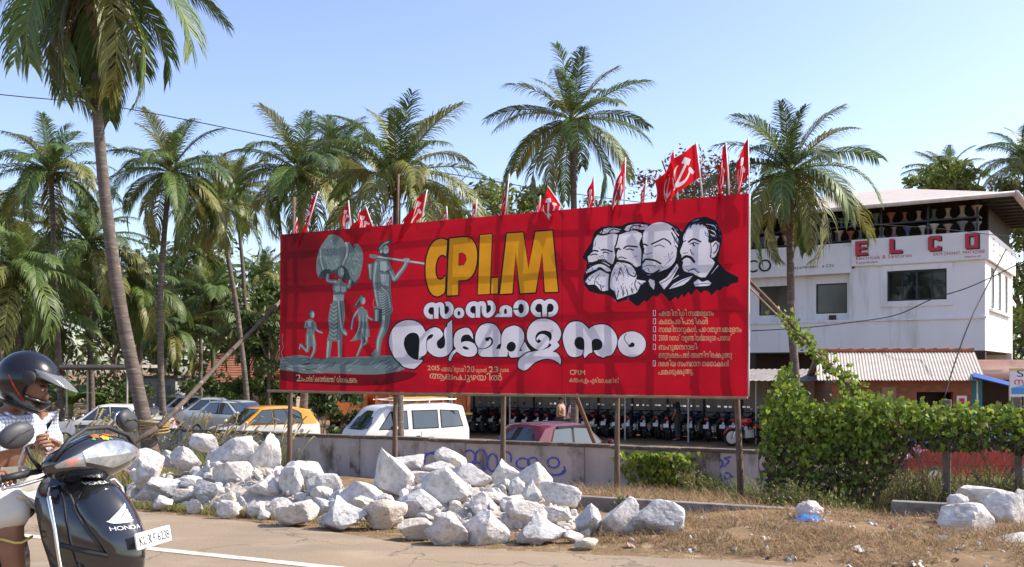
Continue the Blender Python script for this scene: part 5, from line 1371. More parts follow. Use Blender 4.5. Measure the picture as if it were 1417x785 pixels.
car('taxi_car', 'orange and white small hatchback parked behind the low wall', 'car', place(362, 30.2), heading(-0.80, -0.60), HATCH, m_wht, W=1.5, belt=0.92, Lh=1.7, roof_mat=m_org,
    side_wins=[[(0.72, 0.98), (0.26, 1.36), (-0.02, 1.38), (-0.05, 0.97)], [(-0.14, 0.97), (-0.11, 1.38), (-0.72, 1.38), (-0.98, 1.25), (-1.02, 0.98)]], ws=(0.97, 0.94, 0.34, 1.40), rw=(-1.58, 0.98, -1.36, 1.33), extras=taxi_extra)
VAN = [(1.66, 0.45), (1.66, 0.80), (1.58, 0.97), (1.05, 1.56), (0.85, 1.63), (0.0, 1.67), (-1.2, 1.66), (-1.5, 1.60), (-1.66, 0.95), (-1.68, 0.5)]
def van_extra(t, hwf):
    m2 = MB()
    for sg in (-1, 1): m2.tube([(0.75, sg * 0.52, 1.78), (-1.3, sg * 0.52, 1.78)], 0.016, 6)
    for x in (0.7, 0.2, -0.3, -0.8, -1.25): m2.tube([(x, -0.52, 1.78), (x, 0.52, 1.78)], 0.013, 6)
    for x in (0.5, -0.4, -1.1):
        for sg in (-1, 1): m2.tube([(x, sg * 0.52, 1.78), (x, sg * 0.56, 1.64)], 0.012, 5)
    m2.build('roof_rack', m_chrome, t)
    m2 = MB(); m2.box((-0.35, 0, 1.815), (1.5, 0.9, 0.045)); m2.build('rack_board', mat('yellow_board', (0.62, 0.38, 0.10), rough=0.6), t)
    for sg in (1, -1):
        for k, (c, dx, dz) in enumerate((((0.10, 0.12, 0.4), 0, 0), ((0.45, 0.12, 0.25), 0.05, 0.03), ((0.1, 0.3, 0.4), -0.06, -0.03))):
            m2 = MB(); pl = [(0.10 + dx, 0.66 + dz), (-0.25 + dx, 0.72 + dz), (-0.55 + dx, 0.80 + dz), (-0.22 + dx, 0.695 + dz)]
            m2.add([(x, sg * (hwf(x, z) + 0.006 + k * 0.002), z) for x, z in pl], [(0, 1, 2, 3)])
            m2.build('side_flash', mat('flash_paint', c, rough=0.4) if sg == 1 else bpy.data.materials['flash_paint'], t)
        m2 = MB(); m2.box((0.05, sg * (hwf(0.05, 0.78) + 0.008), 0.80), (0.12, 0.02, 0.035)); m2.build('door_handle', m_black, t)
    for x in (-0.05, 0.98):
        for sg in (1, -1):
            m2 = MB(); m2.box((x, sg * (hwf(x, 0.7) - 0.004), 0.68), (0.012, 0.02, 0.5)); m2.build('door_gap', m_black, t)
car('white_van', 'white minivan with a roof rack parked behind the low wall', 'van', place(562, 27.0), heading(-0.80, -0.60), VAN, m_wht, W=1.45, belt=0.98, Lh=1.68, tumble=0.13,
    side_wins=[[(1.20, 1.04), (0.86, 1.46), (0.38, 1.48), (0.38, 1.03)], [(0.18, 1.03), (0.18, 1.48), (-0.58, 1.48), (-0.58, 1.03)], [(-0.72, 1.03), (-0.72, 1.48), (-1.30, 1.45), (-1.42, 1.05)]], ws=(1.56, 1.0, 1.06, 1.54), rw=(-1.64, 1.06, -1.52, 1.5), extras=van_extra)
M800 = [(1.66, 0.45), (1.64, 0.68), (1.4, 0.80), (0.80, 0.88), (0.20, 1.36), (-0.05, 1.40), (-0.95, 1.39), (-1.15, 1.36), (-1.55, 0.90), (-1.62, 0.82), (-1.66, 0.5)]
def zen_extra(t, hwf):
    m2 = MB(); m2.tube([(-1.28, -0.5, 1.2), (-1.28, 0.5, 1.2)], 0.01, 4); m2.box((-0.9, 0.32, 1.05), (0.12, 0.38, 0.3)); m2.box((-0.9, -0.32, 1.05), (0.12, 0.38, 0.3)); m2.build('headrests', m_seat, t)
    for sg in (1, -1):
        m2 = MB(); m2.box((-0.15, sg * (hwf(-0.15, 1.32) + 0.02), 1.325), (1.3, 0.03, 0.05)); m2.build('rain_visor', m_black, t)
car('maroon_car', 'maroon hatchback seen from behind just over the low wall', 'car', place(776, 22.6), heading(0.72, 0.69), M800, m_mar, W=1.46, belt=0.86, Lh=1.66,
    side_wins=[[(0.62, 0.92), (0.20, 1.27), (-0.28, 1.30), (-0.30, 0.91)], [(-0.38, 0.91), (-0.36, 1.30), (-0.88, 1.28), (-1.05, 0.93)]], ws=(0.82, 0.9, 0.24, 1.33), rw=(-1.54, 0.92, -1.17, 1.33), extras=zen_extra)
SEDAN = [(2.05, 0.45), (2.02, 0.68), (1.6, 0.84), (0.95, 0.92), (0.30, 1.40), (0.0, 1.44), (-0.7, 1.42), (-1.35, 1.02), (-1.9, 0.98), (-2.05, 0.88), (-2.08, 0.5)]
SW = [[(0.70, 0.97), (0.26, 1.33), (-0.06, 1.35), (-0.1, 0.97)], [(-0.18, 0.97), (-0.16, 1.35), (-0.62, 1.33), (-1.0, 1.02)]]
for lb, px, d, hx, hy, m in (('silver-blue saloon with red tail lamps just left of the orange and white car', 328, 37, 0.85, -0.5, m_silv), ('silver saloon half hidden by tall grass beside the palm foot', 286, 41, -0.9, -0.3, m_silv),
                             ('white saloon behind the tall grass right of the leaning palm', 250, 44, -0.8, -0.5, m_wht), ('white saloon with a red tail lamp left of the leaning palm', 152, 33, -0.95, -0.25, m_wht)):
    car('saloon_car', lb, 'car', place(px, d), heading(hx, hy), SEDAN, m, W=1.66, belt=0.92, Lh=2.06, side_wins=SW, ws=(0.93, 0.94, 0.33, 1.38), rw=(-1.33, 1.04, -0.74, 1.38), group='cars parked behind the wall', wheel_r=0.29)
car('red_car', 'red car standing beyond the vine-covered fence', 'car', place(1322, 22.0), heading(-0.95, -0.2), HATCH, m_redc, W=1.55, belt=0.92, Lh=1.7,
    side_wins=[[(0.72, 0.98), (0.26, 1.36), (-0.02, 1.38), (-0.05, 0.97)], [(-0.14, 0.97), (-0.11, 1.38), (-0.72, 1.38), (-1.02, 0.98)]], ws=(0.97, 0.94, 0.34, 1.40), rw=(-1.58, 0.98, -1.36, 1.33))
# tipper lorry
m_trk = mat('faded_orange', (0.50, 0.145, 0.04), (0.36, 0.11, 0.04), 2, 0.6, spec=0.3); m_trkd = mat('rust_dirt', (0.16, 0.09, 0.06), (0.09, 0.06, 0.045), 3, 0.9)
t = thing('tipper_truck', 'faded orange tipper lorry behind the bushes and the white van', 'truck', place(548, 38), heading(-0.93, -0.36))
mb = MB(); mb.box((-0.8, 0, 1.35), (3.8, 2.1, 0.9)); mb.build('tipper_body', m_trk, t)
for k in range(8):
    for sg in (-1, 1):
        mb = MB(); mb.box((-2.6 + k * 0.52, sg * 1.085, 1.35), (0.09, 0.07, 0.92)); mb.build('stake', m_trk, t)
for sg in (-1, 1):
    mb = MB(); mb.box((-0.8, sg * 1.10, 1.84), (3.9, 0.12, 0.1)); mb.build('top_rail', m_trkd, t)
    mb = MB(); mb.box((-0.8, sg * 1.10, 0.90), (3.9, 0.1, 0.08)); mb.build('side_stripe', mat('truck_yellow', (0.75, 0.45, 0.05), rough=0.5) if sg < 0 else bpy.data.materials['truck_yellow'], t)
mb = MB(); mb.box((-0.2, 0, 0.75), (5.4, 0.9, 0.25)); mb.build('chassis', m_trkd, t)
mb = MB(); rings = []
for x, zt, zb in ((1.35, 2.1, 0.7), (2.0, 2.12, 0.7), (2.35, 1.95, 0.7), (2.62, 1.35, 0.7), (2.68, 1.2, 0.7)):
    rings.append([(x, -1, zb), (x, 1, zb), (x, 1, zt - .1), (x, .9, zt), (x, -.9, zt), (x, -1, zt - .1)])
mb.loft(rings); mb.build('cab', m_trk, t, bevel=0.03)
mb = MB(); mb.add([(2.625, -.85, 1.42), (2.625, .85, 1.42), (2.375, .82, 1.95), (2.375, -.82, 1.95)], [(0, 1, 2, 3)]); mb.build('windscreen', m_winglass, t)
for sg in (-1, 1):
    mb = MB(); mb.add([(1.5, sg * 1.006, 1.4), (2.3, sg * 1.006, 1.4), (2.2, sg * 1.006, 1.9), (1.5, sg * 1.006, 1.9)], [(0, 1, 2, 3)]); mb.build('side_window', m_winglass, t)
    for x in (1.9, -0.9, -1.9):
        mb = MB(); mb.lathe([(0.25, -.12), (0.46, -.12), (0.5, -.07), (0.5, .07), (0.46, .12), (0.25, .12), (.2, .03), (0.001, .03)], (0, 0, 0), Matrix.Rotation(R(-90 * sg), 3, 'X'), 18); o = mb.build('wheel', m_tyre, t, smooth=True); o.location = (x, sg * 0.92, 0.5)

# ---------------------------------------------------------------- motorbikes
def motorbike(label, paint, loc, rz, group):
    t = thing('motorbike', label, 'motorbike', loc, rz, group)
    for x in (0.63, -0.63):
        mb = MB(); MW = Matrix.Rotation(R(90), 3, 'X'); pr = []
        for k in range(13):
            a = PI * 2 * k / 12; pr.append((0.26 + 0.045 * math.cos(a), 0.045 * math.sin(a)))
        mb.lathe(pr, (0, 0, 0), MW, 20); w_ = mb.build('wheel', m_tyre, t, smooth=True); w_.location = (x, 0, 0.305)
        mb = MB(); mb.lathe([(0.215, -.02), (0.225, 0), (0.215, .02)], (0, 0, 0), MW, 18); mb.lathe([(0.001, -.05), (0.05, -.05), (0.05, .05), (0.001, .05)], (0, 0, 0), MW, 8)
        for k in range(5):
            a = k * PI * 2 / 5; mb.tube([(0.04 * math.cos(a), 0, 0.04 * math.sin(a)), (0.22 * math.cos(a), 0, 0.22 * math.sin(a))], 0.014, 4)
        mb.build('rim', m_rim, w_)
    mb = MB()
    for sg in (-1, 1): mb.tube([(0.63, sg * .09, 0.305), (0.36, sg * .09, 0.98)], 0.02, 6)
    mb.build('fork', m_chrome, t)
    mb = MB(); mb.tube([(0.34, 0, .95), (0.1, 0, .8), (-.3, 0, .62), (-.63, 0, .305)], 0.035, 6); mb.tube([(0.3, 0, .85), (0.2, 0, .4), (-.2, 0, .3), (-.63, .06, .305)], 0.03, 6); mb.build('frame', m_black, t)
    mb = MB(); mb.box((0.02, 0, .42), (0.36, 0.26, 0.3)); mb.ball((0.12, 0, .58), (.1, .1, .14)); mb.build('engine', m_rim, t, bevel=0.03)
    mb = MB(); mb.ball((0.14, 0, 0.84), (0.27, 0.14, 0.13), 12, 8); mb.build('tank', paint, t, smooth=True)
    mb = MB(); mb.loft([[(x, sy * w_, z + dz) for sy, dz in ((-1, 0), (-.8, .05), (.8, .05), (1, 0), (.7, -.06), (-.7, -.06))] for x, w_, z in ((-.08, .09, .80), (-.3, .13, .78), (-.6, .12, .84), (-.78, .07, .88))]); mb.build('seat', m_black, t, smooth=True)
    mb = MB(); mb.loft([[(x, -w_, z), (x, w_, z), (x, w_ * .8, z + h), (x, -w_ * .8, z + h)] for x, w_, z, h in ((-.15, .12, .6, .16), (-.5, .12, .66, .14), (-.85, .05, .80, .08))]); mb.build('tail_panel', paint, t)
    mb = MB(); mb.tube([(0.63 + .33 * math.cos(a), 0, .305 + .33 * math.sin(a)) for a in (0.3, .7, 1.1, 1.5, 1.9, 2.3)], [.03, .06, .06, .06, .06, .03], 6, flat=0.4); mb.build('front_mudguard', paint, t, smooth=True)
    mb = MB(); mb.ball((0.44, 0, .93), (.09, .1, .1), 10, 7); hl = mb.build('headlight_cowl', paint, t, smooth=True)
    mb = MB(); mb.tube([(0.30, -.36, 1.02), (0.36, -.15, 1.04), (0.36, .15, 1.04), (0.30, .36, 1.02)], 0.016, 6); mb.build('handlebar', m_black, t)
    for sg in (-1, 1):
        mb = MB(); mb.tube([(0.34, sg * .24, 1.03), (0.36, sg * .3, 1.2)], .008, 4); mb.ball((0.36, sg * .33, 1.24), (.014, .07, .045), 8, 6); mr_ = mb.build('mirror', m_black, t)
        mb = MB(); mb.box((0.342, sg * .33, 1.24), (.004, .11, .065)); mb.build('mirror_glass', m_chrome, mr_)
    mb = MB(); mb.box((-.86, 0, .83), (.03, .13, .07)); mb.build('tail_light', m_lampr, t)
    mb = MB(); mb.tube([(-.7, 0, .72), (-.9, 0, .5)], .04, 4, flat=.3); mb.box((-.90, 0, .56), (.012, .2, .14), rot=(0, .2, 0)); mb.build('number_plate', m_plate, t)
    mb = MB(); mb.tube([(0.1, -.16, .3), (-.2, -.17, .26), (-.75, -.2, .38)], [.025, .04, .05], 8); mb.build('exhaust', m_chrome, t, smooth=True)
    mb = MB(); mb.tube([(-.05, .1, .28), (-.12, .26, 0.0)], .012, 5); mb.build('side_stand', m_black, t)
    return t
bp = [mat('bike_black', (0.02, 0.02, 0.022), rough=0.3, coat=0.5), mat('bike_blue', (0.02, 0.03, 0.10), rough=0.3, coat=0.5), mat('bike_dark_red', (0.12, 0.01, 0.012), rough=0.3, coat=0.5), car_paint('bike_red', (0.5, 0.02, 0.025))]
protos = []
rg = random.Random(31)
SR = Vector((-1.7, 41.0)); SE = Vector((9.1, 35.0)); sdir = (SE - SR).normalized(); bk_face = math.atan2(sdir.x, -sdir.y)   # facing the back wall
Nb = 26
for k in range(Nb):
    u = k / (Nb - 1); q = SR.lerp(SE, u) + Vector((rg.uniform(-.08, .08), rg.uniform(-.25, .25)))
    rz = math.atan2(0.88, 0.48) + rg.uniform(-.12, .12)
    loc = (q.x, q.y, YG(q.x, q.y)); ci = (0, 1, 0, 0, 2, 0, 1)[k % 7]
    lb = {0: 'black motorbike in the shaded parking row', 1: 'dark blue motorbike in the shaded parking row', 2: 'dark red motorbike in the shaded parking row'}[ci]
    have = [p for p in protos if p[0] == ci]
    if have: dup(have[0][1], have[0][2], loc, rz, label=lb)
    else:
        m = motorbike(lb, bp[ci], loc, rz, 'motorbikes parked in a row under the shed'); protos.append((ci, m, tree_of(m)))
motorbike('bright red motorbike parked sideways at the right end of the row', bp[3], place(1036, 33.3), heading(-0.95, -0.25), 'motorbikes parked in a row under the shed')
m = [p for p in protos if p[0] == 0][0]
for i, (px, d, lb) in enumerate(((1056, 33.6, 'black motorbike at the very right end beside the red one'), (60, 33, 'black motorbike far left behind the rider'), (84, 33.5, 'second black motorbike far left, nearer the shelter post'), (108, 34, 'third black motorbike far left, beside the white saloon'))):
    dup(m[1], m[2], place(px, d), (1.1, 1.2, 1.0, 1.15)[i] + (0 if i else .4), label=lb)
# ================================================================ WHITE SHOP BUILDING
m_pw = mat('white_wall_paint', (0.83, 0.82, 0.81), (0.77, 0.76, 0.745), 0.6, 0.75, 0.15, 10, c3=(0.50, 0.475, 0.44), sc3=2.2, stretch=(1, 1, 0.16), lo3=0.54, hi3=0.82)
m_sign = mat('white_sign_board', (0.80, 0.79, 0.78), (0.74, 0.73, 0.72), 2, 0.45)
m_redl = mat('red_letters', (0.50, 0.03, 0.05), rough=0.45); m_blkl = mat('black_letters', (0.02, 0.02, 0.022), rough=0.45)
m_rufo = mat('cream_roof_sheet', (0.60, 0.52, 0.44), (0.52, 0.44, 0.37), 1.5, 0.6, 0.2, 8, c3=(0.38, 0.31, 0.26), sc3=2, stretch=(1, 6, 1))
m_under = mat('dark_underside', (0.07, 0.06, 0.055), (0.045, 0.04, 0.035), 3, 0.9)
m_gut = mat('gutter_metal', (0.55, 0.50, 0.47), (0.42, 0.37, 0.34), 4, 0.5)
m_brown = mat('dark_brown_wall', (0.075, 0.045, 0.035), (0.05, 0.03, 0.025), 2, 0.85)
m_frame = mat('dark_window_frame', (0.025, 0.025, 0.027), rough=0.4)
m_pane = glass_mat('shop_glass', (0.02, 0.022, 0.022), 0.5, 0.04)
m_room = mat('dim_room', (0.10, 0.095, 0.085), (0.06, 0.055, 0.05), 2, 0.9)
m_tint = mat('dark_tinted_pane', (0.035, 0.033, 0.033), (0.075, 0.06, 0.05), 0.8, 0.12, spec=0.6)
COR = Vector((19.4, 40.0, 0)); YB = -1.15
BYAW = math.atan2(0.552, -0.834)      # local +x runs left along the front, local +y would run ... see below
fx = Vector((-0.834, 0.552, 0)); bk = Vector((0.552, 0.834, 0))      # along the front, to the back
bld = thing('shop_building', 'white two-storey sanitary ware shop with a red lettered parapet and overhanging roof', 'building', (COR.x, COR.y, YB))
MBB = Matrix((( fx.x, bk.x, 0), (fx.y, bk.y, 0), (0, 0, 1))).to_4x4()     # (a, b, z) -> offset ; mirrored, so faces are recalculated
def bb(mb): mb.T = MBB; return mb
def nb(): return bb(MB())
def bbox(name, a0, a1, b0, b1, z0, z1, m, parent=bld, bevel=0):
    mb = nb(); mb.box(((a0 + a1) / 2, (b0 + b1) / 2, (z0 + z1) / 2 - YB), (a1 - a0, b1 - b0, z1 - z0)); return mb.build(name, m, parent, recalc=True, bevel=bevel)
LB = 26.0
# upper storey, front wall with real window openings
def wall_holes(name, a0, a1, z0, z1, b, th, holes, m, side=False):
    """a flat wall (front: runs along a at depth b; side: runs along b at a) with rectangular openings"""
    xs = sorted({a0, a1, *[h[0] for h in holes], *[h[1] for h in holes]}); zs = sorted({z0, z1, *[h[2] for h in holes], *[h[3] for h in holes]})
    mb = nb()
    for i in range(len(xs) - 1):
        for j in range(len(zs) - 1):
            cx, cz = (xs[i] + xs[i + 1]) / 2, (zs[j] + zs[j + 1]) / 2
            if any(h[0] < cx < h[1] and h[2] < cz < h[3] for h in holes): continue
            if side: mb.box((b + th / 2, cx, cz - YB), (th, xs[i + 1] - xs[i], zs[j + 1] - zs[j]))
            else: mb.box((cx, b + th / 2, cz - YB), (xs[i + 1] - xs[i], th, zs[j + 1] - zs[j]))
    o = mb.build(name, m, bld, recalc=True)
    bmw = bmesh.new(); bmw.from_mesh(o.data); bmesh.ops.remove_doubles(bmw, verts=bmw.verts[:], dist=1e-4); bmw.to_mesh(o.data); bmw.free()
    return o
W1 = (1.45, 3.84, 4.40, 5.70)
wall_holes('front_wall', 0, 5.2, 2.25, 7.1, 0, 0.22, [W1], m_pw)
W2 = (5.62, 7.0, 3.98, 5.33); W3 = (8.3, 9.65, 3.98, 5.33); W4 = (11.2, 12.6, 3.98, 5.33)
wall_holes('recessed_wall', 5.2, LB, 2.25, 7.0, 0.35, 0.2, [W2, W3, W4], m_pw)
wall_holes('side_wall', 0.22, 8.8, 2.25, 7.1, 0, 0.22, [(1.6, 2.7, 4.1, 5.8), (3.9, 4.9, 4.1, 5.8), (6.2, 7.2, 4.1, 5.8)], m_pw, side=True)
bbox('back_wall', 0, LB, 8.8, 9.0, YB, 7.1, m_pw); bbox('far_wall', LB, LB + .2, 0, 8.8, YB, 7.0, m_pw)
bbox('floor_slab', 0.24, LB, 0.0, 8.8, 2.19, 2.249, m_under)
bbox('balcony_band', 5.2, LB, -0.02, 0.34, 2.25, 3.62, m_pw); bbox('band_ledge', -0.06, LB, -0.08, -0.003, 3.56, 3.66, m_pw, bevel=0.01)
bbox('pilaster', 5.2, 5.42, -0.01, 0.34, 3.62, 5.9, m_pw)
bbox('inner_floor', 0.24, LB, 0.6, 8.8, 6.9, 6.95, m_under)
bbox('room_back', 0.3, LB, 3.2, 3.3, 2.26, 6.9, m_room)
# windows
def window(a0, a1, z0, z1, b, mull, m_p, frame=0.07, parent=bld, surround=True):
    mb = nb()
    for (x0, x1, y0, y1) in ((a0, a1, z0, z0 + frame), (a0, a1, z1 - frame, z1), (a0, a0 + frame, z0 + frame, z1 - frame), (a1 - frame, a1, z0 + frame, z1 - frame)): mb.box(((x0 + x1) / 2, b + .05, (y0 + y1) / 2 - YB), (x1 - x0, .07, y1 - y0))
    for k in range(mull):
        x = a0 + (a1 - a0) * (k + 1) / (mull + 1); wd = 0.09 if mull == 3 and k == 1 else 0.04; mb.box((x, b + .05, (z0 + z1) / 2 - YB), (wd, .06, z1 - z0 - 2 * frame))
    fr = mb.build('window', m_frame, parent, recalc=True)
    mb = nb(); mb.box(((a0 + a1) / 2, b + .06, (z0 + z1) / 2 - YB), (a1 - a0 - frame, .012, z1 - z0 - frame)); mb.build('pane', m_p, fr, recalc=True)
    return fr
window(*W1, 0.05, 3, m_pane)
mb = nb()
for (x0, x1, z0, z1) in ((1.2, 1.45, 4.15, 5.95), (3.84, 4.09, 4.15, 5.95), (1.45, 3.84, 5.70, 5.95), (1.45, 3.84, 4.15, 4.40)): mb.box(((x0 + x1) / 2, -0.03, (z0 + z1) / 2 - YB), (x1 - x0, .058, z1 - z0))
mb.build('window_surround', m_pw, bld, recalc=True)
bbox('window_hood', 1.0, 4.3, -0.14, -0.062, 5.96, 6.03, m_pw, bevel=0.01)
for W_ in (W2, W3, W4): window(*W_, 0.40, 0, m_tint, 0.05)
bbox('air_vent', 5.9, 7.3, 0.30, 0.347, 5.72, 5.80, m_frame); bbox('meter_box', 6.1, 6.4, 0.28, 0.347, 3.7, 3.9, m_brown)
mb = nb()
for (b0, b1) in ((1.6, 2.7), (3.9, 4.9), (6.2, 7.2)):
    fr = MB(); fr = bb(fr); fr.box((0.08, (b0 + b1) / 2, 4.95 - YB), (.06, b1 - b0, 1.7)); w_ = fr.build('window', m_frame, bld, recalc=True)
    fr = nb(); fr.box((0.046, (b0 + b1) / 2, 4.95 - YB), (.012, b1 - b0 - .1, 1.58)); fr.build('pane', m_tint, w_, recalc=True)
bbox('side_sill', -0.14, -0.003, 1.2, 7.6, 3.92, 4.05, m_pw, bevel=0.01)
# sanitary ware seen through the big window
m_cer = mat('white_ceramic', (0.75, 0.75, 0.73), rough=0.15, coat=0.6)
for i, (a, b, z) in enumerate(((3.45, 0.75, 4.3), (2.75, 0.95, 4.3), (1.85, 0.7, 4.3))):
    mb = nb()
    if i != 2:
        mb.lathe([(0.12, 0), (0.08, 0.1), (0.07, 0.55), (0.2, 0.7), (0.26, 0.82), (0.22, 0.83), (0.1, 0.72)], (a, b, z - YB - 0.05), None, 14)
    else:
        mb.lathe([(0.14, 0), (0.1, 0.15), (0.2, 0.35), (0.22, 0.4), (0.16, 0.4)], (a, b, z - YB - 0.05), None, 14); mb.box((a - .28, b, z - YB + .55), (.2, .4, .4))
    o = mb.build('wash_basin' if i != 2 else 'toilet_bowl', m_cer, None, smooth=True, recalc=True); o.location = (COR.x, COR.y, YB)
    tag(o, ('white pedestal basin at the left of the shop window', 'white pedestal basin in the middle of the shop window', 'white toilet bowl with cistern in the shop window')[i], 'basin' if i != 2 else 'toilet')
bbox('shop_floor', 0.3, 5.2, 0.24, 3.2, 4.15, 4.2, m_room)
# parapet sign boards
bbox('sign_board', -0.05, 5.3, -0.16, -0.002, 5.99, 7.14, m_sign); bbox('side_sign_board', -0.16, -0.052, -0.16, 8.85, 5.99, 7.14, m_sign)
bbox('left_sign_board', 5.32, LB, -0.10, 0.34, 5.72, 6.86, m_sign); bbox('eave_board', 5.32, LB, -0.02, 0.3, 6.861, 7.05, m_pw)
lx = (-fx)                                # reading direction
fr_n = -bk
ROT = Matrix((( lx.x, 0, fr_n.x), (lx.y, 0, fr_n.y), (0, 1, 0)))     # text x -> lx, y -> up, z -> towards the road
def sign_text(tx, a_left, z, width, h, m, off, depth, name='lettering', bold=0.03, parent=bld, rot=ROT):
    q = fx * a_left + bk * (-off); return flat_text(tx, width, h, name, m, parent, (q.x, q.y, z - YB), rot, bold, depth)
BLOCK = {'E': [[(0, 0), (1, 0), (1, .2), (.36, .2), (.36, .4), (.85, .4), (.85, .6), (.36, .6), (.36, .8), (1, .8), (1, 1), (0, 1)]], 'L': [[(0, 0), (1, 0), (1, .22), (.36, .22), (.36, 1), (0, 1)]],
         'C': [[(.12, 0), (1, 0), (1, .3), (.7, .3), (.7, .2), (.36, .2), (.36, .8), (.7, .8), (.7, .68), (1, .68), (1, 1), (.12, 1), (0, .9), (0, .1)]], 'O': [[(0, 0), (1, 0), (1, 1), (0, 1)], [(.3, .2), (.3, .8), (.7, .8), (.7, .2)]]}
def block_letter(ch, a_left, z, w_, h, off, m, name, d=0.05):
    p = Paint(); p.group([([(x * w_, y * h) for x, y in l], 1) for l in BLOCK[ch]], 0); v, f, _ = p.solve(); mb = MB()
    for k in (0, -d): mb.add([(q.x, q.y, k) for q in v], f)
    for l in BLOCK[ch]:
        n_ = len(l); mb.add([(x * w_, y * h, 0) for x, y in l] + [(x * w_, y * h, -d) for x, y in l], [(i, (i + 1) % n_, n_ + (i + 1) % n_, n_ + i) for i in range(n_)])
    o = mb.build(name, m, bld); q = fx * a_left + bk * (-off); o.location = (q.x, q.y, z - YB); o.rotation_euler = ROT.to_euler()
    return o
for ch, a in (('E', 5.12), ('L', 3.70), ('C', 2.15), ('O', 0.72)):
    w_ = 0.5
    block_letter(ch, a - 0.05, 6.40, w_, 0.62, 0.19, m_blkl, 'letter_shadow'); block_letter(ch, a, 6.44, w_, 0.62, 0.25, m_redl, 'letter')
sign_text('Electricals & Sanitaries', 5.1, 6.25, 2.3, 0.22, m_redl, 0.165, 0, bold=0.0); sign_text('Kayamkulam', 5.1, 6.08, 0.9, 0.16, m_redl, 0.165, 0, bold=0.0)
sign_text('0479 2443447, 9447425818', 1.95, 6.23, 1.95, 0.2, m_redl, 0.165, 0, bold=0.0); sign_text('ആലപ~പുഴ', 0.75, 6.08, 0.62, 0.12, m_redl, 0.165, 0, bold=0.0)
sign_text('ELCO', 10.85, 5.98, 1.95, 0.82, m_blkl, 0.13, 0.03, bold=0.10); sign_text('Kayamkulam   a CN', 8.0, 6.02, 1.9, 0.2, m_blkl, 0.105, 0, bold=0.0)
rs = Matrix(((bk.x, 0, (-fx).x), (bk.y, 0, (-fx).y), (0, 1, 0)))
for ch, b in (('E', 0.9), ('L', 2.9), ('C', 5.0), ('O', 7.0)):
    q = fx * -0.165 + bk * b; flat_text(ch, 0.6, 0.84, 'letter', m_redl, bld, (q.x, q.y, 6.4 - YB), rs, 0.05, 0)
# roof: hipped sheet on dark trusses, open storage loft with pots below it
def RP(a, b, z): return (a, b, z - YB)
mb = nb()
ea, eb0, eb1, ez = -1.15, -0.95, 9.9, 8.42; rz_, rb = 9.95, 4.4
T_ = 0.05
def rv(z): return [RP(ea, eb0, ez + z), RP(LB + 1, eb0, ez + z), RP(LB + 1, eb1, ez + z), RP(ea, eb1, ez + z), RP(4.2, rb, rz_ + z), RP(LB - 4, rb, rz_ + z)]
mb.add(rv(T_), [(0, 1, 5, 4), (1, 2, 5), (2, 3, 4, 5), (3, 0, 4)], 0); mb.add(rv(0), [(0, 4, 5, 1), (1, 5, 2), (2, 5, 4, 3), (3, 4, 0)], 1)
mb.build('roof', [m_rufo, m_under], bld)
mb = nb(); mb.tube([RP(ea - .05, eb0 - .07, ez), RP(LB + 1, eb0 - .07, ez)], 0.10, 8); gt = mb.build('gutter', m_gut, bld, recalc=True, smooth=True)
mb = nb(); mb.tube([RP(ea - .08, eb0 - .05, ez), RP(ea - .08, eb1, ez - .02)], 0.14, 8)
for k in range(9): mb.tube([RP(ea - .08, 0.2 + k * 1.1, ez), RP(ea - .08, 0.28 + k * 1.1, ez)], 0.165, 8)
mb.build('gutter', m_gut, bld, recalc=True, smooth=True)
for k in range(14):
    mb = nb(); mb.box(RP(0.3 + k * 1.9, 0.1, 7.75), (.09, .09, 1.35)); mb.build('loft_post', m_frame, bld, recalc=True)
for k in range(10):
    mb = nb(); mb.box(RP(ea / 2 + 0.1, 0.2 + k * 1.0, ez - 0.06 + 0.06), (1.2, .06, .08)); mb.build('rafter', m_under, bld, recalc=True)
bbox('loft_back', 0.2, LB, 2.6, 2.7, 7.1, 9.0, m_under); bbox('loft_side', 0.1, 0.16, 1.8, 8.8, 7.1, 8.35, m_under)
bbox('shelf', 0.2, LB, -0.05, 0.6, 7.72, 7.78, m_frame); bbox('lower_shelf', 0.2, LB, -0.05, 0.6, 7.11, 7.15, m_frame)
m_shaded_pots = [mat('pot_' + n, c, rough=0.6) for n, c in (('cream', (0.34, 0.27, 0.20)), ('terracotta', (0.24, 0.08, 0.05)), ('green', (0.08, 0.12, 0.10)), ('grey', (0.17, 0.18, 0.19)), ('white', (0.42, 0.40, 0.37)), ('blue', (0.07, 0.09, 0.19)), ('pink', (0.24, 0.14, 0.14)))]  # pot colours darkened, the loft's shade is painted into them
pot_me = {}
pn = {0: 'cream', 1: 'terracotta', 2: 'dark green', 3: 'grey', 4: 'white', 5: 'blue', 6: 'dusty pink'}
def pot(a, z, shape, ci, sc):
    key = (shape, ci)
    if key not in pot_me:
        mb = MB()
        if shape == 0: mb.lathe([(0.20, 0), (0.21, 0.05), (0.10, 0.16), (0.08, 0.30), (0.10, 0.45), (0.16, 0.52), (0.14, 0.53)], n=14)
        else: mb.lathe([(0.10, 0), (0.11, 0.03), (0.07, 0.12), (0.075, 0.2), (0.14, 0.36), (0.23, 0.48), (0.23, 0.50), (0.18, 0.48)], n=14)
        o = mb.build('pedestal_pot', m_shaded_pots[ci], None, smooth=True); pot_me[key] = o
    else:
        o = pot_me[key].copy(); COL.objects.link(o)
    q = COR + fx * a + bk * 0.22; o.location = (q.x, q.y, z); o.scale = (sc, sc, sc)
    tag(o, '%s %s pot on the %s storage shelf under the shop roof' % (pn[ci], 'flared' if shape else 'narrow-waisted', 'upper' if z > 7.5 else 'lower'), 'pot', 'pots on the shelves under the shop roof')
rg = random.Random(8)
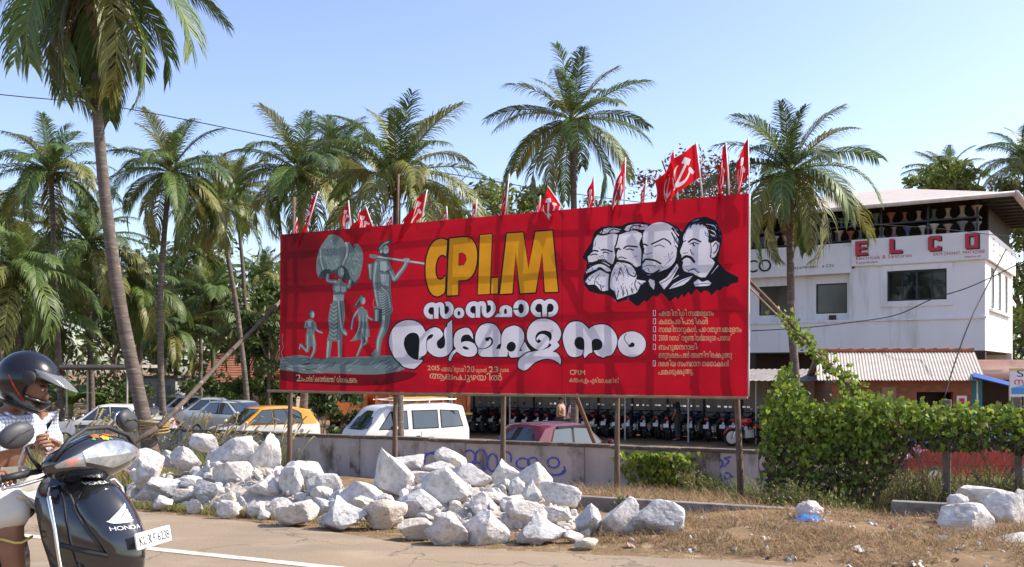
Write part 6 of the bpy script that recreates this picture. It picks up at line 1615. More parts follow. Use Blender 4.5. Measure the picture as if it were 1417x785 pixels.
for row, z in ((0, 7.15), (1, 7.78)):
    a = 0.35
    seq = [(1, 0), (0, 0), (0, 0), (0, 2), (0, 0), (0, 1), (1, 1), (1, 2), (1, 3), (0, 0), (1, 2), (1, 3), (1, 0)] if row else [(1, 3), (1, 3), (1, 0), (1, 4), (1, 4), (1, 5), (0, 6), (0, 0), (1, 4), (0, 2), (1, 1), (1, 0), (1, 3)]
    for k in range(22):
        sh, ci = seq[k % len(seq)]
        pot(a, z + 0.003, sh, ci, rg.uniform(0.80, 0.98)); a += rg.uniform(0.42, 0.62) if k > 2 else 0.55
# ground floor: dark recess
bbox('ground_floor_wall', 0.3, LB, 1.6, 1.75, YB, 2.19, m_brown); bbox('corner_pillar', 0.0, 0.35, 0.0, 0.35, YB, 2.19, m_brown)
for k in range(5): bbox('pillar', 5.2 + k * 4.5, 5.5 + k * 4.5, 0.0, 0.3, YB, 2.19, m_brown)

# ---------------------------------------------------------------- bike shed behind the hoarding
m_sheet = mat('grey_sheet_wall', (0.44, 0.43, 0.41), (0.30, 0.29, 0.28), 1.2, 0.85, 0.2, 8, c3=(0.16, 0.15, 0.14), sc3=1.5, stretch=(3, 3, 0.4))
m_gi = mat('old_roof_sheet', (0.30, 0.27, 0.25), (0.2, 0.18, 0.165), 2, 0.7)
shed = thing('bike_shed', 'long open shed with thin posts and a grey sheet back wall over the motorbikes', 'shed', (-3.4, 43.6, -1.15))
sa_ = Vector((-3.4, 43.6, 0)); sb_ = Vector((12.2, 35.2, 0)); sl_ = (sb_ - sa_).length; shed.rotation_euler = (0, 0, math.atan2((sb_ - sa_).y, (sb_ - sa_).x))
mb = MB(); mb.box((sl_ / 2, 0.05, 1.15), (sl_, .08, 2.3)); mb.build('back_wall', m_sheet, shed)
for k in range(12):
    mb = MB(); mb.box((0.5 + k * sl_ / 12, -0.02, 1.15), (.07, .05, 2.3)); mb.build('wall_rib', m_under, shed)
mb = MB(); n_ = 90; vv = []
for i in range(n_ * 2 + 1):
    x = -0.4 + (sl_ + 0.8) * i / (n_ * 2); vv += [(x, -3.6, 2.22 + .025 * (i % 2)), (x, 0.4, 2.62 + .025 * (i % 2))]
mb.add(vv, [(2 * i, 2 * i + 2, 2 * i + 3, 2 * i + 1) for i in range(n_ * 2)]); mb.build('roof_sheet', m_gi, shed)
for k in range(8):
    mb = MB(); mb.tube([(0.6 + k * (sl_ - .8) / 7, -3.1, 0), (0.6 + k * (sl_ - .8) / 7, -3.1, 2.26)], 0.03, 8); mb.build('post', m_gut, shed)
# right-hand shelter edge, seen past the hoarding
# ---------------------------------------------------------------- brick kiosk with corrugated roof
m_brick = bpy.data.materials.new('red_brick'); m_brick.use_nodes = True
n = m_brick.node_tree; b_ = n.nodes['Principled BSDF']; b_.inputs['Roughness'].default_value = 0.9
tc = n.nodes.new('ShaderNodeTexCoord'); mp = n.nodes.new('ShaderNodeMapping'); mp.inputs['Rotation'].default_value = (R(90), 0, 0); bt = n.nodes.new('ShaderNodeTexBrick')
bt.inputs['Scale'].default_value = 2.6; bt.inputs['Color1'].default_value = (0.33, 0.11, 0.055, 1); bt.inputs['Color2'].default_value = (0.22, 0.075, 0.045, 1); bt.inputs['Mortar'].default_value = (0.17, 0.12, 0.095, 1); bt.inputs['Mortar Size'].default_value = 0.018
n.links.new(tc.outputs['Object'], mp.inputs[0]); n.links.new(mp.outputs[0], bt.inputs['Vector']); n.links.new(bt.outputs['Color'], b_.inputs['Base Color'])
m_asb = mat('corrugated_sheet', (0.56, 0.49, 0.43), (0.46, 0.40, 0.35), 1.5, 0.8, c3=(0.30, 0.25, 0.21), sc3=4, lo3=0.6, hi3=0.75, stretch=(1, 3, 1))
m_tile = mat('clay_tile', (0.36, 0.14, 0.08), (0.22, 0.085, 0.06), 6, 0.85, 0.3, 20)
ko = Vector((10.2, 31.2, -1.15)); kr = -0.12
kio = thing('brick_kiosk', 'small red brick hut with a pale corrugated roof in front of the white shop', 'hut', tuple(ko), kr)
mb = MB()
for (x0, x1, z0, z1) in ((0, 2.6, 0, 2.45), (2.6, 3.7, 0, 0.9), (2.6, 3.7, 1.9, 2.45), (3.7, 4.25, 0, 2.45)): mb.box(((x0 + x1) / 2, 0, (z0 + z1) / 2), (x1 - x0, .2, z1 - z0))
mb.build('front_wall', m_brick, kio)
mb = MB(); mb.box((0.1, 1.3, 1.3), (.2, 2.4, 2.6)); mb.box((4.15, 1.3, 1.3), (.2, 2.4, 2.6)); mb.box((2.1, 2.6, 1.3), (4.25, .2, 2.6)); mb.build('side_walls', m_brick, kio)
mb = MB(); mb.box((3.15, 0.9, 1.4), (1.08, .05, 1.0)); mb.build('hatch_recess', m_under, kio)
mb = MB(); mb.box((1.75, -0.115, 1.75), (.42, .03, .62)); mb.build('notice', mat('old_notice', (0.30, 0.2, 0.13), rough=0.8), kio)
mb = MB(); mb.box((3.95, -0.115, 1.62), (.3, .05, .34)); mb.build('meter_box', m_sign, kio); mb = MB(); mb.box((3.95, -0.143, 1.62), (.16, .01, .18)); mb.build('meter_face', m_redl, kio)
mb = MB(); vv = []; N_ = 208
for i in range(N_ + 1):
    x = -0.55 + 5.05 * i / N_; w_ = .02 * math.sin(i * PI * .5)
    for j in range(4): vv.append((x + (j / 3) * 0.32, -0.62 + 1.95 * j / 3, 2.28 + w_ + 0.92 * j / 3))
mb.add(vv, [(4 * i + j, 4 * i + 4 + j, 4 * i + 5 + j, 4 * i + 1 + j) for i in range(N_) for j in range(3)]); mb.build('roof_sheet', m_asb, kio, smooth=True)
mb = MB(); vv = []
for i in range(N_ + 1):
    x = -0.23 + 5.05 * i / N_; w_ = .02 * math.sin(i * PI * .5)
    for j in range(3): vv.append((x + (1 - j / 2) * 0 , 1.36 + 1.7 * j / 2, 3.19 + w_ - 0.8 * j / 2))
mb.add(vv, [(3 * i + j, 3 * i + 3 + j, 3 * i + 4 + j, 3 * i + 1 + j) for i in range(N_) for j in range(2)]); mb.build('roof_sheet', m_asb, kio, smooth=True)
for k in range(13):
    mb = MB(); mb.tube([(-0.2 + k * .385, 1.34, 3.22), (0.17 + k * .385, 1.34, 3.25)], [.085, .10], 8); mb.build('ridge_tile', m_tile, kio)
mb = MB(); mb.prism([(4.255, 0, 2.45), (4.255, 2.6, 2.45), (4.255, 1.35, 3.12)], (-.1, 0, 0)); mb.build('gable', m_under, kio)
mb = MB(); mb.box((4.42, -0.02, 1.3), (.32, .12, 2.3)); mb.build('shutter', mat('teal_shutter', (0.03, 0.16, 0.20), rough=0.6), kio)
# blue awning and rust-brown vaulted roof at the right
aw = thing('blue_awning', 'bright blue sloping awning sheet beside the brick hut', 'awning', tuple(P(1345, 521, 30.5)))
mb = MB(); a0 = P(1345, 521, 30.5); q = [P(1346, 515, 30.5), P(1399, 529, 30.0), P(1399, 534, 29.6), P(1346, 521, 30.0)]
mb.prism([p - a0 for p in q], (0, 0, -.03)); mb.build('sheet', mat('blue_sheet', (0.02, 0.075, 0.30), rough=0.45), aw)
for p in (P(1397, 534, 29.7), P(1352, 524, 30.2)):
    mb = MB(); mb.tube([p - a0, Vector((p.x, p.y, -1.2)) - a0], .025, 6); mb.build('post', m_gut, aw)
vt = thing('rusty_shed', 'shed with a rust-brown rounded sheet roof at the right picture edge', 'shed', (17.1, 35.5, -1.15))
mb = MB(); rows = []
for i in range(13):
    a = PI * i / 12; rows.append([(-1.6, -1.2 * math.cos(a), 2.25 + .72 * math.sin(a)), (5.5, -1.2 * math.cos(a), 2.25 + .72 * math.sin(a))])
mb.loft(rows, closed=False, cap=False); mb.build('vault_roof', mat('rusty_sheet', (0.23, 0.105, 0.075), (0.32, 0.17, 0.125), 1.5, 0.5, c3=(0.12, 0.06, 0.045), sc3=3), vt, smooth=True)
mb = MB(); mb.box((2, 1.0, 1.1), (7, .1, 2.3)); mb.build('back_wall', m_brown, vt)
for x in (-1.4, 1.0, 3.4):
    mb = MB(); mb.box((x, -1.1, 1.1), (.1, .1, 2.3)); mb.build('post', m_gut, vt)
mb = MB(); mb.box((2, -1.1, .5), (7, .06, 1.0)); mb.build('half_wall', m_sheet, vt)
# shop sign at the right edge
sg_ = thing('shop_sign', 'white and blue shop sign on posts at the right picture edge', 'sign', (P(1397, 548, 24).x, 24, -1.15), -0.1)
def sz(py, d=24): return CAMZ - (py - HY) * d / F + 1.15
mb = MB(); mb.box((0.75, 0, (sz(510) + sz(549)) / 2), (1.5, .06, sz(510) - sz(549))); mb.build('panel', m_sign, sg_)
mb = MB(); mb.box((0.75, -.033, sz(541)), (1.44, .006, .16)); mb.build('wave_band', mat('sign_blue', (0.08, 0.30, 0.62), rough=0.5), sg_)
mb = MB(); pl = [(0.03, sz(537)), (0.5, sz(530)), (0.9, sz(536)), (1.47, sz(531)), (1.47, sz(538)), (0.03, sz(538))]; mb.add([(x, -.035, z) for x, z in pl], [tuple(range(6))]); mb.build('wave', mat('sign_light_blue', (0.20, 0.50, 0.72), rough=0.5), sg_)
mb = MB(); mb.box((0.75, -.034, sz(510) - .025), (1.5, .01, .05)); mb.build('top_trim', mat('yellow_trim', (0.6, 0.5, 0.12), rough=0.5), sg_)
rt_ = Matrix(((1, 0, 0), (0, 0, -1), (0, 1, 0)))
flat_text('SU', 0.42, 0.24, 'lettering', mat('navy_letters', (0.02, 0.03, 0.14), rough=0.5), sg_, (0.16, -.034, sz(521.5)), rt_, 0.03)
flat_text('സൂ', 0.42, 0.22, 'lettering', mat('scarlet_letters', (0.6, 0.02, 0.05), rough=0.5), sg_, (0.1, -.038, sz(532.5)), rt_, 0.04)
for x in (0.1, 1.4):
    mb = MB(); mb.tube([(x, .06, 0), (x, .06, sz(510))], .03, 6); mb.build('post', m_gut, sg_)

# ---------------------------------------------------------------- things at the left behind the wall
sh = thing('roof_shelter', 'open shelter with a thin flat roof on pipe posts left of the leaning palm', 'shelter', (P(92, HY, 38).x, 38, -1.15), 0.0)
x1 = P(198, HY, 38).x - P(92, HY, 38).x; zt = CAMZ - (507 - HY) * 38 / F + 1.15
mb = MB(); mb.box((x1 / 2, 0.6, zt), (x1 + .1, 2.2, .12)); mb.build('roof_slab', mat('shelter_roof', (0.42, 0.36, 0.31), (0.33, 0.28, 0.24), 3, 0.7), sh)
mb = MB(); mb.box((x1 / 2, -0.52, zt - .1), (x1 + .1, .05, .1)); mb.build('fascia', m_trkd, sh)
for x in (0.15, 0.95, x1 - .5):
    mb = MB(); mb.tube([(x, -.3, 0), (x, -.3, zt)], .035, 8); mb.build('post', m_gut, sh)
hu = thing('grey_hut', 'small grey plastered hut with a flat roof behind the leaning palm', 'hut', (P(228, HY, 48).x, 48, -1.15))
mb = MB(); mb.box((0, 0, 1.1), (1.6, 1.6, 2.2)); mb.build('walls', mat('hut_plaster', (0.36, 0.37, 0.38), (0.27, 0.275, 0.28), 2, 0.9), hu)
mb = MB(); mb.box((0, 0, 2.26), (1.95, 1.95, .12)); mb.build('roof', m_cope, hu); mb = MB(); mb.box((.25, -.81, .95), (.7, .04, 1.8)); mb.build('door', mat('hut_door', (0.18, 0.2, 0.22), rough=0.7), hu)
ho = thing('tiled_house', 'low house with a dark clay tile roof among the trees', 'house', (P(352, HY, 50).x, 50, -1.15), 0.1)
mb = MB(); mb.box((0, 1.8, 1.1), (4.2, 3.4, 2.2)); mb.build('walls', mat('house_wall', (0.42, 0.33, 0.27), (0.3, 0.24, 0.2), 2, 0.9), ho)
mb = MB()
for k in range(12):
    y0 = -.5 + k * .2; z0 = 1.95 + k * .125
    mb.box((0, y0 + .12, z0 + .06), (5.0, .26, .04), rot=(math.atan2(.125, .2) - .12, 0, 0))
mb.prism([(-2.5, -.4, 1.9), (-2.5, 1.95, 3.42), (-2.5, 4.2, 1.9)], (.06, 0, 0)); mb.prism([(2.44, -.4, 1.9), (2.44, 1.95, 3.42), (2.44, 4.2, 1.9)], (.06, 0, 0)); mb.box((0, 3.05, 2.68), (5, 2.75, .05), rot=(-.57, 0, 0))
mb.build('roof', m_tile, ho); mb = MB(); mb.box((-1.1, .08, .95), (.8, .06, 1.8)); mb.build('door', m_brown, ho); mb = MB(); mb.box((.8, .08, 1.25), (.9, .06, .8)); mb.build('window', m_frame, ho)
# ================================================================ FENCE WITH VINES
FA = Vector((4.05, 15.5, 0)); FU = Vector((0.878, -0.478, 0)); FN = Vector((-0.478, -0.878, 0))
def fp(t, off=0, z=None):
    q = FA + FU * t + FN * off; q.z = ground_z(q.x, q.y) if z is None else z; return q
m_cpost = mat('concrete_post', (0.22, 0.17, 0.14), (0.14, 0.11, 0.09), 5, 0.9, 0.4, 30)
m_wire = mat('rusty_wire', (0.20, 0.15, 0.12), rough=0.6, metal=0.5)
fen = thing('wire_fence', 'sagging wire mesh fence on concrete posts under a mass of vines', 'fence', tuple(fp(0)))
f0 = fp(0)
for t in (0.25, 1.35, 2.62, 3.55, 4.8, 6.0):
    mb = MB(); b = fp(t); mb.box(((b - f0) + Vector((0, 0, 0.78)))[:], (.11, .11, 1.95), rot=(0, 0.02 * math.sin(t * 5), -.5), taper=.9); mb.build('post', m_cpost, fen, bevel=.01)
mb = MB()
for k in range(6):
    mb.tube([fp(t, .02, -.45 + .27 * k + .02 * math.sin(t * 3 + k)) - f0 for t in [i * .5 for i in range(13)]], .0045, 4)
mb.build('strand', m_wire, fen)
mb = MB(); z0, z1 = -.55, .92; st_ = .16
for k in range(int(6 / st_) + 12):
    for sg in (1, -1):
        t0 = k * st_ - (0 if sg > 0 else 0); ta, tb = t0 - 1.47 * (sg < 0) * 0, t0 + sg * 1.1
        if min(ta, tb) < 0 or max(ta, tb) > 6: continue
        mb.tube([fp(ta, .03, z0) - f0, fp((ta + tb) / 2, .035, (z0 + z1) / 2) - f0, fp(tb, .03, z1) - f0], .003, 3, cap=False)
mb.build('mesh', m_wire, fen)
def hleaf(mb, c, n, dn, s, mi=0):
    """heart-shaped leaf: n = facing, dn = the way its tip points"""
    n = n.normalized(); dn = (dn - n * dn.dot(n))
    dn = dn.normalized() if dn.length > 1e-3 else Vector((0, 0, -1)); w = n.cross(dn)
    mb.add([c - dn * .35 * s, c - dn * .55 * s + w * .4 * s + n * .05 * s, c - dn * .1 * s + w * .58 * s - n * .10 * s, c + dn * .75 * s - n * .12 * s, c - dn * .1 * s - w * .58 * s - n * .10 * s, c - dn * .55 * s - w * .4 * s + n * .05 * s], [(0, 1, 2, 3), (0, 3, 4, 5)], mi)
m_v2 = leafmat('vine_leaf_dark', (0.13, 0.20, 0.03), (0.17, 0.24, 0.035), 0.4, 0.4); m_v3 = leafmat('vine_leaf_yellow', (0.38, 0.36, 0.06), (0.28, 0.31, 0.05), 0.45, 0.4)
m_v4 = leafmat('vine_leaf_dead', (0.10, 0.075, 0.035), (0.06, 0.06, 0.025), 0.2, 0.4)
m_stem = mat('dry_stem', (0.22, 0.15, 0.09), (0.15, 0.10, 0.06), 6, 0.9)
rg = random.Random(77)
def rv3(k=1.0): return Vector((rg.gauss(0, k), rg.gauss(0, k), rg.gauss(0, k)))
def vine_leaf(mb, c, s=0.06, up=0.5, low=0.0):
    mi = rg.choices((0, 1, 2, 3), (6 * (1 - low), 4, .5, 4 * low))[0]
    hleaf(mb, c, FN * rg.uniform(.3, 1.0) + Vector((0, 0, up)) + rv3(.45), Vector((0, 0, -1)) + rv3(.35), s * rg.uniform(.7, 1.35), mi)
def top_z(t):
    z = 0.86 + .12 * noise.noise(Vector((t * 1.7, 0, 2))) + .05 * noise.noise(Vector((t * 6, 0, 2)))
    z += 0.62 * math.exp(-((t - .36) / .22) ** 2)
    z += 0.20 * math.exp(-((t - 1.5) / .40) ** 2)
    return z
vine = thing('climbing_vine', 'mass of bright green heart-leaved vine hanging over the wire fence', 'vine', tuple(f0))
mb = MB(); ms = MB()
for k in range(11500):
    t = rg.uniform(.02, 6.0) if rg.random() < .66 else rg.uniform(.0, 1.9)
    tz = top_z(t); g_ = ground_z(fp(t).x, fp(t).y)
    full = 1 - smooth((t - 1.5) / .8)                       # hangs to the ground at the left end only
    lo = lerp(tz - .58 - .15 * noise.noise(Vector((t * 2.5, 3, 0))), g_ + .15, full)
    u = rg.random() ** (1.15 if full > .5 else 1.5)
    z = tz - (tz - lo) * u
    if full > .5 and z < 0.1 and rg.random() < .4: continue
    wd = .30 if z > tz - .35 else .2
    off = rg.gauss(.06, wd * .6) + (.14 * full)
    if t < 0.9 and t > -.3: off += rg.uniform(-.25, .25)
    c = fp(t, off, z + .06 * rg.gauss(0, 1) * (u < .2)); vine_leaf(mb, c - f0, .058, .5, smooth((u - .25) / .5))
for k in range(260):
    t = rg.uniform(.05, 5.8); full = 1 - smooth((t - 1.5) / .8); tz = top_z(t); g_ = ground_z(fp(t).x, fp(t).y)
    if full < .3 and rg.random() < .5: continue
    z1 = rg.uniform(.3, 1) * tz; pts = [fp(t, rg.uniform(0, .2), z1)]
    for j in range(6): pts.append(pts[-1] + FU * rg.gauss(0, .06) + FN * rg.gauss(.02, .03) + Vector((0, 0, -(z1 - g_) / 6 * rg.uniform(.7, 1.1))))
    ms.tube([p - f0 for p in pts], rg.uniform(.003, .008), 4, cap=False)
mb.build('foliage', [m_lf['vine'], m_v2, m_v3, m_v4], vine); ms.build('stems', m_stem, vine)
# leaning pole wrapped in the vine, up to the end of the hoarding
pole = thing('leaning_pole', 'slanting pole with vine leaves propping the right end of the hoarding', 'pole', tuple(fp(1.55)))
po = fp(1.55); pa = P(1034, 386, 15.6); pb = P(1196, 556, 14.75); pb2 = pb + (pb - pa) * .42
mb = MB(); wob_pole(mb, pa - po, pb2 - po, .028, .042, 9, .03, 5); mb.build('shaft', m_pole, pole, smooth=True)
mb = MB(); wob_pole(mb, pa + Vector((-.04, -.05, -.08)) - po, pa.lerp(pb, .75) + Vector((0, -.05, -.04)) - po, .014, .014, 9, .02, 8, n=6); mb.build('bamboo_strip', m_bamboo, pole, smooth=True)
mb = MB()
for k in range(480):
    u = rg.random() ** .55 * .98
    if u < .28: continue
    c = pa.lerp(pb, u) + rv3(.035 + .075 * u); vine_leaf(mb, c - po, .055)
mb.build('leaves', [m_lf['vine'], m_v2, m_v3], pole)
# vine on the plaster wall
wv = thing('wall_creeper', 'leafy creeper hanging over the plaster wall right of centre', 'vine', tuple(P(925, HY, 18.6).to_2d()) + (-.97,))
mb = MB(); ms = MB(); wo = wv.location.copy()
for k in range(1150):
    r = rg.random()
    if r < .6: px, py = rg.gauss(915, 22), 626 + abs(rg.gauss(0, 22))
    elif r < .85: px, py = rg.gauss(955, 24), 655 + abs(rg.gauss(0, 18))
    else: px, py = rg.gauss(1000, 18), 672 + abs(rg.gauss(0, 12))
    if py > 700: continue
    q = on_wall(px, py, .14 + rg.random() * .28); c = WA + WU * q[0] + WN * (-q[1]); c.z = q[2]; vine_leaf(mb, c - wo, .075)
for k in range(24):
    q = on_wall(rg.uniform(890, 990), 624, .13); c = WA + WU * q[0] + WN * (-q[1]); c.z = q[2]; pts = [c]
    for j in range(6): pts.append(pts[-1] + WU * rg.gauss(0, .07) + WN * .03 + Vector((0, 0, -.13)))
    ms.tube([p - wo for p in pts], .006, 4)
mb.build('foliage', [m_lf['vine'], m_v2, m_v3], wv); ms.build('stems', m_stem, wv)

# ---------------------------------------------------------------- grasses
m_straw = mat('dry_straw', (0.37, 0.24, 0.12), (0.23, 0.145, 0.07), 1.5, 0.85, trans=.2, island=.35); m_gr = mat('green_grass', (0.15, 0.19, 0.045), (0.22, 0.22, 0.06), 1.2, 0.7, trans=.3, island=.35); m_plume = mat('pale_plume', (0.55, 0.45, 0.22), (0.42, 0.38, 0.15), 2, 0.85, trans=.3, island=.3)
def blade(mb, b, h, lean, az, w, mi=0, seg=3):
    d = Vector((math.cos(az), math.sin(az), 0)); sd = Vector((-math.sin(az), math.cos(az), 0)); vs_ = []
    for j in range(seg + 1):
        u = j / seg; q = b + d * (lean * h * u ** 1.7) + Vector((0, 0, h * u * (1 - .35 * lean * u))); ww = w * (1 - u) ** .7
        if j < seg: vs_ += [q - sd * ww, q + sd * ww]
        else: vs_.append(q)
    fs = [(2 * j, 2 * j + 1, 2 * j + 3, 2 * j + 2) for j in range(seg - 1)] + [(2 * seg - 2, 2 * seg - 1, 2 * seg)]
    mb.add(vs_, fs, mi)
def at_st(s, t):
    q = EA + EU * t + EN * s; return Vector((q.x, q.y, ground_z(q.x, q.y)))
mb = MB()
for k in range(30000):                                     # straw on the right-hand verge
    t = rg.uniform(2.2, 12); s = .35 + abs(rg.gauss(0, 1.0)) * 1.9
    if s > 7 or (t < 4 and s < .8 and rg.random() < .6): continue
    if noise.noise(Vector((t * 1.3, s * 1.3, 0))) < -.22: continue
    b = at_st(s, t); blade(mb, b, rg.uniform(.04, .17), rg.uniform(.6, 2.6), rg.uniform(0, 6.28), rg.uniform(.0018, .004), 0 if rg.random() < .94 else 1)
for k in range(8000):                                      # straw tangle before the wall
    px = rg.gauss(905, 75) if rg.random() < .8 else rg.gauss(1010, 60); d = rg.uniform(12.2, 17.5); q = P(px, HY, d)
    if st(q.x, q.y)[0] > 10.6: continue
    b = Vector((q.x, q.y, ground_z(q.x, q.y))); blade(mb, b, rg.uniform(.12, .42), rg.uniform(.4, 2.2), rg.uniform(0, 6.28), rg.uniform(.003, .007), 0 if rg.random() < .9 else 1, 4)
for k in range(1800):                                      # thin straw fringe along the road edge
    t = rg.uniform(-3, 5.5); s = rg.uniform(.1, .55) - .4 * math.exp(-((t - 3.2) / 1.5) ** 2); b = at_st(s, t); blade(mb, b, rg.uniform(.02, .08), rg.uniform(.6, 2.2), rg.uniform(0, 6.28), rg.uniform(.0015, .003), rg.choice((0, 0, 1)))
o = mb.build('dry_grass', [m_straw, m_gr]); tag(o, 'tangled dry straw lying over the verge', 'dry grass', kind='stuff')
mb = MB()
for k in range(6500):                                      # low green grass at the foot of the left pile
    t = rg.gauss(-.3, 1.0) if rg.random() < .7 else rg.uniform(-4.5, 2.2); s = .25 + abs(rg.gauss(0, .28))
    if t > 2.4: continue
    b = at_st(s, t); blade(mb, b, rg.uniform(.03, .12), rg.uniform(.4, 1.6), rg.uniform(0, 6.28), rg.uniform(.0018, .004), 1 if rg.random() < .75 else 0)
for k in range(5200):                                      # weeds at the foot of the fence and in the mesh
    t = rg.uniform(-.6, 6); off = rg.gauss(.15, .35) if rg.random() < .5 else -abs(rg.gauss(0, 1.3)); b = fp(t, off); hh = rg.uniform(.1, .5) * (1.5 if off < 0 else 1); blade(mb, b, hh, rg.uniform(.2, 1.2), rg.uniform(0, 6.28), rg.uniform(.004, .009), 1 if rg.random() < .8 else 0)
for k in range(9000):                                      # green carpet round the wall foot and the palm
    px = rg.uniform(-40, 330); d = rg.uniform(12.6, 22.5); q = P(px, HY, d); b = Vector((q.x, q.y, ground_z(q.x, q.y))); blade(mb, b, rg.uniform(.1, .5), rg.uniform(.2, 1.2), rg.uniform(0, 6.28), rg.uniform(.005, .01), rg.choice((0, 1, 1)))
for k in range(5000):                                      # rank growth behind the mesh
    t = rg.uniform(1.6, 6.5); b = fp(t, -rg.uniform(.15, 2.6)); blade(mb, b, rg.uniform(.3, .95), rg.uniform(.15, .8), rg.uniform(0, 6.28), rg.uniform(.006, .014), 1 if rg.random() < .85 else 0, 4)
o = mb.build('green_grass', [m_straw, m_gr]); tag(o, 'short green grass growing along the verge and the fence', 'grass', kind='stuff')
mb = MB()
for cx_, sd_, n_, d0 in ((318, 22, 40, 22.6), (272, 22, 40, 23.0), (160, 26, 50, 23.6), (120, 22, 30, 22.5), (388, 12, 24, 22.3), (110, 20, 20, 21.5), (228, 20, 26, 25.6)):
    for k in range(n_):
        px = rg.gauss(cx_, sd_); d = d0 + rg.gauss(0, .35); q = P(px, HY, d); b = Vector((q.x, q.y, ground_z(q.x, q.y, False))); h = rg.uniform(1.0, 1.5) if rg.random() < .45 else rg.uniform(.6, 1.0); az = rg.uniform(-.8, .9); ln_ = rg.uniform(.15, .6)
        for j in range(4): blade(mb, b, h * rg.uniform(.5, .9), rg.uniform(.3, 1.0), rg.uniform(0, 6.28), .010, 1, 4)
        dv = Vector((math.cos(az), math.sin(az), 0)); pts = [b + dv * (ln_ * h * u ** 1.8) + Vector((0, 0, h * u * (1 - .2 * ln_ * u))) for u in (0, .3, .6, .8, .9, 1)]
        mb.tube(pts[:5], [.005, .005, .004, .003, .003], 3, 2, cap=False); mb.tube([pts[3], pts[4], pts[5], pts[5] + dv * .08 + Vector((0, 0, -.03))], [.006, .020, .017, .003], 5, 2)
o = mb.build('plume_grass', [m_straw, m_gr, m_plume]); tag(o, 'tall pale plumed grass growing along the plaster wall', 'tall grass', kind='stuff')
# leafy weeds as separate plants
def weed(px, d, h, n, label, kinds, s=.03, name='weed', dead=False):
    q = P(px, HY, d); b = Vector((q.x, q.y, ground_z(q.x, q.y))); t = thing(name, label, 'plant', tuple(b), 0, 'weeds on the verge'); r = random.Random(int(px)); mb = MB(); ml_ = MB()
    for k in range(n):
        a = r.uniform(0, 6.28); e = Vector((math.cos(a) * h * r.uniform(.1, .7), math.sin(a) * h * r.uniform(.1, .7), h * r.uniform(.5, 1))); mb.tube([(0, 0, -.03), e * .5 + Vector((0, 0, .06)), e], [.006, .004, .002], 4)
        for j in range(16): leaf(ml_, r, e * r.uniform(.25, 1.0) + Vector((r.gauss(0, .03), r.gauss(0, .03), r.gauss(0, .03))), s, mi=r.choice((0, 0, 1)))
    mb.build('stems', m_stem, t); ml_.build('leaves', [m_lf[k] for k in kinds], t)
for px, d, h, n, lb, kk in ((960, 16.8, .62, 34, 'spindly olive weed below the creeper on the wall', ('olive', 'light')), (985, 17.2, .5, 20, 'small weed right of the spindly one by the wall', ('green', 'olive')), (1075, 12.2, .42, 26, 'low weed left of the fence foot', ('olive', 'green')), (1110, 12.4, .45, 26, 'grey-green weed behind the plastic bags', ('olive', 'light')), (1150, 12.6, .36, 22, 'bright weed at the foot of the hanging vine', ('light', 'green')), (1185, 12.8, .3, 18, 'low weed in the straw right of the bags', ('olive', 'light')),
                            (1255, 14.6, .8, 40, 'tall weed behind the wire mesh left of the second post', ('light', 'green')), (1290, 14.4, .7, 36, 'leafy weed behind the mesh beside the second post', ('green', 'light')), (1375, 14.0, .8, 40, 'tall weed behind the mesh right of the second post', ('light', 'olive')), (1408, 13.6, .7, 34, 'bushy weed at the right edge behind the mesh', ('green', 'light')), (1330, 15.2, .6, 30, 'weed in front of the red car', ('light', 'green')),
                            (862, 11.4, .2, 10, 'tiny weed behind the round-shouldered boulder', ('green', 'light')), (630, 12.4, .25, 10, 'tiny green weed at the second post', ('light', 'green')), (398, 11.6, .3, 10, 'small green weed at the leftmost post', ('light', 'green')), (225, 17.8, .9, 30, 'green bushy weed at the foot of the leaning palm', ('light', 'olive'))):
    weed(px, d, h, n, lb, kk)

# ---------------------------------------------------------------- log brace, rope, bags, litter, cables
lg = thing('log_brace', 'long bare log propped from the hoarding against the leaning palm', 'log', tuple(P(105, 660, 15.4)))
lo_ = lg.location.copy(); a = P(100, 664, 15.4); b = P(218, 592, 16.1); c = P(392, 413, 20.3)
mb = MB(); wob_pole(mb, a - lo_, b - lo_, .042, .045, 5, .02, 2); wob_pole(mb, b - lo_, c - lo_, .045, .036, 10, .05, 3); mb.build('trunk', mat('bare_log', (0.15, 0.11, 0.085), (0.09, 0.068, 0.055), 4, 0.9, .5, 20, c3=(0.30, .24, .19), sc3=6), lg, smooth=True)
mb = MB(); rp = P(216, 590, 16.5)
for k in range(6):
    z = rp.z - .09 + k * .035; rr = .235; mb.tube([(rp.x - .005 + rr * math.cos(q) , rp.y - .04 + rr * math.sin(q), z + .02 * math.sin(q + k)) for q in [i * PI / 8 for i in range(17)]], .016, 5)
mb.tube([(rp.x + .1, rp.y - .27, rp.z), (rp.x + .16, rp.y - .3, rp.z + .05), (rp.x + .12, rp.y - .3, rp.z - .16)], .012, 5)
tag(mb.build('rope', m_rope, None, smooth=True), 'coil of coir rope tying the log to the leaning palm trunk', 'rope')
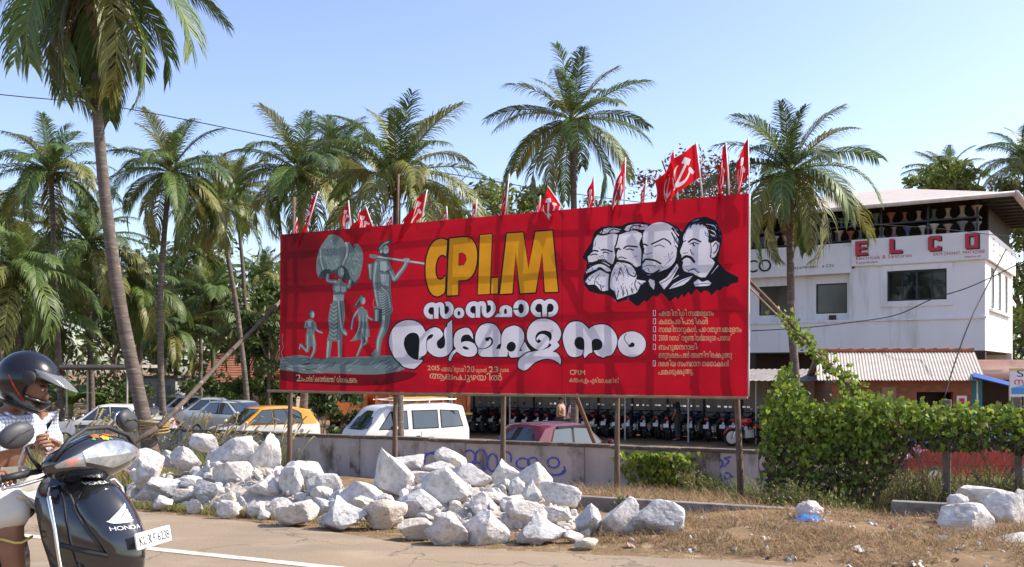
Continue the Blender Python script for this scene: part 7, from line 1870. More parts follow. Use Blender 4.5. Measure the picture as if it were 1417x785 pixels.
def bag(px, py, d, w_, h_, m, label, seed):
    bmb = bmesh.new(); bmesh.ops.create_icosphere(bmb, subdivisions=5, radius=1); off = Vector((seed, seed * 2, 0))
    for v in bmb.verts:
        q = v.co.copy(); k = 1 + .28 * noise.noise(q * 1.6 + off) + .20 * (abs(noise.noise(q * 3.4 + off)) - .2) + .10 * abs(noise.noise(q * 8 + off)) + .04 * abs(noise.noise(q * 18 + off)); v.co = q * k
        if v.co.z < -.55: v.co.z = -.55
    me = bpy.data.meshes.new('plastic_bag'); bmb.to_mesh(me); bmb.free(); me.polygons.foreach_set('use_smooth', [True] * len(me.polygons)); me.materials.append(m)
    o = bpy.data.objects.new('plastic_bag', me); COL.objects.link(o); o.location = P(px, py, d); o.scale = (w_ * d / F / 2.1, w_ * d / F / 2.6, h_ * d / F / 1.75); tag(o, label, 'plastic bag'); return o
bag(1117, 727, 9.05, 42, 23, mat('blue_plastic', (0.03, 0.24, 0.68), rough=0.25, trans=.25), 'crumpled bright blue plastic bag lying on the dry grass', 3)
bag(1120, 709, 9.25, 36, 25, mat('white_plastic', (0.72, 0.68, 0.64), (0.66, .52, .46), 6, 0.35, trans=.3), 'knotted whitish plastic bag behind the blue one', 8)
rg = random.Random(5); lit_m = [mat('paper_' + n, c, c2, 14, 0.7) for n, c, c2 in (('white', (0.72, 0.7, 0.66), (.55, .5, .44)), ('pink', (0.62, .38, .33), (.5, .3, .24)), ('brown', (.34, .24, .15), (.26, .18, .11)), ('yellow', (.62, .48, .2), (.6, .3, .2)), ('blue', (.1, .25, .6), (.3, .4, .6)))]
lit_n = ['white', 'pinkish', 'brown', 'yellow', 'blue']
for k in range(34):
    px = rg.choice((rg.uniform(880, 1390), rg.uniform(1090, 1330), rg.uniform(380, 900))); fd = front_d(px); d = fd + (rg.uniform(-.2, 2.0) if px > 880 else rg.uniform(-.35, .15))
    q = P(px, HY, d); z = ground_z(q.x, d); s = rg.uniform(.015, .045); mb = MB(); n_ = 6; vv = []
    for i in range(n_ + 1):
        for j in range(4): vv.append(((i / n_ - .5) * 2 * s, (j / 3 - .5) * 1.3 * s, .5 * s * noise.noise(Vector((i * .7, j * .8, k))) + .3 * s * math.sin(i * 1.9)))
    mb.add(vv, [(4 * i + j, 4 * i + 4 + j, 4 * i + 5 + j, 4 * i + 1 + j) for i in range(n_) for j in range(3)]); ci = rg.choices(range(5), (6, 2, 3, 1.2, .6))[0]
    o = mb.build('paper_scrap', lit_m[ci], None); o.location = (q.x, d, z + .015 + .2 * s); o.rotation_euler = (rg.uniform(-.3, .5), rg.uniform(-.3, .3), rg.uniform(0, 6))
    tag(o, '%s scrap of litter lying on the roadside earth' % lit_n[ci], 'litter', 'scraps of litter along the verge')
m_cab = mat('black_cable', (0.03, 0.03, 0.032), rough=0.6)
def cable(pts, r, label, name='cable'):
    q = catmull([(p.x, p.z) for p in pts], False, 6, 90); ys = []
    for i in range(len(pts) - 1): ys += [lerp(pts[i].y, pts[i + 1].y, k / 6) for k in range(6)]
    ys.append(pts[-1].y); mb = MB(); mb.tube([(a[0], y, a[1]) for a, y in zip(q, ys)], r, 5); tag(mb.build(name, m_cab, None, smooth=True), label, 'cable')
cable([P(-300, 110, 26), P(0, 131, 26), P(160, 148, 27), P(380, 191, 28), P(540, 226, 29), P(690, 252, 30), P(780, 266, 31), P(980, 292, 33), P(1100, 304, 34)], .014, 'thin cable sloping across the sky behind the palms')
cable([P(1040, 300, 36), P(1180, 309, 36), P(1300, 317, 35.5), P(1417, 329, 35), P(1560, 338, 35)], .014, 'thin cable crossing the parapet of the shop building')
cable([P(1040, 458, 33), P(1110, 454, 33), P(1180, 446, 33), P(1240, 436, 33), P(1290, 414, 32.5), P(1340, 398, 32), P(1400, 370, 32), P(1480, 330, 31)], .018, 'loose wavy cable in front of the shop wall')
cable([P(1392, 345, 31), P(1362, 404, 30.2), P(1342, 446, 29.5), P(1322, 500, 29), P(1306, 552, 28.5)], .022, 'overgrown guy wire slanting down past the big shop window')
# ================================================================ FLAGS ON THE HOARDING
m_fred = mat('flag_red', (0.62, 0.012, 0.02), rough=0.7, trans=0.45, spec=.2); m_fwht = mat('flag_white', (0.75, 0.72, 0.72), rough=0.7, trans=0.4, spec=.2); m_pvc = mat('white_plastic_pole', (0.72, 0.72, 0.73), rough=0.4)
fpnt = Paint(); fpnt.poly([(0, 0), (1, 0), (1, .66), (0, .66)], 0)
arc = [(.36 + .19 * math.cos(R(a)), .35 + .19 * math.sin(R(a))) for a in range(-70, 171, 20)]
fpnt.stroke(arc, [.012] + [.05] * 6 + [.075] * 3 + [.06] * 3 if False else [.02, .045, .06, .075, .08, .08, .08, .075, .07, .06, .055, .05, .05], 1)
fpnt.stroke([(.19, .37), (.11, .50)], .055, 1, smooth=False); fpnt.stroke([(.22, .18), (.52, .54)], .06, 1, smooth=False); fpnt.poly([(.14, .22), (.27, .09), (.35, .16), (.20, .30)], 1)
fex = [(i / 16, .66 * j / 10) for i in range(17) for j in range(11)]
FV, FF, FM = fpnt.solve(fex)
def flag(p_top, p_base, side, W, theta, label, seed, whip=0.0, cover=1.0):
    a = on_banner(*p_base, -.05); b = on_banner(*p_top, -.05 + .1 * (seed % 3 - 1)); root = a + (a - b) * .18
    t = thing('party_flag', label, 'flag', tuple(root), 0, 'red flags along the top of the hoarding')
    mb = MB(); mb.tube([(0, 0, 0), b - root], [.013, .011], 7); mb.build('pole', m_pvc, t, smooth=True)
    ax = (b - root).normalized(); out = BU * side; rg = random.Random(seed); H_ = W * .66
    vs_ = []
    for p in FV:
        u, v = p.x, p.y
        th = theta * (0.75 + .35 * u) ; fold = .10 * W * math.sin(u * 7 + seed + v * 2) * u ** .6 + .05 * W * math.sin(u * 13 + seed * 2)
        q = (b - root) - ax * (.03 + v / .66 * H_ * cover) + out * (u * W * math.cos(th) * (1 + .15 * v)) + Vector((0, 0, -1)) * (u * W * math.sin(th)) - BNO * (fold - whip * u * .2) + out * .03 * W * math.sin(v * 9 + seed) * u
        vs_.append(q)
    mb = MB(); mb.add(vs_, FF); mb.m = list(FM); mb.build('cloth', [m_fred, m_fwht], t, smooth=True)
FL = [((409, 301), (403, 322), 1, .42, 1.35, 'tiny drooping red flag beside the first post top at the left end'), ((438, 264), (421, 321), -1, .78, 1.12, 'red flag with a white emblem on a pole leaning right, second from the left'),
      ((480, 277), (483, 313), -1, .5, 1.1, 'red flag hanging below a bare white pole top, third from the left'), ((504, 285), (513, 311), -1, .62, .72, 'red flag spread to the left on a back-leaning pole'),
      ((541, 294), (541, 309), -1, .32, 1.0, 'very small red flag just left of the second post top'), ((589, 262), (581, 306), -1, .72, .72, 'wide red flag blown left against the second post top'),
      ((616, 285), (617, 303), -1, .35, 1.2, 'small red flag on a short pole right of the wide blown one'), ((658, 275), (656, 299), -1, .46, 1.25, 'small triangular-looking red flag above the letter P'),
      ((703, 240), (697, 296), -1, .66, 1.35, 'tall limp red flag wrapped beside the third post top'), ((746, 270), (744, 292), -1, .42, 1.3, 'small limp red flag above the letter M'),
      ((756, 257), (779, 291), -1, .62, 1.15, 'red flag on a pole leaning left at the cloth seam'), ((820, 242), (821, 286), -1, .62, 1.32, 'limp red flag left of the emblem flag over the painted heads'),
      ((864, 217), (862, 282), -1, .82, 1.22, 'limp red flag with a large white emblem over the second painted head'), ((893, 248), (889, 280), -1, .5, 1.35, 'narrow red flag over the bald painted head'),
      ((931, 207), (937, 276), -1, .78, 1.28, 'limp red flag left of the big blown one'), ((962, 196), (971, 273), -1, .86, .60, 'big red flag blown out to the left with its emblem spread'),
      ((1003, 196), (1008, 270), -1, .74, 1.34, 'limp red flag in front of the last post top'), ((1034, 189), (1036, 288), -1, .86, 1.30, 'tall limp red flag at the right corner of the hoarding')]
for k, (a, b, sd, W, th, lb) in enumerate(FL): flag(a, b, sd, W, th, lb, k * 3 + 1)
# ================================================================ SCOOTER
HX, HYY = 0.944, -0.33
SCO = Vector((-2.425, 4.83, 0)); SRZ = math.atan2(HYY, HX)
m_sblk = mat('gloss_black_paint', (0.012, 0.013, 0.016), rough=0.16, spec=0.6, coat=1.0); m_mat = mat('matt_black_plastic', (0.028, 0.028, 0.03), rough=0.55); m_mirb = mat('grey_black_plastic', (0.055, 0.055, 0.06), rough=0.5)
m_lens = glass_mat('clear_lens', (0.65, 0.68, 0.70), 0.22, 0.04); m_refl = mat('lamp_reflector', (0.70, 0.73, 0.76), (0.16, 0.17, 0.19), 22, 0.14, metal=0.9); m_amb = mat('amber_bulb', (0.75, 0.20, 0.06), (0.5, .12, .05), 30, 0.3)
m_wsti = mat('white_sticker', (0.80, 0.80, 0.80), rough=0.4); m_seatb = mat('black_vinyl', (0.02, 0.02, 0.02), rough=0.45)
sc = thing('scooter', 'glossy black scooter with a white number plate turning past in the foreground', 'scooter', tuple(SCO), SRZ)
SEC = [(0.27, .57, .085, .18), (0.36, .65, .125, .27), (0.46, .695, .160, .33), (0.56, .71, .182, .36), (0.66, .69, .196, .37), (0.75, .645, .194, .35), (0.83, .585, .18, .32), (0.89, .52, .155, .26), (0.935, .44, .115, .18)]
def sec(z):
    for a, b in zip(SEC, SEC[1:]):
        if z <= b[0]:
            t = max(0, (z - a[0]) / (b[0] - a[0])); return tuple(a[i] + (b[i] - a[i]) * t for i in range(1, 4))
    return SEC[-1][1:]
def front(y, z, off=0.0):
    """the outside of the front apron at height z, offset outwards"""
    xf, hw, dp = sec(z); s = max(-.995, min(.995, y / hw)); a = math.asin(s)
    k = math.cos(a) ** 0.8; x = xf - dp + dp * k + .018 * math.exp(-(y / .05) ** 2)
    return Vector((x + off * max(.35, math.cos(a)), y + off * math.sin(a) * .7, z + off * .25))
mb = MB(); rings = []; zs = [.27 + (.935 - .27) * i / 22 for i in range(23)]
for z in zs:
    xf, hw, dp = sec(z); rings.append([front(hw * math.sin(-PI / 2 + PI * j / 24) * .995, z) for j in range(25)] + [Vector((xf - dp - .025, hw * .9, z)), Vector((xf - dp - .025, -hw * .9, z))])
mb.loft(rings); ap = mb.build('front_apron', m_sblk, sc, smooth=True); e = ap.modifiers.new('es', 'EDGE_SPLIT'); e.split_angle = R(45)
# raised centre panel
mb = MB(); rows = []
for i in range(15):
    z = .60 + .325 * i / 14; w_ = lerp(.125, .155, math.sin(i / 14 * PI)) * (1 if i < 11 else 1 - (i - 10) * .10); rows.append([front(-w_, z, .0)] + [front(w_ * (-1 + 2 * j / 10) * .97, z, .014) for j in range(11)] + [front(w_, z, .0)])
mb.loft(rows, closed=False, cap=False); o = mb.build('centre_panel', m_sblk, sc, smooth=True)
for sg in (-1, 1):
    mb = MB(); mb.tube([front(sg * lerp(.13, .16, math.sin(i / 10 * PI)), .60 + .30 * i / 10, .004) for i in range(11)], .006, 6); mb.build('panel_groove', m_mat, sc, smooth=True)
for sg in (-1, 1):
    mb = MB(); mb.tube([front(sg * .12, .59, .006), front(sg * .16, .61, .006), front(sg * .19, .64, .004)], .012, 6); mb.build('air_slot', m_mat, sc)
# wing emblem and lettering
wp = Paint()
for k in range(5):
    u = k / 4; a = (.040 - .008 * k, .0 + .010 * k)
    tip = (-.024 + .012 * k, .064 - .018 * k) if False else None
feath = [[(-.040, .0), (-.028, .012), (.010, .046), (.028, .062), (.022, .044), (.000, .018), (-.018, .002)], [(-.016, .0), (.004, .018), (.024, .040), (.022, .028), (.008, .008), (-.002, -.002)], [(.0, -.003), (.012, .010), (.024, .025), (.022, .014), (.012, .0)], [(.014, -.002), (.024, .011), (.022, .001)], [(-.046, -.002), (-.030, .004), (-.012, .003), (.004, .001), (.026, -.004), (.010, -.012), (-.030, -.012)]]
for f in feath: wp.poly(catmull([(x * 1.35, y * 1.15) for x, y in f], True, 3), 0)
wv_, wf_, _ = wp.solve([(-.05 + .02 * i, -.02 + .02 * j) for i in range(6) for j in range(6)])
mb = MB(); mb.add([front(p.x - .045, p.y + .745, .019) for p in wv_], wf_); mb.build('wing_emblem', m_wsti, sc)
def apron_text(tx, y0, z0, w_, h, m, name, off=.019, bold=0.02):
    gl, tw = text_loops(tx, bold); p = Paint()
    for lp in gl: p.group([([(q[0] * w_ / tw, q[1] * h) for q in l], s) for l, s in lp], 0)
    v, f, _ = p.solve([(w_ * i / 10, h * .7 * j / 3) for i in range(11) for j in range(4)]); mb = MB(); mb.add([front(y0 + q.x, z0 + q.y, off) for q in v], f); return mb.build(name, m, sc)
apron_text('HONDA', -.105, .700, .115, .026, m_wsti, 'emblem_lettering'); apron_text('HONDA', -.08, .905, .085, .018, m_wsti, 'name_lettering', .016)
# number plate
mb = MB(); c = front(.0, .65, .035); mb.box((0, 0, 0), (.012, .275, .078)); pl = mb.build('number_plate', m_plate, sc, bevel=.012); pl.location = c + Vector((.02, .03, 0)); pl.rotation_euler = (0, -.18, .10)
flat_text('KL·31 F 6238', .235, .060, 'plate_lettering', mat('plate_black', (.012, .012, .014), rough=.5), pl, (.0075, -.118, -.021), Matrix(((0, 0, 1), (1, 0, 0), (0, 1, 0))), .085)
# chrome guard bars
for sg in (-1, 1):
    mb = MB(); mb.tube(catmull3 if False else [Vector(p) for p in ((.36, sg * .12, .90), (.38, sg * .205, .90), (.40, sg * .235, .86), (.44, sg * .24, .72), (.47, sg * .238, .55), (.48, sg * .23, .46), (.52, sg * .18, .40))], .010, 8); mb.tube([Vector((.47, sg * .238, .55)), Vector((.56, sg * .17, .50))], .009, 8); mb.build('guard_bar', m_chrome, sc, smooth=True)
# handlebar cowl and lamp
CW = Vector((.415, 0, 1.005)); cr = Matrix.Rotation(R(-22), 3, 'Y')
def cowl(az, el, k=1.0):
    """az left/right, el up: a broad rounded wedge"""
    ca = math.cos(az); x = .165 * math.cos(el) * (abs(ca) ** .8) * (1 if ca >= 0 else -.55); y = .275 * math.cos(el) ** .8 * math.sin(az); zz = math.sin(el) * (.135 if el > 0 else .105) * (1 - .25 * abs(math.sin(az)) ** 2)
    return CW + cr @ (Vector((x, y, zz)) * k)
mb = MB(); rings = []
for i in range(15):
    el = R(-88 + 176 * i / 14); rings.append([cowl(2 * PI * j / 36, el) for j in range(36)])
mb.loft(rings); mb.build('handlebar_cowl', m_sblk, sc, smooth=True)
def patch(a0, a1, e0, e1, k, m, name, parent, taper=0.0):
    mb = MB(); n_, m_ = 16, 8; vv = []
    for i in range(n_ + 1):
        u = i / n_; az = R(lerp(a0, a1, u))
        for j in range(m_ + 1):
            f = math.sqrt(max(.02, 1 - (2 * abs(u - .5)) ** 4)) if taper == 0 else lerp(1, 1 - taper, u)
            mid = (e0 + e1) / 2; el = R(mid + (lerp(e0, e1, j / m_) - mid) * f)
            if taper == 0: el = R(lerp(lerp(e0, e0 * .45, abs(2 * u - 1) ** 1.3), lerp(e1, e1 * .35, abs(2 * u - 1) ** 2), j / m_))
            vv.append(cowl(az, el, k))
    mb.add(vv, [(i * (m_ + 1) + j, (i + 1) * (m_ + 1) + j, (i + 1) * (m_ + 1) + j + 1, i * (m_ + 1) + j + 1) for i in range(n_) for j in range(m_)]); return mb.build(name, m, parent, smooth=True)
hl = patch(-38, 38, -42, 22, 1.012, m_refl, 'headlight', sc); patch(-39, 39, -43, 23, 1.03, m_lens, 'lens', hl)
for sg in (-1, 1):
    il = patch(sg * 40, sg * 76, -30, 6, 1.012, m_refl, 'indicator', sc, .7); patch(sg * 45, sg * 62, -24, -2, 1.018, m_amb, 'bulb', il); patch(sg * 39, sg * 77, -31, 7, 1.03, m_lens, 'lens', il, .7)
mb = MB(); mb.tube([cowl(R(-75), R(8), 1.05), cowl(R(-50), R(42), 1.16), cowl(R(-20), R(58), 1.24), cowl(R(20), R(58), 1.24), cowl(R(50), R(42), 1.16), cowl(R(75), R(8), 1.05)], .011, 8); mb.build('cowl_guard', m_mat, sc, smooth=True)
for az, el, r, c in ((-12, 44, .017, (.75, .12, .03)), (-2, 34, .016, (.85, .42, .02)), (9, 46, .015, (.75, .14, .03)), (17, 42, .010, (.75, .12, .03)), (-18, 34, .007, (.05, .4, .1)), (5, 30, .007, (.05, .4, .1)), (-6, 50, .007, (.05, .4, .1))):
    mb = MB(); c0 = cowl(R(az), R(el), 1.01); pts = [cowl(R(az + r * 330 * math.cos(q) * (1 + .2 * math.cos(5 * q))), R(el + r * 480 * math.sin(q) * (1 + .2 * math.cos(5 * q))), 1.014) for q in [2 * PI * i / 20 for i in range(20)]]
    mb.add([c0 + (c0 - CW) * .008] + pts, [(0, 1 + i, 1 + (i + 1) % 20) for i in range(20)])
    key = 'sticker_%d' % int(c[1] * 100)
    mb.build('flower_sticker', bpy.data.materials.get(key) or mat(key, c, rough=.4), sc)
# bars, grips, levers, mirrors
mb = MB(); mb.tube([(.34, -.20, .985), (.31, -.28, .975), (.285, -.34, .965)], .013, 8); mb.tube([(.34, .20, .985), (.31, .28, .975), (.285, .34, .965)], .013, 8); mb.tube([(.36, -.2, .98), (.38, 0, .97), (.36, .2, .98)], .016, 8); mb.tube([(.40, 0, .96), (.45, 0, .84)], .035, 10); mb.build('handlebar', m_mat, sc, smooth=True)
for sg in (-1, 1):
    mb = MB(); mb.tube([(.315, sg * .27, .977), (.262, sg * .39, .955)], .0175, 10); mb.ball((.262, sg * .392, .955), .022); mb.build('grip', m_mat, sc, smooth=True)
    mb = MB(); mb.tube([(.375, sg * .21, .965), (.385, sg * .27, .95), (.35, sg * .35, .93), (.325, sg * .41, .925)], .008, 6); mb.ball((.322, sg * .415, .925), .012); mb.build('brake_lever', m_chrome, sc, smooth=True)
    mb = MB(); a = Vector((.345, sg * .235, 1.0)); b = Vector((.335, sg * .30, 1.10 if sg < 0 else 1.13)); mb.tube([a, a.lerp(b, .5) + Vector((.0, sg * .012, 0)), b], [.012, .008, .008], 8); ml_ = mb.build('mirror', m_mat, sc, smooth=True)
    mc = b + Vector((.0, sg * .055, .055)); rt = Matrix.Rotation(R(12 * sg), 3, 'Z') @ Matrix.Rotation(R(-18 * sg), 3, 'X')
    mb = MB(); mb.ball(mc, (.034, .088, .058), 16, 10, rot=rt); mb.tube([mc + rt @ Vector((.034, -.06, -.01)), mc + rt @ Vector((.037, 0, .012)), mc + rt @ Vector((.030, .06, .012))], .004, 5); mb.build('mirror_shell', m_mirb, ml_, smooth=True)
    mb = MB(); mb.ball(mc + rt @ Vector((-.028, 0, 0)), (.009, .08, .05), 14, 8, rot=rt); mb.build('mirror_glass', m_chrome, ml_, smooth=True)
# running gear and body
for x, nm in ((.62, 'wheel'), (-.60, 'wheel')):
    MW = Matrix.Rotation(R(90), 3, 'X'); mb = MB(); mb.lathe([(.13, -.045), (.20, -.048), (.225, -.02), (.228, 0), (.225, .02), (.20, .048), (.13, .045)], (0, 0, 0), MW, 26); w_ = mb.build('wheel', m_tyre, sc, smooth=True); w_.location = (x, 0, .228)
    mb = MB(); mb.lathe([(.001, -.03), (.06, -.035), (.125, -.025), (.135, -.04), (.135, .04), (.125, .025), (.06, .035), (.001, .03)], (0, 0, 0), MW, 20); mb.build('rim', m_mat, w_, smooth=True)
mb = MB(); mb.loft([[(x + .29 * math.cos(a) * 0 + .62 - x + .27 * math.cos(a), y, .228 + .27 * math.sin(a) + (.02 if abs(y) < .05 else -.03)) for y in (-.085, -.05, 0, .05, .085)] for x, a in [(0, R(20 + 15 * i)) for i in range(10)]], closed=False, cap=False); mb.build('front_mudguard', m_sblk, sc, smooth=True)
for sg in (-1, 1):
    mb = MB(); mb.tube([(.62, sg * .075, .228), (.50, sg * .06, .55)], .02, 8); mb.build('fork', m_chrome, sc)
mb = MB(); mb.box((.12, 0, .275), (.58, .36, .05)); mb.build('footboard', m_mat, sc, bevel=.02)
mb = MB(); rings = []
for x, hw, zb, zt in ((-.05, .10, .30, .66), (-.14, .16, .27, .72), (-.4, .185, .30, .735), (-.7, .17, .42, .75), (-.92, .09, .58, .76)): rings.append([(x, hw * math.cos(q), (zb + zt) / 2 + (zt - zb) / 2 * math.sin(q)) for q in [2 * PI * i / 20 for i in range(20)]])
mb.loft(rings); mb.build('side_body', m_sblk, sc, smooth=True)
mb = MB(); rings = []
for x, hw, z in ((.0, .08, .735), (-.08, .13, .765), (-.35, .15, .775), (-.6, .14, .79), (-.82, .10, .80), (-.86, .05, .79)): rings.append([(x, hw * math.cos(q), z + .045 * math.sin(q) * (1 if math.sin(q) > 0 else .7)) for q in [2 * PI * i / 16 for i in range(16)]])
mb.loft(rings); mb.build('seat', m_seatb, sc, smooth=True)
mb = MB(); mb.tube([(-.62, -.15, .80), (-.86, -.13, .84), (-.93, 0, .85), (-.86, .13, .84), (-.62, .15, .80)], .012, 8); mb.build('grab_rail', m_chrome, sc, smooth=True)
mb = MB(); mb.ball((-.93, 0, .68), (.03, .09, .05)); mb.build('tail_light', m_lampr, sc, smooth=True); mb = MB(); mb.tube([(-.2, -.17, .25), (-.7, -.2, .30)], .05, 10); mb.build('exhaust', m_mat, sc)
mb = MB(); mb.tube([(-.1, -.09, .25), (-.05, -.13, .0)], .01, 6); mb.build('stand', m_mat, sc)

# ================================================================ PEOPLE
m_skin = mat('brown_skin', (0.30, 0.145, 0.085), (0.24, 0.11, 0.065), 6, 0.5, .1, 60, spec=.4); m_hair = mat('black_hair', (.012, .011, .01), rough=.6)
m_check = bpy.data.materials.new('checked_shirt'); m_check.use_nodes = True
n = m_check.node_tree; b_ = n.nodes['Principled BSDF']; b_.inputs['Roughness'].default_value = .85; b_.inputs['Specular IOR Level'].default_value = .2
tc = n.nodes.new('ShaderNodeTexCoord'); acc = None
for ax in ('X', 'Y', 'Z'):
    w_ = n.nodes.new('ShaderNodeTexWave'); w_.bands_direction = ax; w_.inputs['Scale'].default_value = 17; n.links.new(tc.outputs['Object'], w_.inputs['Vector'])
    mr = n.nodes.new('ShaderNodeMapRange'); mr.inputs[1].default_value = .55; mr.inputs[2].default_value = .8; mr.inputs[3].default_value = 1.0; mr.inputs[4].default_value = .50 if ax != 'X' else .8; n.links.new(w_.outputs['Fac'], mr.inputs[0])
    if acc is None: acc = mr.outputs[0]
    else:
        mm = n.nodes.new('ShaderNodeMath'); mm.operation = 'MULTIPLY'; n.links.new(acc, mm.inputs[0]); n.links.new(mr.outputs[0], mm.inputs[1]); acc = mm.outputs[0]
mx = n.nodes.new('ShaderNodeMix'); mx.data_type = 'RGBA'; mx.inputs[6].default_value = (.08, .11, .24, 1); mx.inputs[7].default_value = (.76, .78, .83, 1); n.links.new(acc, mx.inputs[0]); n.links.new(mx.outputs[2], b_.inputs['Base Color'])
m_dhoti = mat('white_cotton', (.80, .77, .70), (.72, .68, .6), 3, .9, .35, 12, spec=.15, trans=.12); m_gold = mat('gold_border', (.62, .48, .14), rough=.6)
def merge(objs, name, parent):
    bmx = bmesh.new(); ms_ = objs[0].data.materials[:]
    for o in objs: bmx.from_mesh(o.data)
    me = bpy.data.meshes.new(name); bmx.to_mesh(me); bmx.free()
    for m in ms_: me.materials.append(m)
    me.polygons.foreach_set('use_smooth', [True] * len(me.polygons))
    for o in objs: bpy.data.objects.remove(o)
    o = bpy.data.objects.new(name, me); COL.objects.link(o); o.parent = parent; return o
def hand(wrist, fwd, palm, curl, thumb_side, spread=1.0, m=None):
    """palm and five bent fingers; fwd = along the hand, palm = the way the palm faces, thumb_side = +-1"""
    m = m or m_skin; fwd = fwd.normalized(); palm = (palm - fwd * palm.dot(fwd)).normalized(); side = fwd.cross(palm) * thumb_side; out = []
    w = wrist; J = {'w': (w - fwd * .03, (.024, .018)), 'p1': (w + fwd * .035, (.036, .017)), 'p2': (w + fwd * .085, (.040, .015))}
    out.append(skin('palm', J, [('w', 'p1'), ('p1', 'p2')], m, None, 2, 'w'))
    for k, (o_, ln, c_) in enumerate(((.030, .072, .0), (.010, .082, .05), (-.011, .077, .08), (-.031, .060, .1))):
        p = w + fwd * .075 + side * o_; d = fwd.copy(); J = {'r': (p - fwd * .02, .0105)}; E = []; last = 'r'; a = 0
        for j, (f_, r_) in enumerate(((.16, .0105), (.42, .0098), (.30, .009), (.22, .0078))):
            a += (0, curl, curl * 1.15, curl * .8)[j] + (c_ if j else 0)
            d2 = fwd * math.cos(a) + palm * math.sin(a) + side * (.12 * (1.5 - k) * .3 * spread * (1 if j < 2 else 0)); p = p + d2 * ln * f_ * 1.05; J['f%d' % j] = (p.copy(), r_); E.append((last, 'f%d' % j)); last = 'f%d' % j
        out.append(skin('finger', J, E, m, None, 1, 'r'))
    p = w + fwd * .02 + side * .028; J = {'r': (p, .0145)}; E = []; last = 'r'; d = (fwd * .75 + side * .75 + palm * .35).normalized()
    for j, ln in enumerate((.036, .030, .024)):
        d = (d + palm * .25 * curl + (fwd * .35 - side * .3) * (j > 0)).normalized(); p = p + d * ln; J['t%d' % j] = (p.copy(), (.0125, .0115, .0095)[j]); E.append((last, 't%d' % j)); last = 't%d' % j
    out.append(skin('thumb', J, E, m, None, 1, 'r')); return out
V = Vector
def rider_body(t, dx=0.0, hands=True):
    s = lambda x, y, z: V((x + dx, y, z))
    J = {'pel': (s(-.22, 0, .83), (.16, .13)), 'bel': (s(-.20, 0, .95), (.165, .14)), 'che': (s(-.13, 0, 1.10), (.175, .135)), 'upc': (s(-.075, 0, 1.19), (.13, .10)), 'nk': (s(-.055, 0, 1.265), .055), 'hd': (s(-.01, 0, 1.325), (.07, .08)), 'tp': (s(.01, 0, 1.42), (.075, .085)),
         'shR': (s(-.085, -.19, 1.155), .066), 'elR': (s(-.05, -.31, 1.00), .045), 'wrR': (s(.185, -.335, .985), (.030, .024)), 'shL': (s(-.085, .19, 1.155), .066), 'elL': (s(-.02, .29, .985), .045), 'wrL': (s(.10, .12, 1.075), (.029, .024)),
         'hpR': (s(-.22, -.10, .82), .10), 'knR': (s(.12, -.19, .80), .068), 'caR': (s(.13, -.19, .60), .060), 'anR': (s(.16, -.17, .36), .040), 'toR': (s(.30, -.19, .325), (.045, .025)), 'hpL': (s(-.22, .10, .82), .10), 'knL': (s(.12, .19, .80), .068), 'caL': (s(.13, .19, .60), .060), 'anL': (s(.16, .17, .36), .040), 'toL': (s(.30, .19, .325), (.045, .025))}
    E = [('pel', 'bel'), ('bel', 'che'), ('che', 'upc'), ('upc', 'nk'), ('nk', 'hd'), ('hd', 'tp'), ('upc', 'shR'), ('shR', 'elR'), ('elR', 'wrR'), ('upc', 'shL'), ('shL', 'elL'), ('elL', 'wrL'), ('pel', 'hpR'), ('hpR', 'knR'), ('knR', 'caR'), ('caR', 'anR'), ('anR', 'toR'), ('pel', 'hpL'), ('hpL', 'knL'), ('knL', 'caL'), ('caL', 'anL'), ('anL', 'toL')]
    return J, E
rd_ = thing('person', 'man in a white checked shirt, folded white dhoti and black helmet riding the scooter', 'person', tuple(SCO), SRZ)
J, E = rider_body(rd_, 0.0)
objs = [skin('body', J, E, m_skin, None, 2, 'pel')]
wr = J['wrR'][0]; objs += hand(wr, V((.62, -.30, -.12)), V((.1, .15, -1)), 1.05, 1)
wl = J['wrL'][0]; objs += hand(wl, V((.25, -.95, .35)), V((-.75, -.1, -.6)), .75, 1)
# nose, eyes, brows and moustache of the face in the helmet opening
HC = V((.02, 0, 1.385)); HR = Matrix.Rotation(R(28), 3, 'Z') @ Matrix.Rotation(R(22), 3, 'Y')
mb = MB(); mb.ball(HC + HR @ V((.012, 0, -.02)), (.098, .078, .115), 18, 12, rot=HR); mb.ball(HC + HR @ V((.110, 0, -.032)), (.020, .014, .026), 10, 7, rot=HR); mb.ball(HC + HR @ V((.080, 0, -.10)), (.03, .032, .028), 10, 7, rot=HR)
fh = mb.build('head', m_skin, None, smooth=True); objs.append(fh)
body = merge(objs, 'body', rd_)
for sg in (-1, 1):
    mb = MB(); mb.ball(HC + HR @ V((.098, sg * .032, .002)), (.007, .012, .0065), 10, 7, rot=HR); ey = mb.build('eye', m_wsti, rd_, smooth=True); mb = MB(); mb.ball(HC + HR @ V((.1035, sg * .032, .002)), (.004, .0065, .0062), 8, 6, rot=HR); mb.build('pupil', m_hair, ey)
    mb = MB(); mb.tube([HC + HR @ V((.100, sg * .014, .018)), HC + HR @ V((.100, sg * .034, .024)), HC + HR @ V((.088, sg * .052, .018))], .005, 5); mb.build('eyebrow', m_hair, rd_)
mb = MB(); mb.tube([HC + HR @ V((.088, -.032, -.066)), HC + HR @ V((.107, -.012, -.058)), HC + HR @ V((.107, .012, -.058)), HC + HR @ V((.088, .032, -.066))], [.004, .008, .008, .004], 6); mb.build('moustache', m_hair, rd_); mb = MB(); mb.tube([HC + HR @ V((.092, -.022, -.078)), HC + HR @ V((.101, 0, -.076)), HC + HR @ V((.092, .022, -.078))], .005, 5); mb.build('mouth', mat('lips', (.22, .08, .06), rough=.5), rd_)
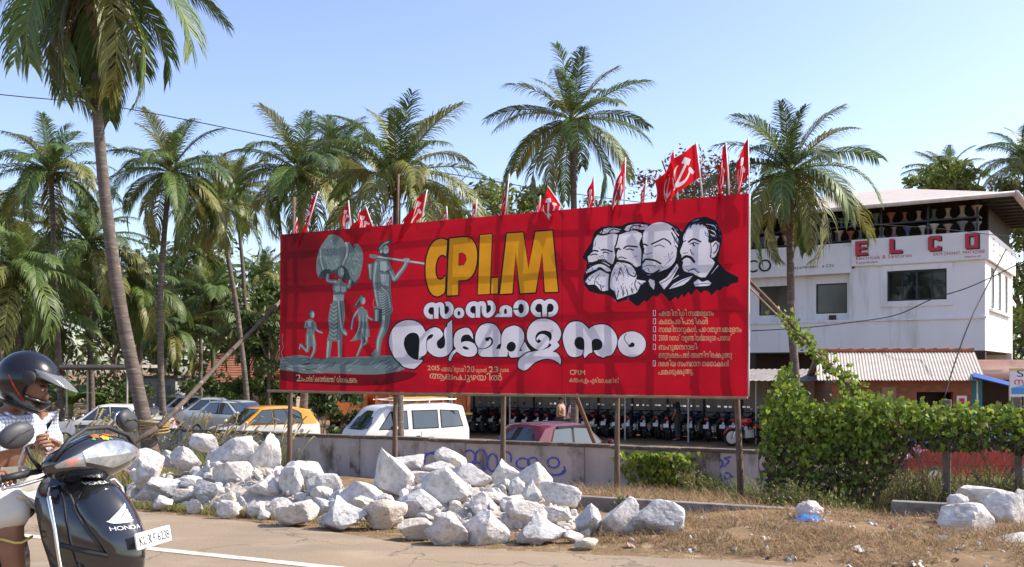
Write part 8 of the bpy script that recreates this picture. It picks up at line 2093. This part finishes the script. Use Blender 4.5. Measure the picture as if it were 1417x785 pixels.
def helmet(t, C, Rm, m, visor=True, full=True):
    mb = MB(); n_, m_ = 40, 24; vv = []; fs = []
    def hp(az, el, k=1.0):
        ca, sa = math.cos(az), math.sin(az); x = .150 * math.cos(el) * ca; y = .126 * math.cos(el) * sa; z = .142 * math.sin(el)
        if el < 0:
            d = -el / (PI / 2); x += .055 * d * max(0, ca) ** 1.5; x += .02 * d * min(0, ca); z *= 1.02
        return C + Rm @ (V((x + .005, y, z + .02)) * k)
    els = [R(-68 + 158 * j / m_) for j in range(m_ + 1)]
    for j in range(m_ + 1):
        for i in range(n_): vv.append(hp(2 * PI * i / n_, els[j]))
    for j in range(m_):
        for i in range(n_):
            az = (2 * PI * (i + .5) / n_ + PI) % (2 * PI) - PI; el = (els[j] + els[j + 1]) / 2
            if abs(az) < R(68) and R(-30 if full else -90) < el < R(14): continue
            fs.append((j * n_ + i, j * n_ + (i + 1) % n_, (j + 1) * n_ + (i + 1) % n_, (j + 1) * n_ + i))
    mb.add(vv, fs); o = mb.build('helmet', m, t, smooth=True); sm = o.modifiers.new('solid', 'SOLIDIFY'); sm.thickness = .022; sm.offset = -1
    if visor:
        mb = MB(); vv = []
        for i in range(17):
            az = R(-72 + 144 * i / 16)
            for j in range(6):
                u = j / 5; a = hp(az, R(lerp(30, 34, u)), 1.035); c_ = math.cos(az); vv.append(a + Rm @ (V((.115 * c_ * u, 0, -.035 * u - .02 * u * u)) * max(.15, c_) ** .4))
        mb.add(vv, [(6 * i + j, 6 * i + 6 + j, 6 * i + 7 + j, 6 * i + 1 + j) for i in range(16) for j in range(5)]); mb.build('visor', glass_mat('smoky_visor', (.25, .26, .28), .55, .06), o, smooth=True)
        for sg in (-1, 1):
            mb = MB(); mb.ball(hp(R(sg * 76), R(10), 1.02), (.034, .010, .034), 12, 8, rot=Rm @ Matrix.Rotation(R(8 * sg), 3, 'Z')); mb.build('visor_pivot', m_mat, o, smooth=True)
            mb = MB(); mb.tube([hp(R(sg * 112), R(2), 1.005), hp(R(sg * 95), R(-14), 1.005), hp(R(sg * 80), R(-28), 1.005), hp(R(sg * 66), R(-40), 1.005)], [.002, .005, .005, .002], 5); mb.build('red_stripe', m_lampr, o)
        mb = MB(); mb.tube([hp(2 * PI * i / 32, R(-66), 1.0) for i in range(33)], .009, 6, cap=False); mb.build('edge_trim', m_mat, o, smooth=True)
    return o
helmet(rd_, HC, HR, mat('black_helmet', (.006, .006, .008), (.012, .012, .014), 8, .22, spec=.45, coat=.25))
# shirt: torso and short sleeves, a little outside the body
def grow(Jx, keys, g): return {k: (Jx[k][0].copy(), tuple(r + g for r in (Jx[k][1] if hasattr(Jx[k][1], '__len__') else (Jx[k][1],) * 2))) for k in keys}
def shirt(t, J, m, sl=.62, name='shirt'):
    Js = grow(J, ['pel', 'bel', 'che', 'upc', 'shR', 'shL'], .034)
    for sd in 'RL': Js['sl' + sd] = (J['sh' + sd][0].lerp(J['el' + sd][0], sl), (.072, .072))
    Js['pel'] = (Js['pel'][0] + V((0, 0, -.0)), Js['pel'][1]); Js['nk'] = (J['upc'][0].lerp(J['nk'][0], .62), (.088, .082))
    return skin(name, Js, [('pel', 'bel'), ('bel', 'che'), ('che', 'upc'), ('upc', 'nk'), ('upc', 'shR'), ('shR', 'slR'), ('upc', 'shL'), ('shL', 'slL')], m, t, 2, 'pel')
sh_ = shirt(rd_, J, m_check, .80)
tx_ = bpy.data.textures.new('cloth_creases', 'CLOUDS'); tx_.noise_scale = .07
def crease(o, k):
    d = o.modifiers.new('creases', 'DISPLACE'); d.texture = tx_; d.strength = k; d.mid_level = .5
crease(sh_, .022)
mb = MB(); mb.tube([(-.035, -.075, 1.245), (.0, -.045, 1.215), (.015, 0, 1.19)], [.016, .018, .01], 6, flat=.5); mb.tube([(-.035, .075, 1.245), (.0, .045, 1.215), (.015, 0, 1.19)], [.016, .018, .01], 6, flat=.5); mb.build('collar', m_check, sh_, smooth=True)
mb = MB(); mb.tube([(.05, .0, 1.17), (.02, 0, 1.08), (-.035, 0, .96)], .006, 5); mb.build('button_placket', mat('placket', (.5, .54, .62), rough=.8), sh_)
# folded dhoti: hips and thighs to the knee, cloth across the lap
Jd = {'pel': (V((-.26, 0, .84)), (.175, .145)), 'hpR': (V((-.16, -.11, .83)), .125), 'mR': (V((.0, -.16, .825)), .115), 'knR': (V((.125, -.195, .805)), .100), 'hR': (V((.165, -.20, .70)), .088), 'hpL': (V((-.16, .11, .83)), .125), 'mL': (V((.0, .16, .825)), .115), 'knL': (V((.125, .195, .805)), .100), 'hL': (V((.165, .20, .70)), .088)}
dh = skin('dhoti', Jd, [('pel', 'hpR'), ('hpR', 'mR'), ('mR', 'knR'), ('knR', 'hR'), ('pel', 'hpL'), ('hpL', 'mL'), ('mL', 'knL'), ('knL', 'hL')], m_dhoti, rd_, 2, 'pel'); crease(dh, .035)
mb = MB(); rows = []
for i in range(11):
    y = -.20 + .40 * i / 10; sag = .085 * math.sin(i / 10 * PI); rows.append([V((x, y, .925 - sag * (.4 + .8 * u) - .05 * u ** 2 + .012 * math.sin(y * 60 + u * 5))) for u, x in [(k / 8, -.22 + .42 * k / 8) for k in range(9)]])
mb.loft(rows, closed=False, cap=False); o = mb.build('lap_fold', m_dhoti, dh, smooth=True); smo = o.modifiers.new('solid', 'SOLIDIFY'); smo.thickness = .02; crease(o, .02)
for sg in (-1, 1):
    mb = MB(); mb.tube([(.162 + .074 * math.cos(q), sg * .20 + .074 * math.sin(q), .655 + .01 * math.sin(3 * q)) for q in [i * PI / 8 for i in range(17)]], .006, 5, cap=False); mb.build('gold_border', m_gold, dh, smooth=True)
mb = MB(); wp_ = J['wrL'][0] + V((.02, -.085, .03)); mb.tube([wp_ + V((.010 * math.cos(q), .0, .010 * math.sin(q))) for q in [i * PI / 5 for i in range(11)]], .0028, 5, cap=False); mb.build('ring', mat('gold_metal', (.75, .5, .15), rough=.25, metal=1.0), rd_)
for sg, a in ((-1, 'toR'), (1, 'toL')):
    mb = MB(); mb.box((.25, sg * .185, .305), (.26, .09, .018)); mb.tube([(.29, sg * .185 - .045, .31), (.28, sg * .185, .36), (.29, sg * .185 + .045, .31)], .010, 5); mb.build('sandal', m_seatb, rd_, bevel=.005)
# passenger behind, all but outside the picture
pp = thing('person', 'passenger with a white helmet sitting behind the rider at the left edge', 'person', tuple(SCO), SRZ)
J2, E2 = rider_body(pp, -.44)
for k, p in (('elR', (-.55, -.30, .98)), ('wrR', (-.36, -.22, .90)), ('elL', (-.55, .30, .98)), ('wrL', (-.36, .22, .90)), ('anR', (-.30, -.19, .40)), ('toR', (-.16, -.20, .36)), ('caR', (-.32, -.20, .60)), ('anL', (-.30, .19, .40)), ('toL', (-.16, .20, .36)), ('caL', (-.32, .20, .60))): J2[k] = (V(p), J2[k][1])
ob2 = [skin('body', J2, E2, m_skin, None, 2, 'pel')] + hand(J2['wrR'][0], V((1, .3, -.2)), V((0, .3, -1)), .5, 1) + hand(J2['wrL'][0], V((1, -.3, -.2)), V((0, -.3, -1)), .5, -1)
H2 = V((-.50, 0, 1.42)); I3 = Matrix.Rotation(R(6), 3, 'Z')
mb = MB(); mb.ball(H2 + V((.012, 0, -.02)), (.098, .078, .115), 16, 10); mb.ball(H2 + V((.11, 0, -.03)), (.02, .014, .026), 8, 6); ob2.append(mb.build('head', m_skin, None, smooth=True)); merge(ob2, 'body', pp)
m_wcot = mat('white_shirt', (.76, .75, .74), rough=.85); s2 = shirt(pp, J2, m_wcot); crease(s2, .02); helmet(pp, H2, I3, mat('white_helmet', (.78, .78, .77), rough=.3, coat=.5), False)
s3 = skin('trousers', grow(J2, ['pel', 'hpR', 'knR', 'caR', 'hpL', 'knL', 'caL'], .02), [('pel', 'hpR'), ('hpR', 'knR'), ('knR', 'caR'), ('pel', 'hpL'), ('hpL', 'knL'), ('knL', 'caL')], mat('dark_trousers', (.04, .045, .06), rough=.9), pp, 2, 'pel')
# men standing by the motorbikes
def stander(px, d, rz, label, cs, ct, bend=0.0, hgt=1.0):
    q = P(px, HY, d); t = thing('person', label, 'person', (q.x, d, YG(q.x, d)), rz, None)
    x = lambda a, b, c: V((a + bend * max(0, c - .9) * .6, b, c))
    J = {'pel': (x(0, 0, .93), (.15, .11)), 'bel': (x(0, 0, 1.07), (.14, .105)), 'che': (x(.01, 0, 1.24), (.155, .11)), 'upc': (x(0, 0, 1.37), (.11, .08)), 'nk': (x(.01, 0, 1.46), .052), 'hd': (x(.03, 0, 1.55), (.075, .085)), 'tp': (x(.03, 0, 1.66), (.07, .08)), 'shR': (x(0, -.18, 1.36), .058), 'elR': (x(.02, -.24, 1.08), .042), 'wrR': (x(.22, -.18, 1.0), .028), 'hnR': (x(.31, -.16, 1.0), (.036, .02)), 'shL': (x(0, .18, 1.36), .058), 'elL': (x(-.02, .23, 1.08), .042), 'wrL': (x(.10, .24, .86), .028), 'hnL': (x(.14, .24, .77), (.036, .02)),
         'hpR': (x(0, -.1, .88), .095), 'knR': (x(.02, -.11, .5), .062), 'anR': (x(-.02, -.11, .09), .042), 'toR': (x(.15, -.13, .035), (.045, .03)), 'hpL': (x(0, .1, .88), .095), 'knL': (x(.02, .11, .5), .062), 'anL': (x(-.02, .11, .09), .042), 'toL': (x(.15, .13, .035), (.045, .03))}
    E = [('pel', 'bel'), ('bel', 'che'), ('che', 'upc'), ('upc', 'nk'), ('nk', 'hd'), ('hd', 'tp'), ('upc', 'shR'), ('shR', 'elR'), ('elR', 'wrR'), ('wrR', 'hnR'), ('upc', 'shL'), ('shL', 'elL'), ('elL', 'wrL'), ('wrL', 'hnL'), ('pel', 'hpR'), ('hpR', 'knR'), ('knR', 'anR'), ('anR', 'toR'), ('pel', 'hpL'), ('hpL', 'knL'), ('knL', 'anL'), ('anL', 'toL')]
    b1 = skin('body', J, E, m_skin, None, 2, 'pel'); mb = MB(); hc = J['hd'][0]; mb.ball(hc + V((.088, 0, .02)), (.02, .013, .022), 8, 6)
    for sg in (-1, 1): mb.ball(hc + V((.0, sg * .085, .02)), (.02, .01, .03), 8, 6)
    merge([b1, mb.build('nose', m_skin, None, smooth=True)], 'body', t)
    mb = MB(); mb.ball(hc + V((-.012, 0, .075)), (.098, .088, .085), 14, 9); mb.build('hair', m_hair, t, smooth=True)
    for sg in (-1, 1): mb = MB(); mb.ball(hc + V((.082, sg * .032, .035)), (.01, .013, .009), 8, 6); mb.build('eye', m_hair, t)
    mb = MB(); mb.tube([hc + V((.083, -.025, -.035)), hc + V((.088, 0, -.033)), hc + V((.083, .025, -.035))], .006, 5); mb.build('mouth', m_hair, t)
    shirt(t, J, cs, .7); skin('trousers', grow(J, ['pel', 'hpR', 'knR', 'anR', 'hpL', 'knL', 'anL'], .015), [('pel', 'hpR'), ('hpR', 'knR'), ('knR', 'anR'), ('pel', 'hpL'), ('hpL', 'knL'), ('knL', 'anL')], ct, t, 2, 'pel'); return t
m_dtr = mat('grey_trousers', (.06, .06, .065), rough=.9)
stander(776, 33.5, -.4, 'man in a light brown shirt standing behind the maroon car', mat('brown_shirt', (.42, .26, .17), rough=.85), m_dtr); stander(789, 32.3, -.3, 'man in a pink shirt standing behind the maroon car', mat('pink_shirt', (.68, .46, .54), rough=.85), m_dtr, .25)
stander(938, 35.6, 2.6, 'man in dark clothes bending over the motorbikes under the shed', mat('dark_shirt', (.03, .03, .04), rough=.85), m_dtr, .2)
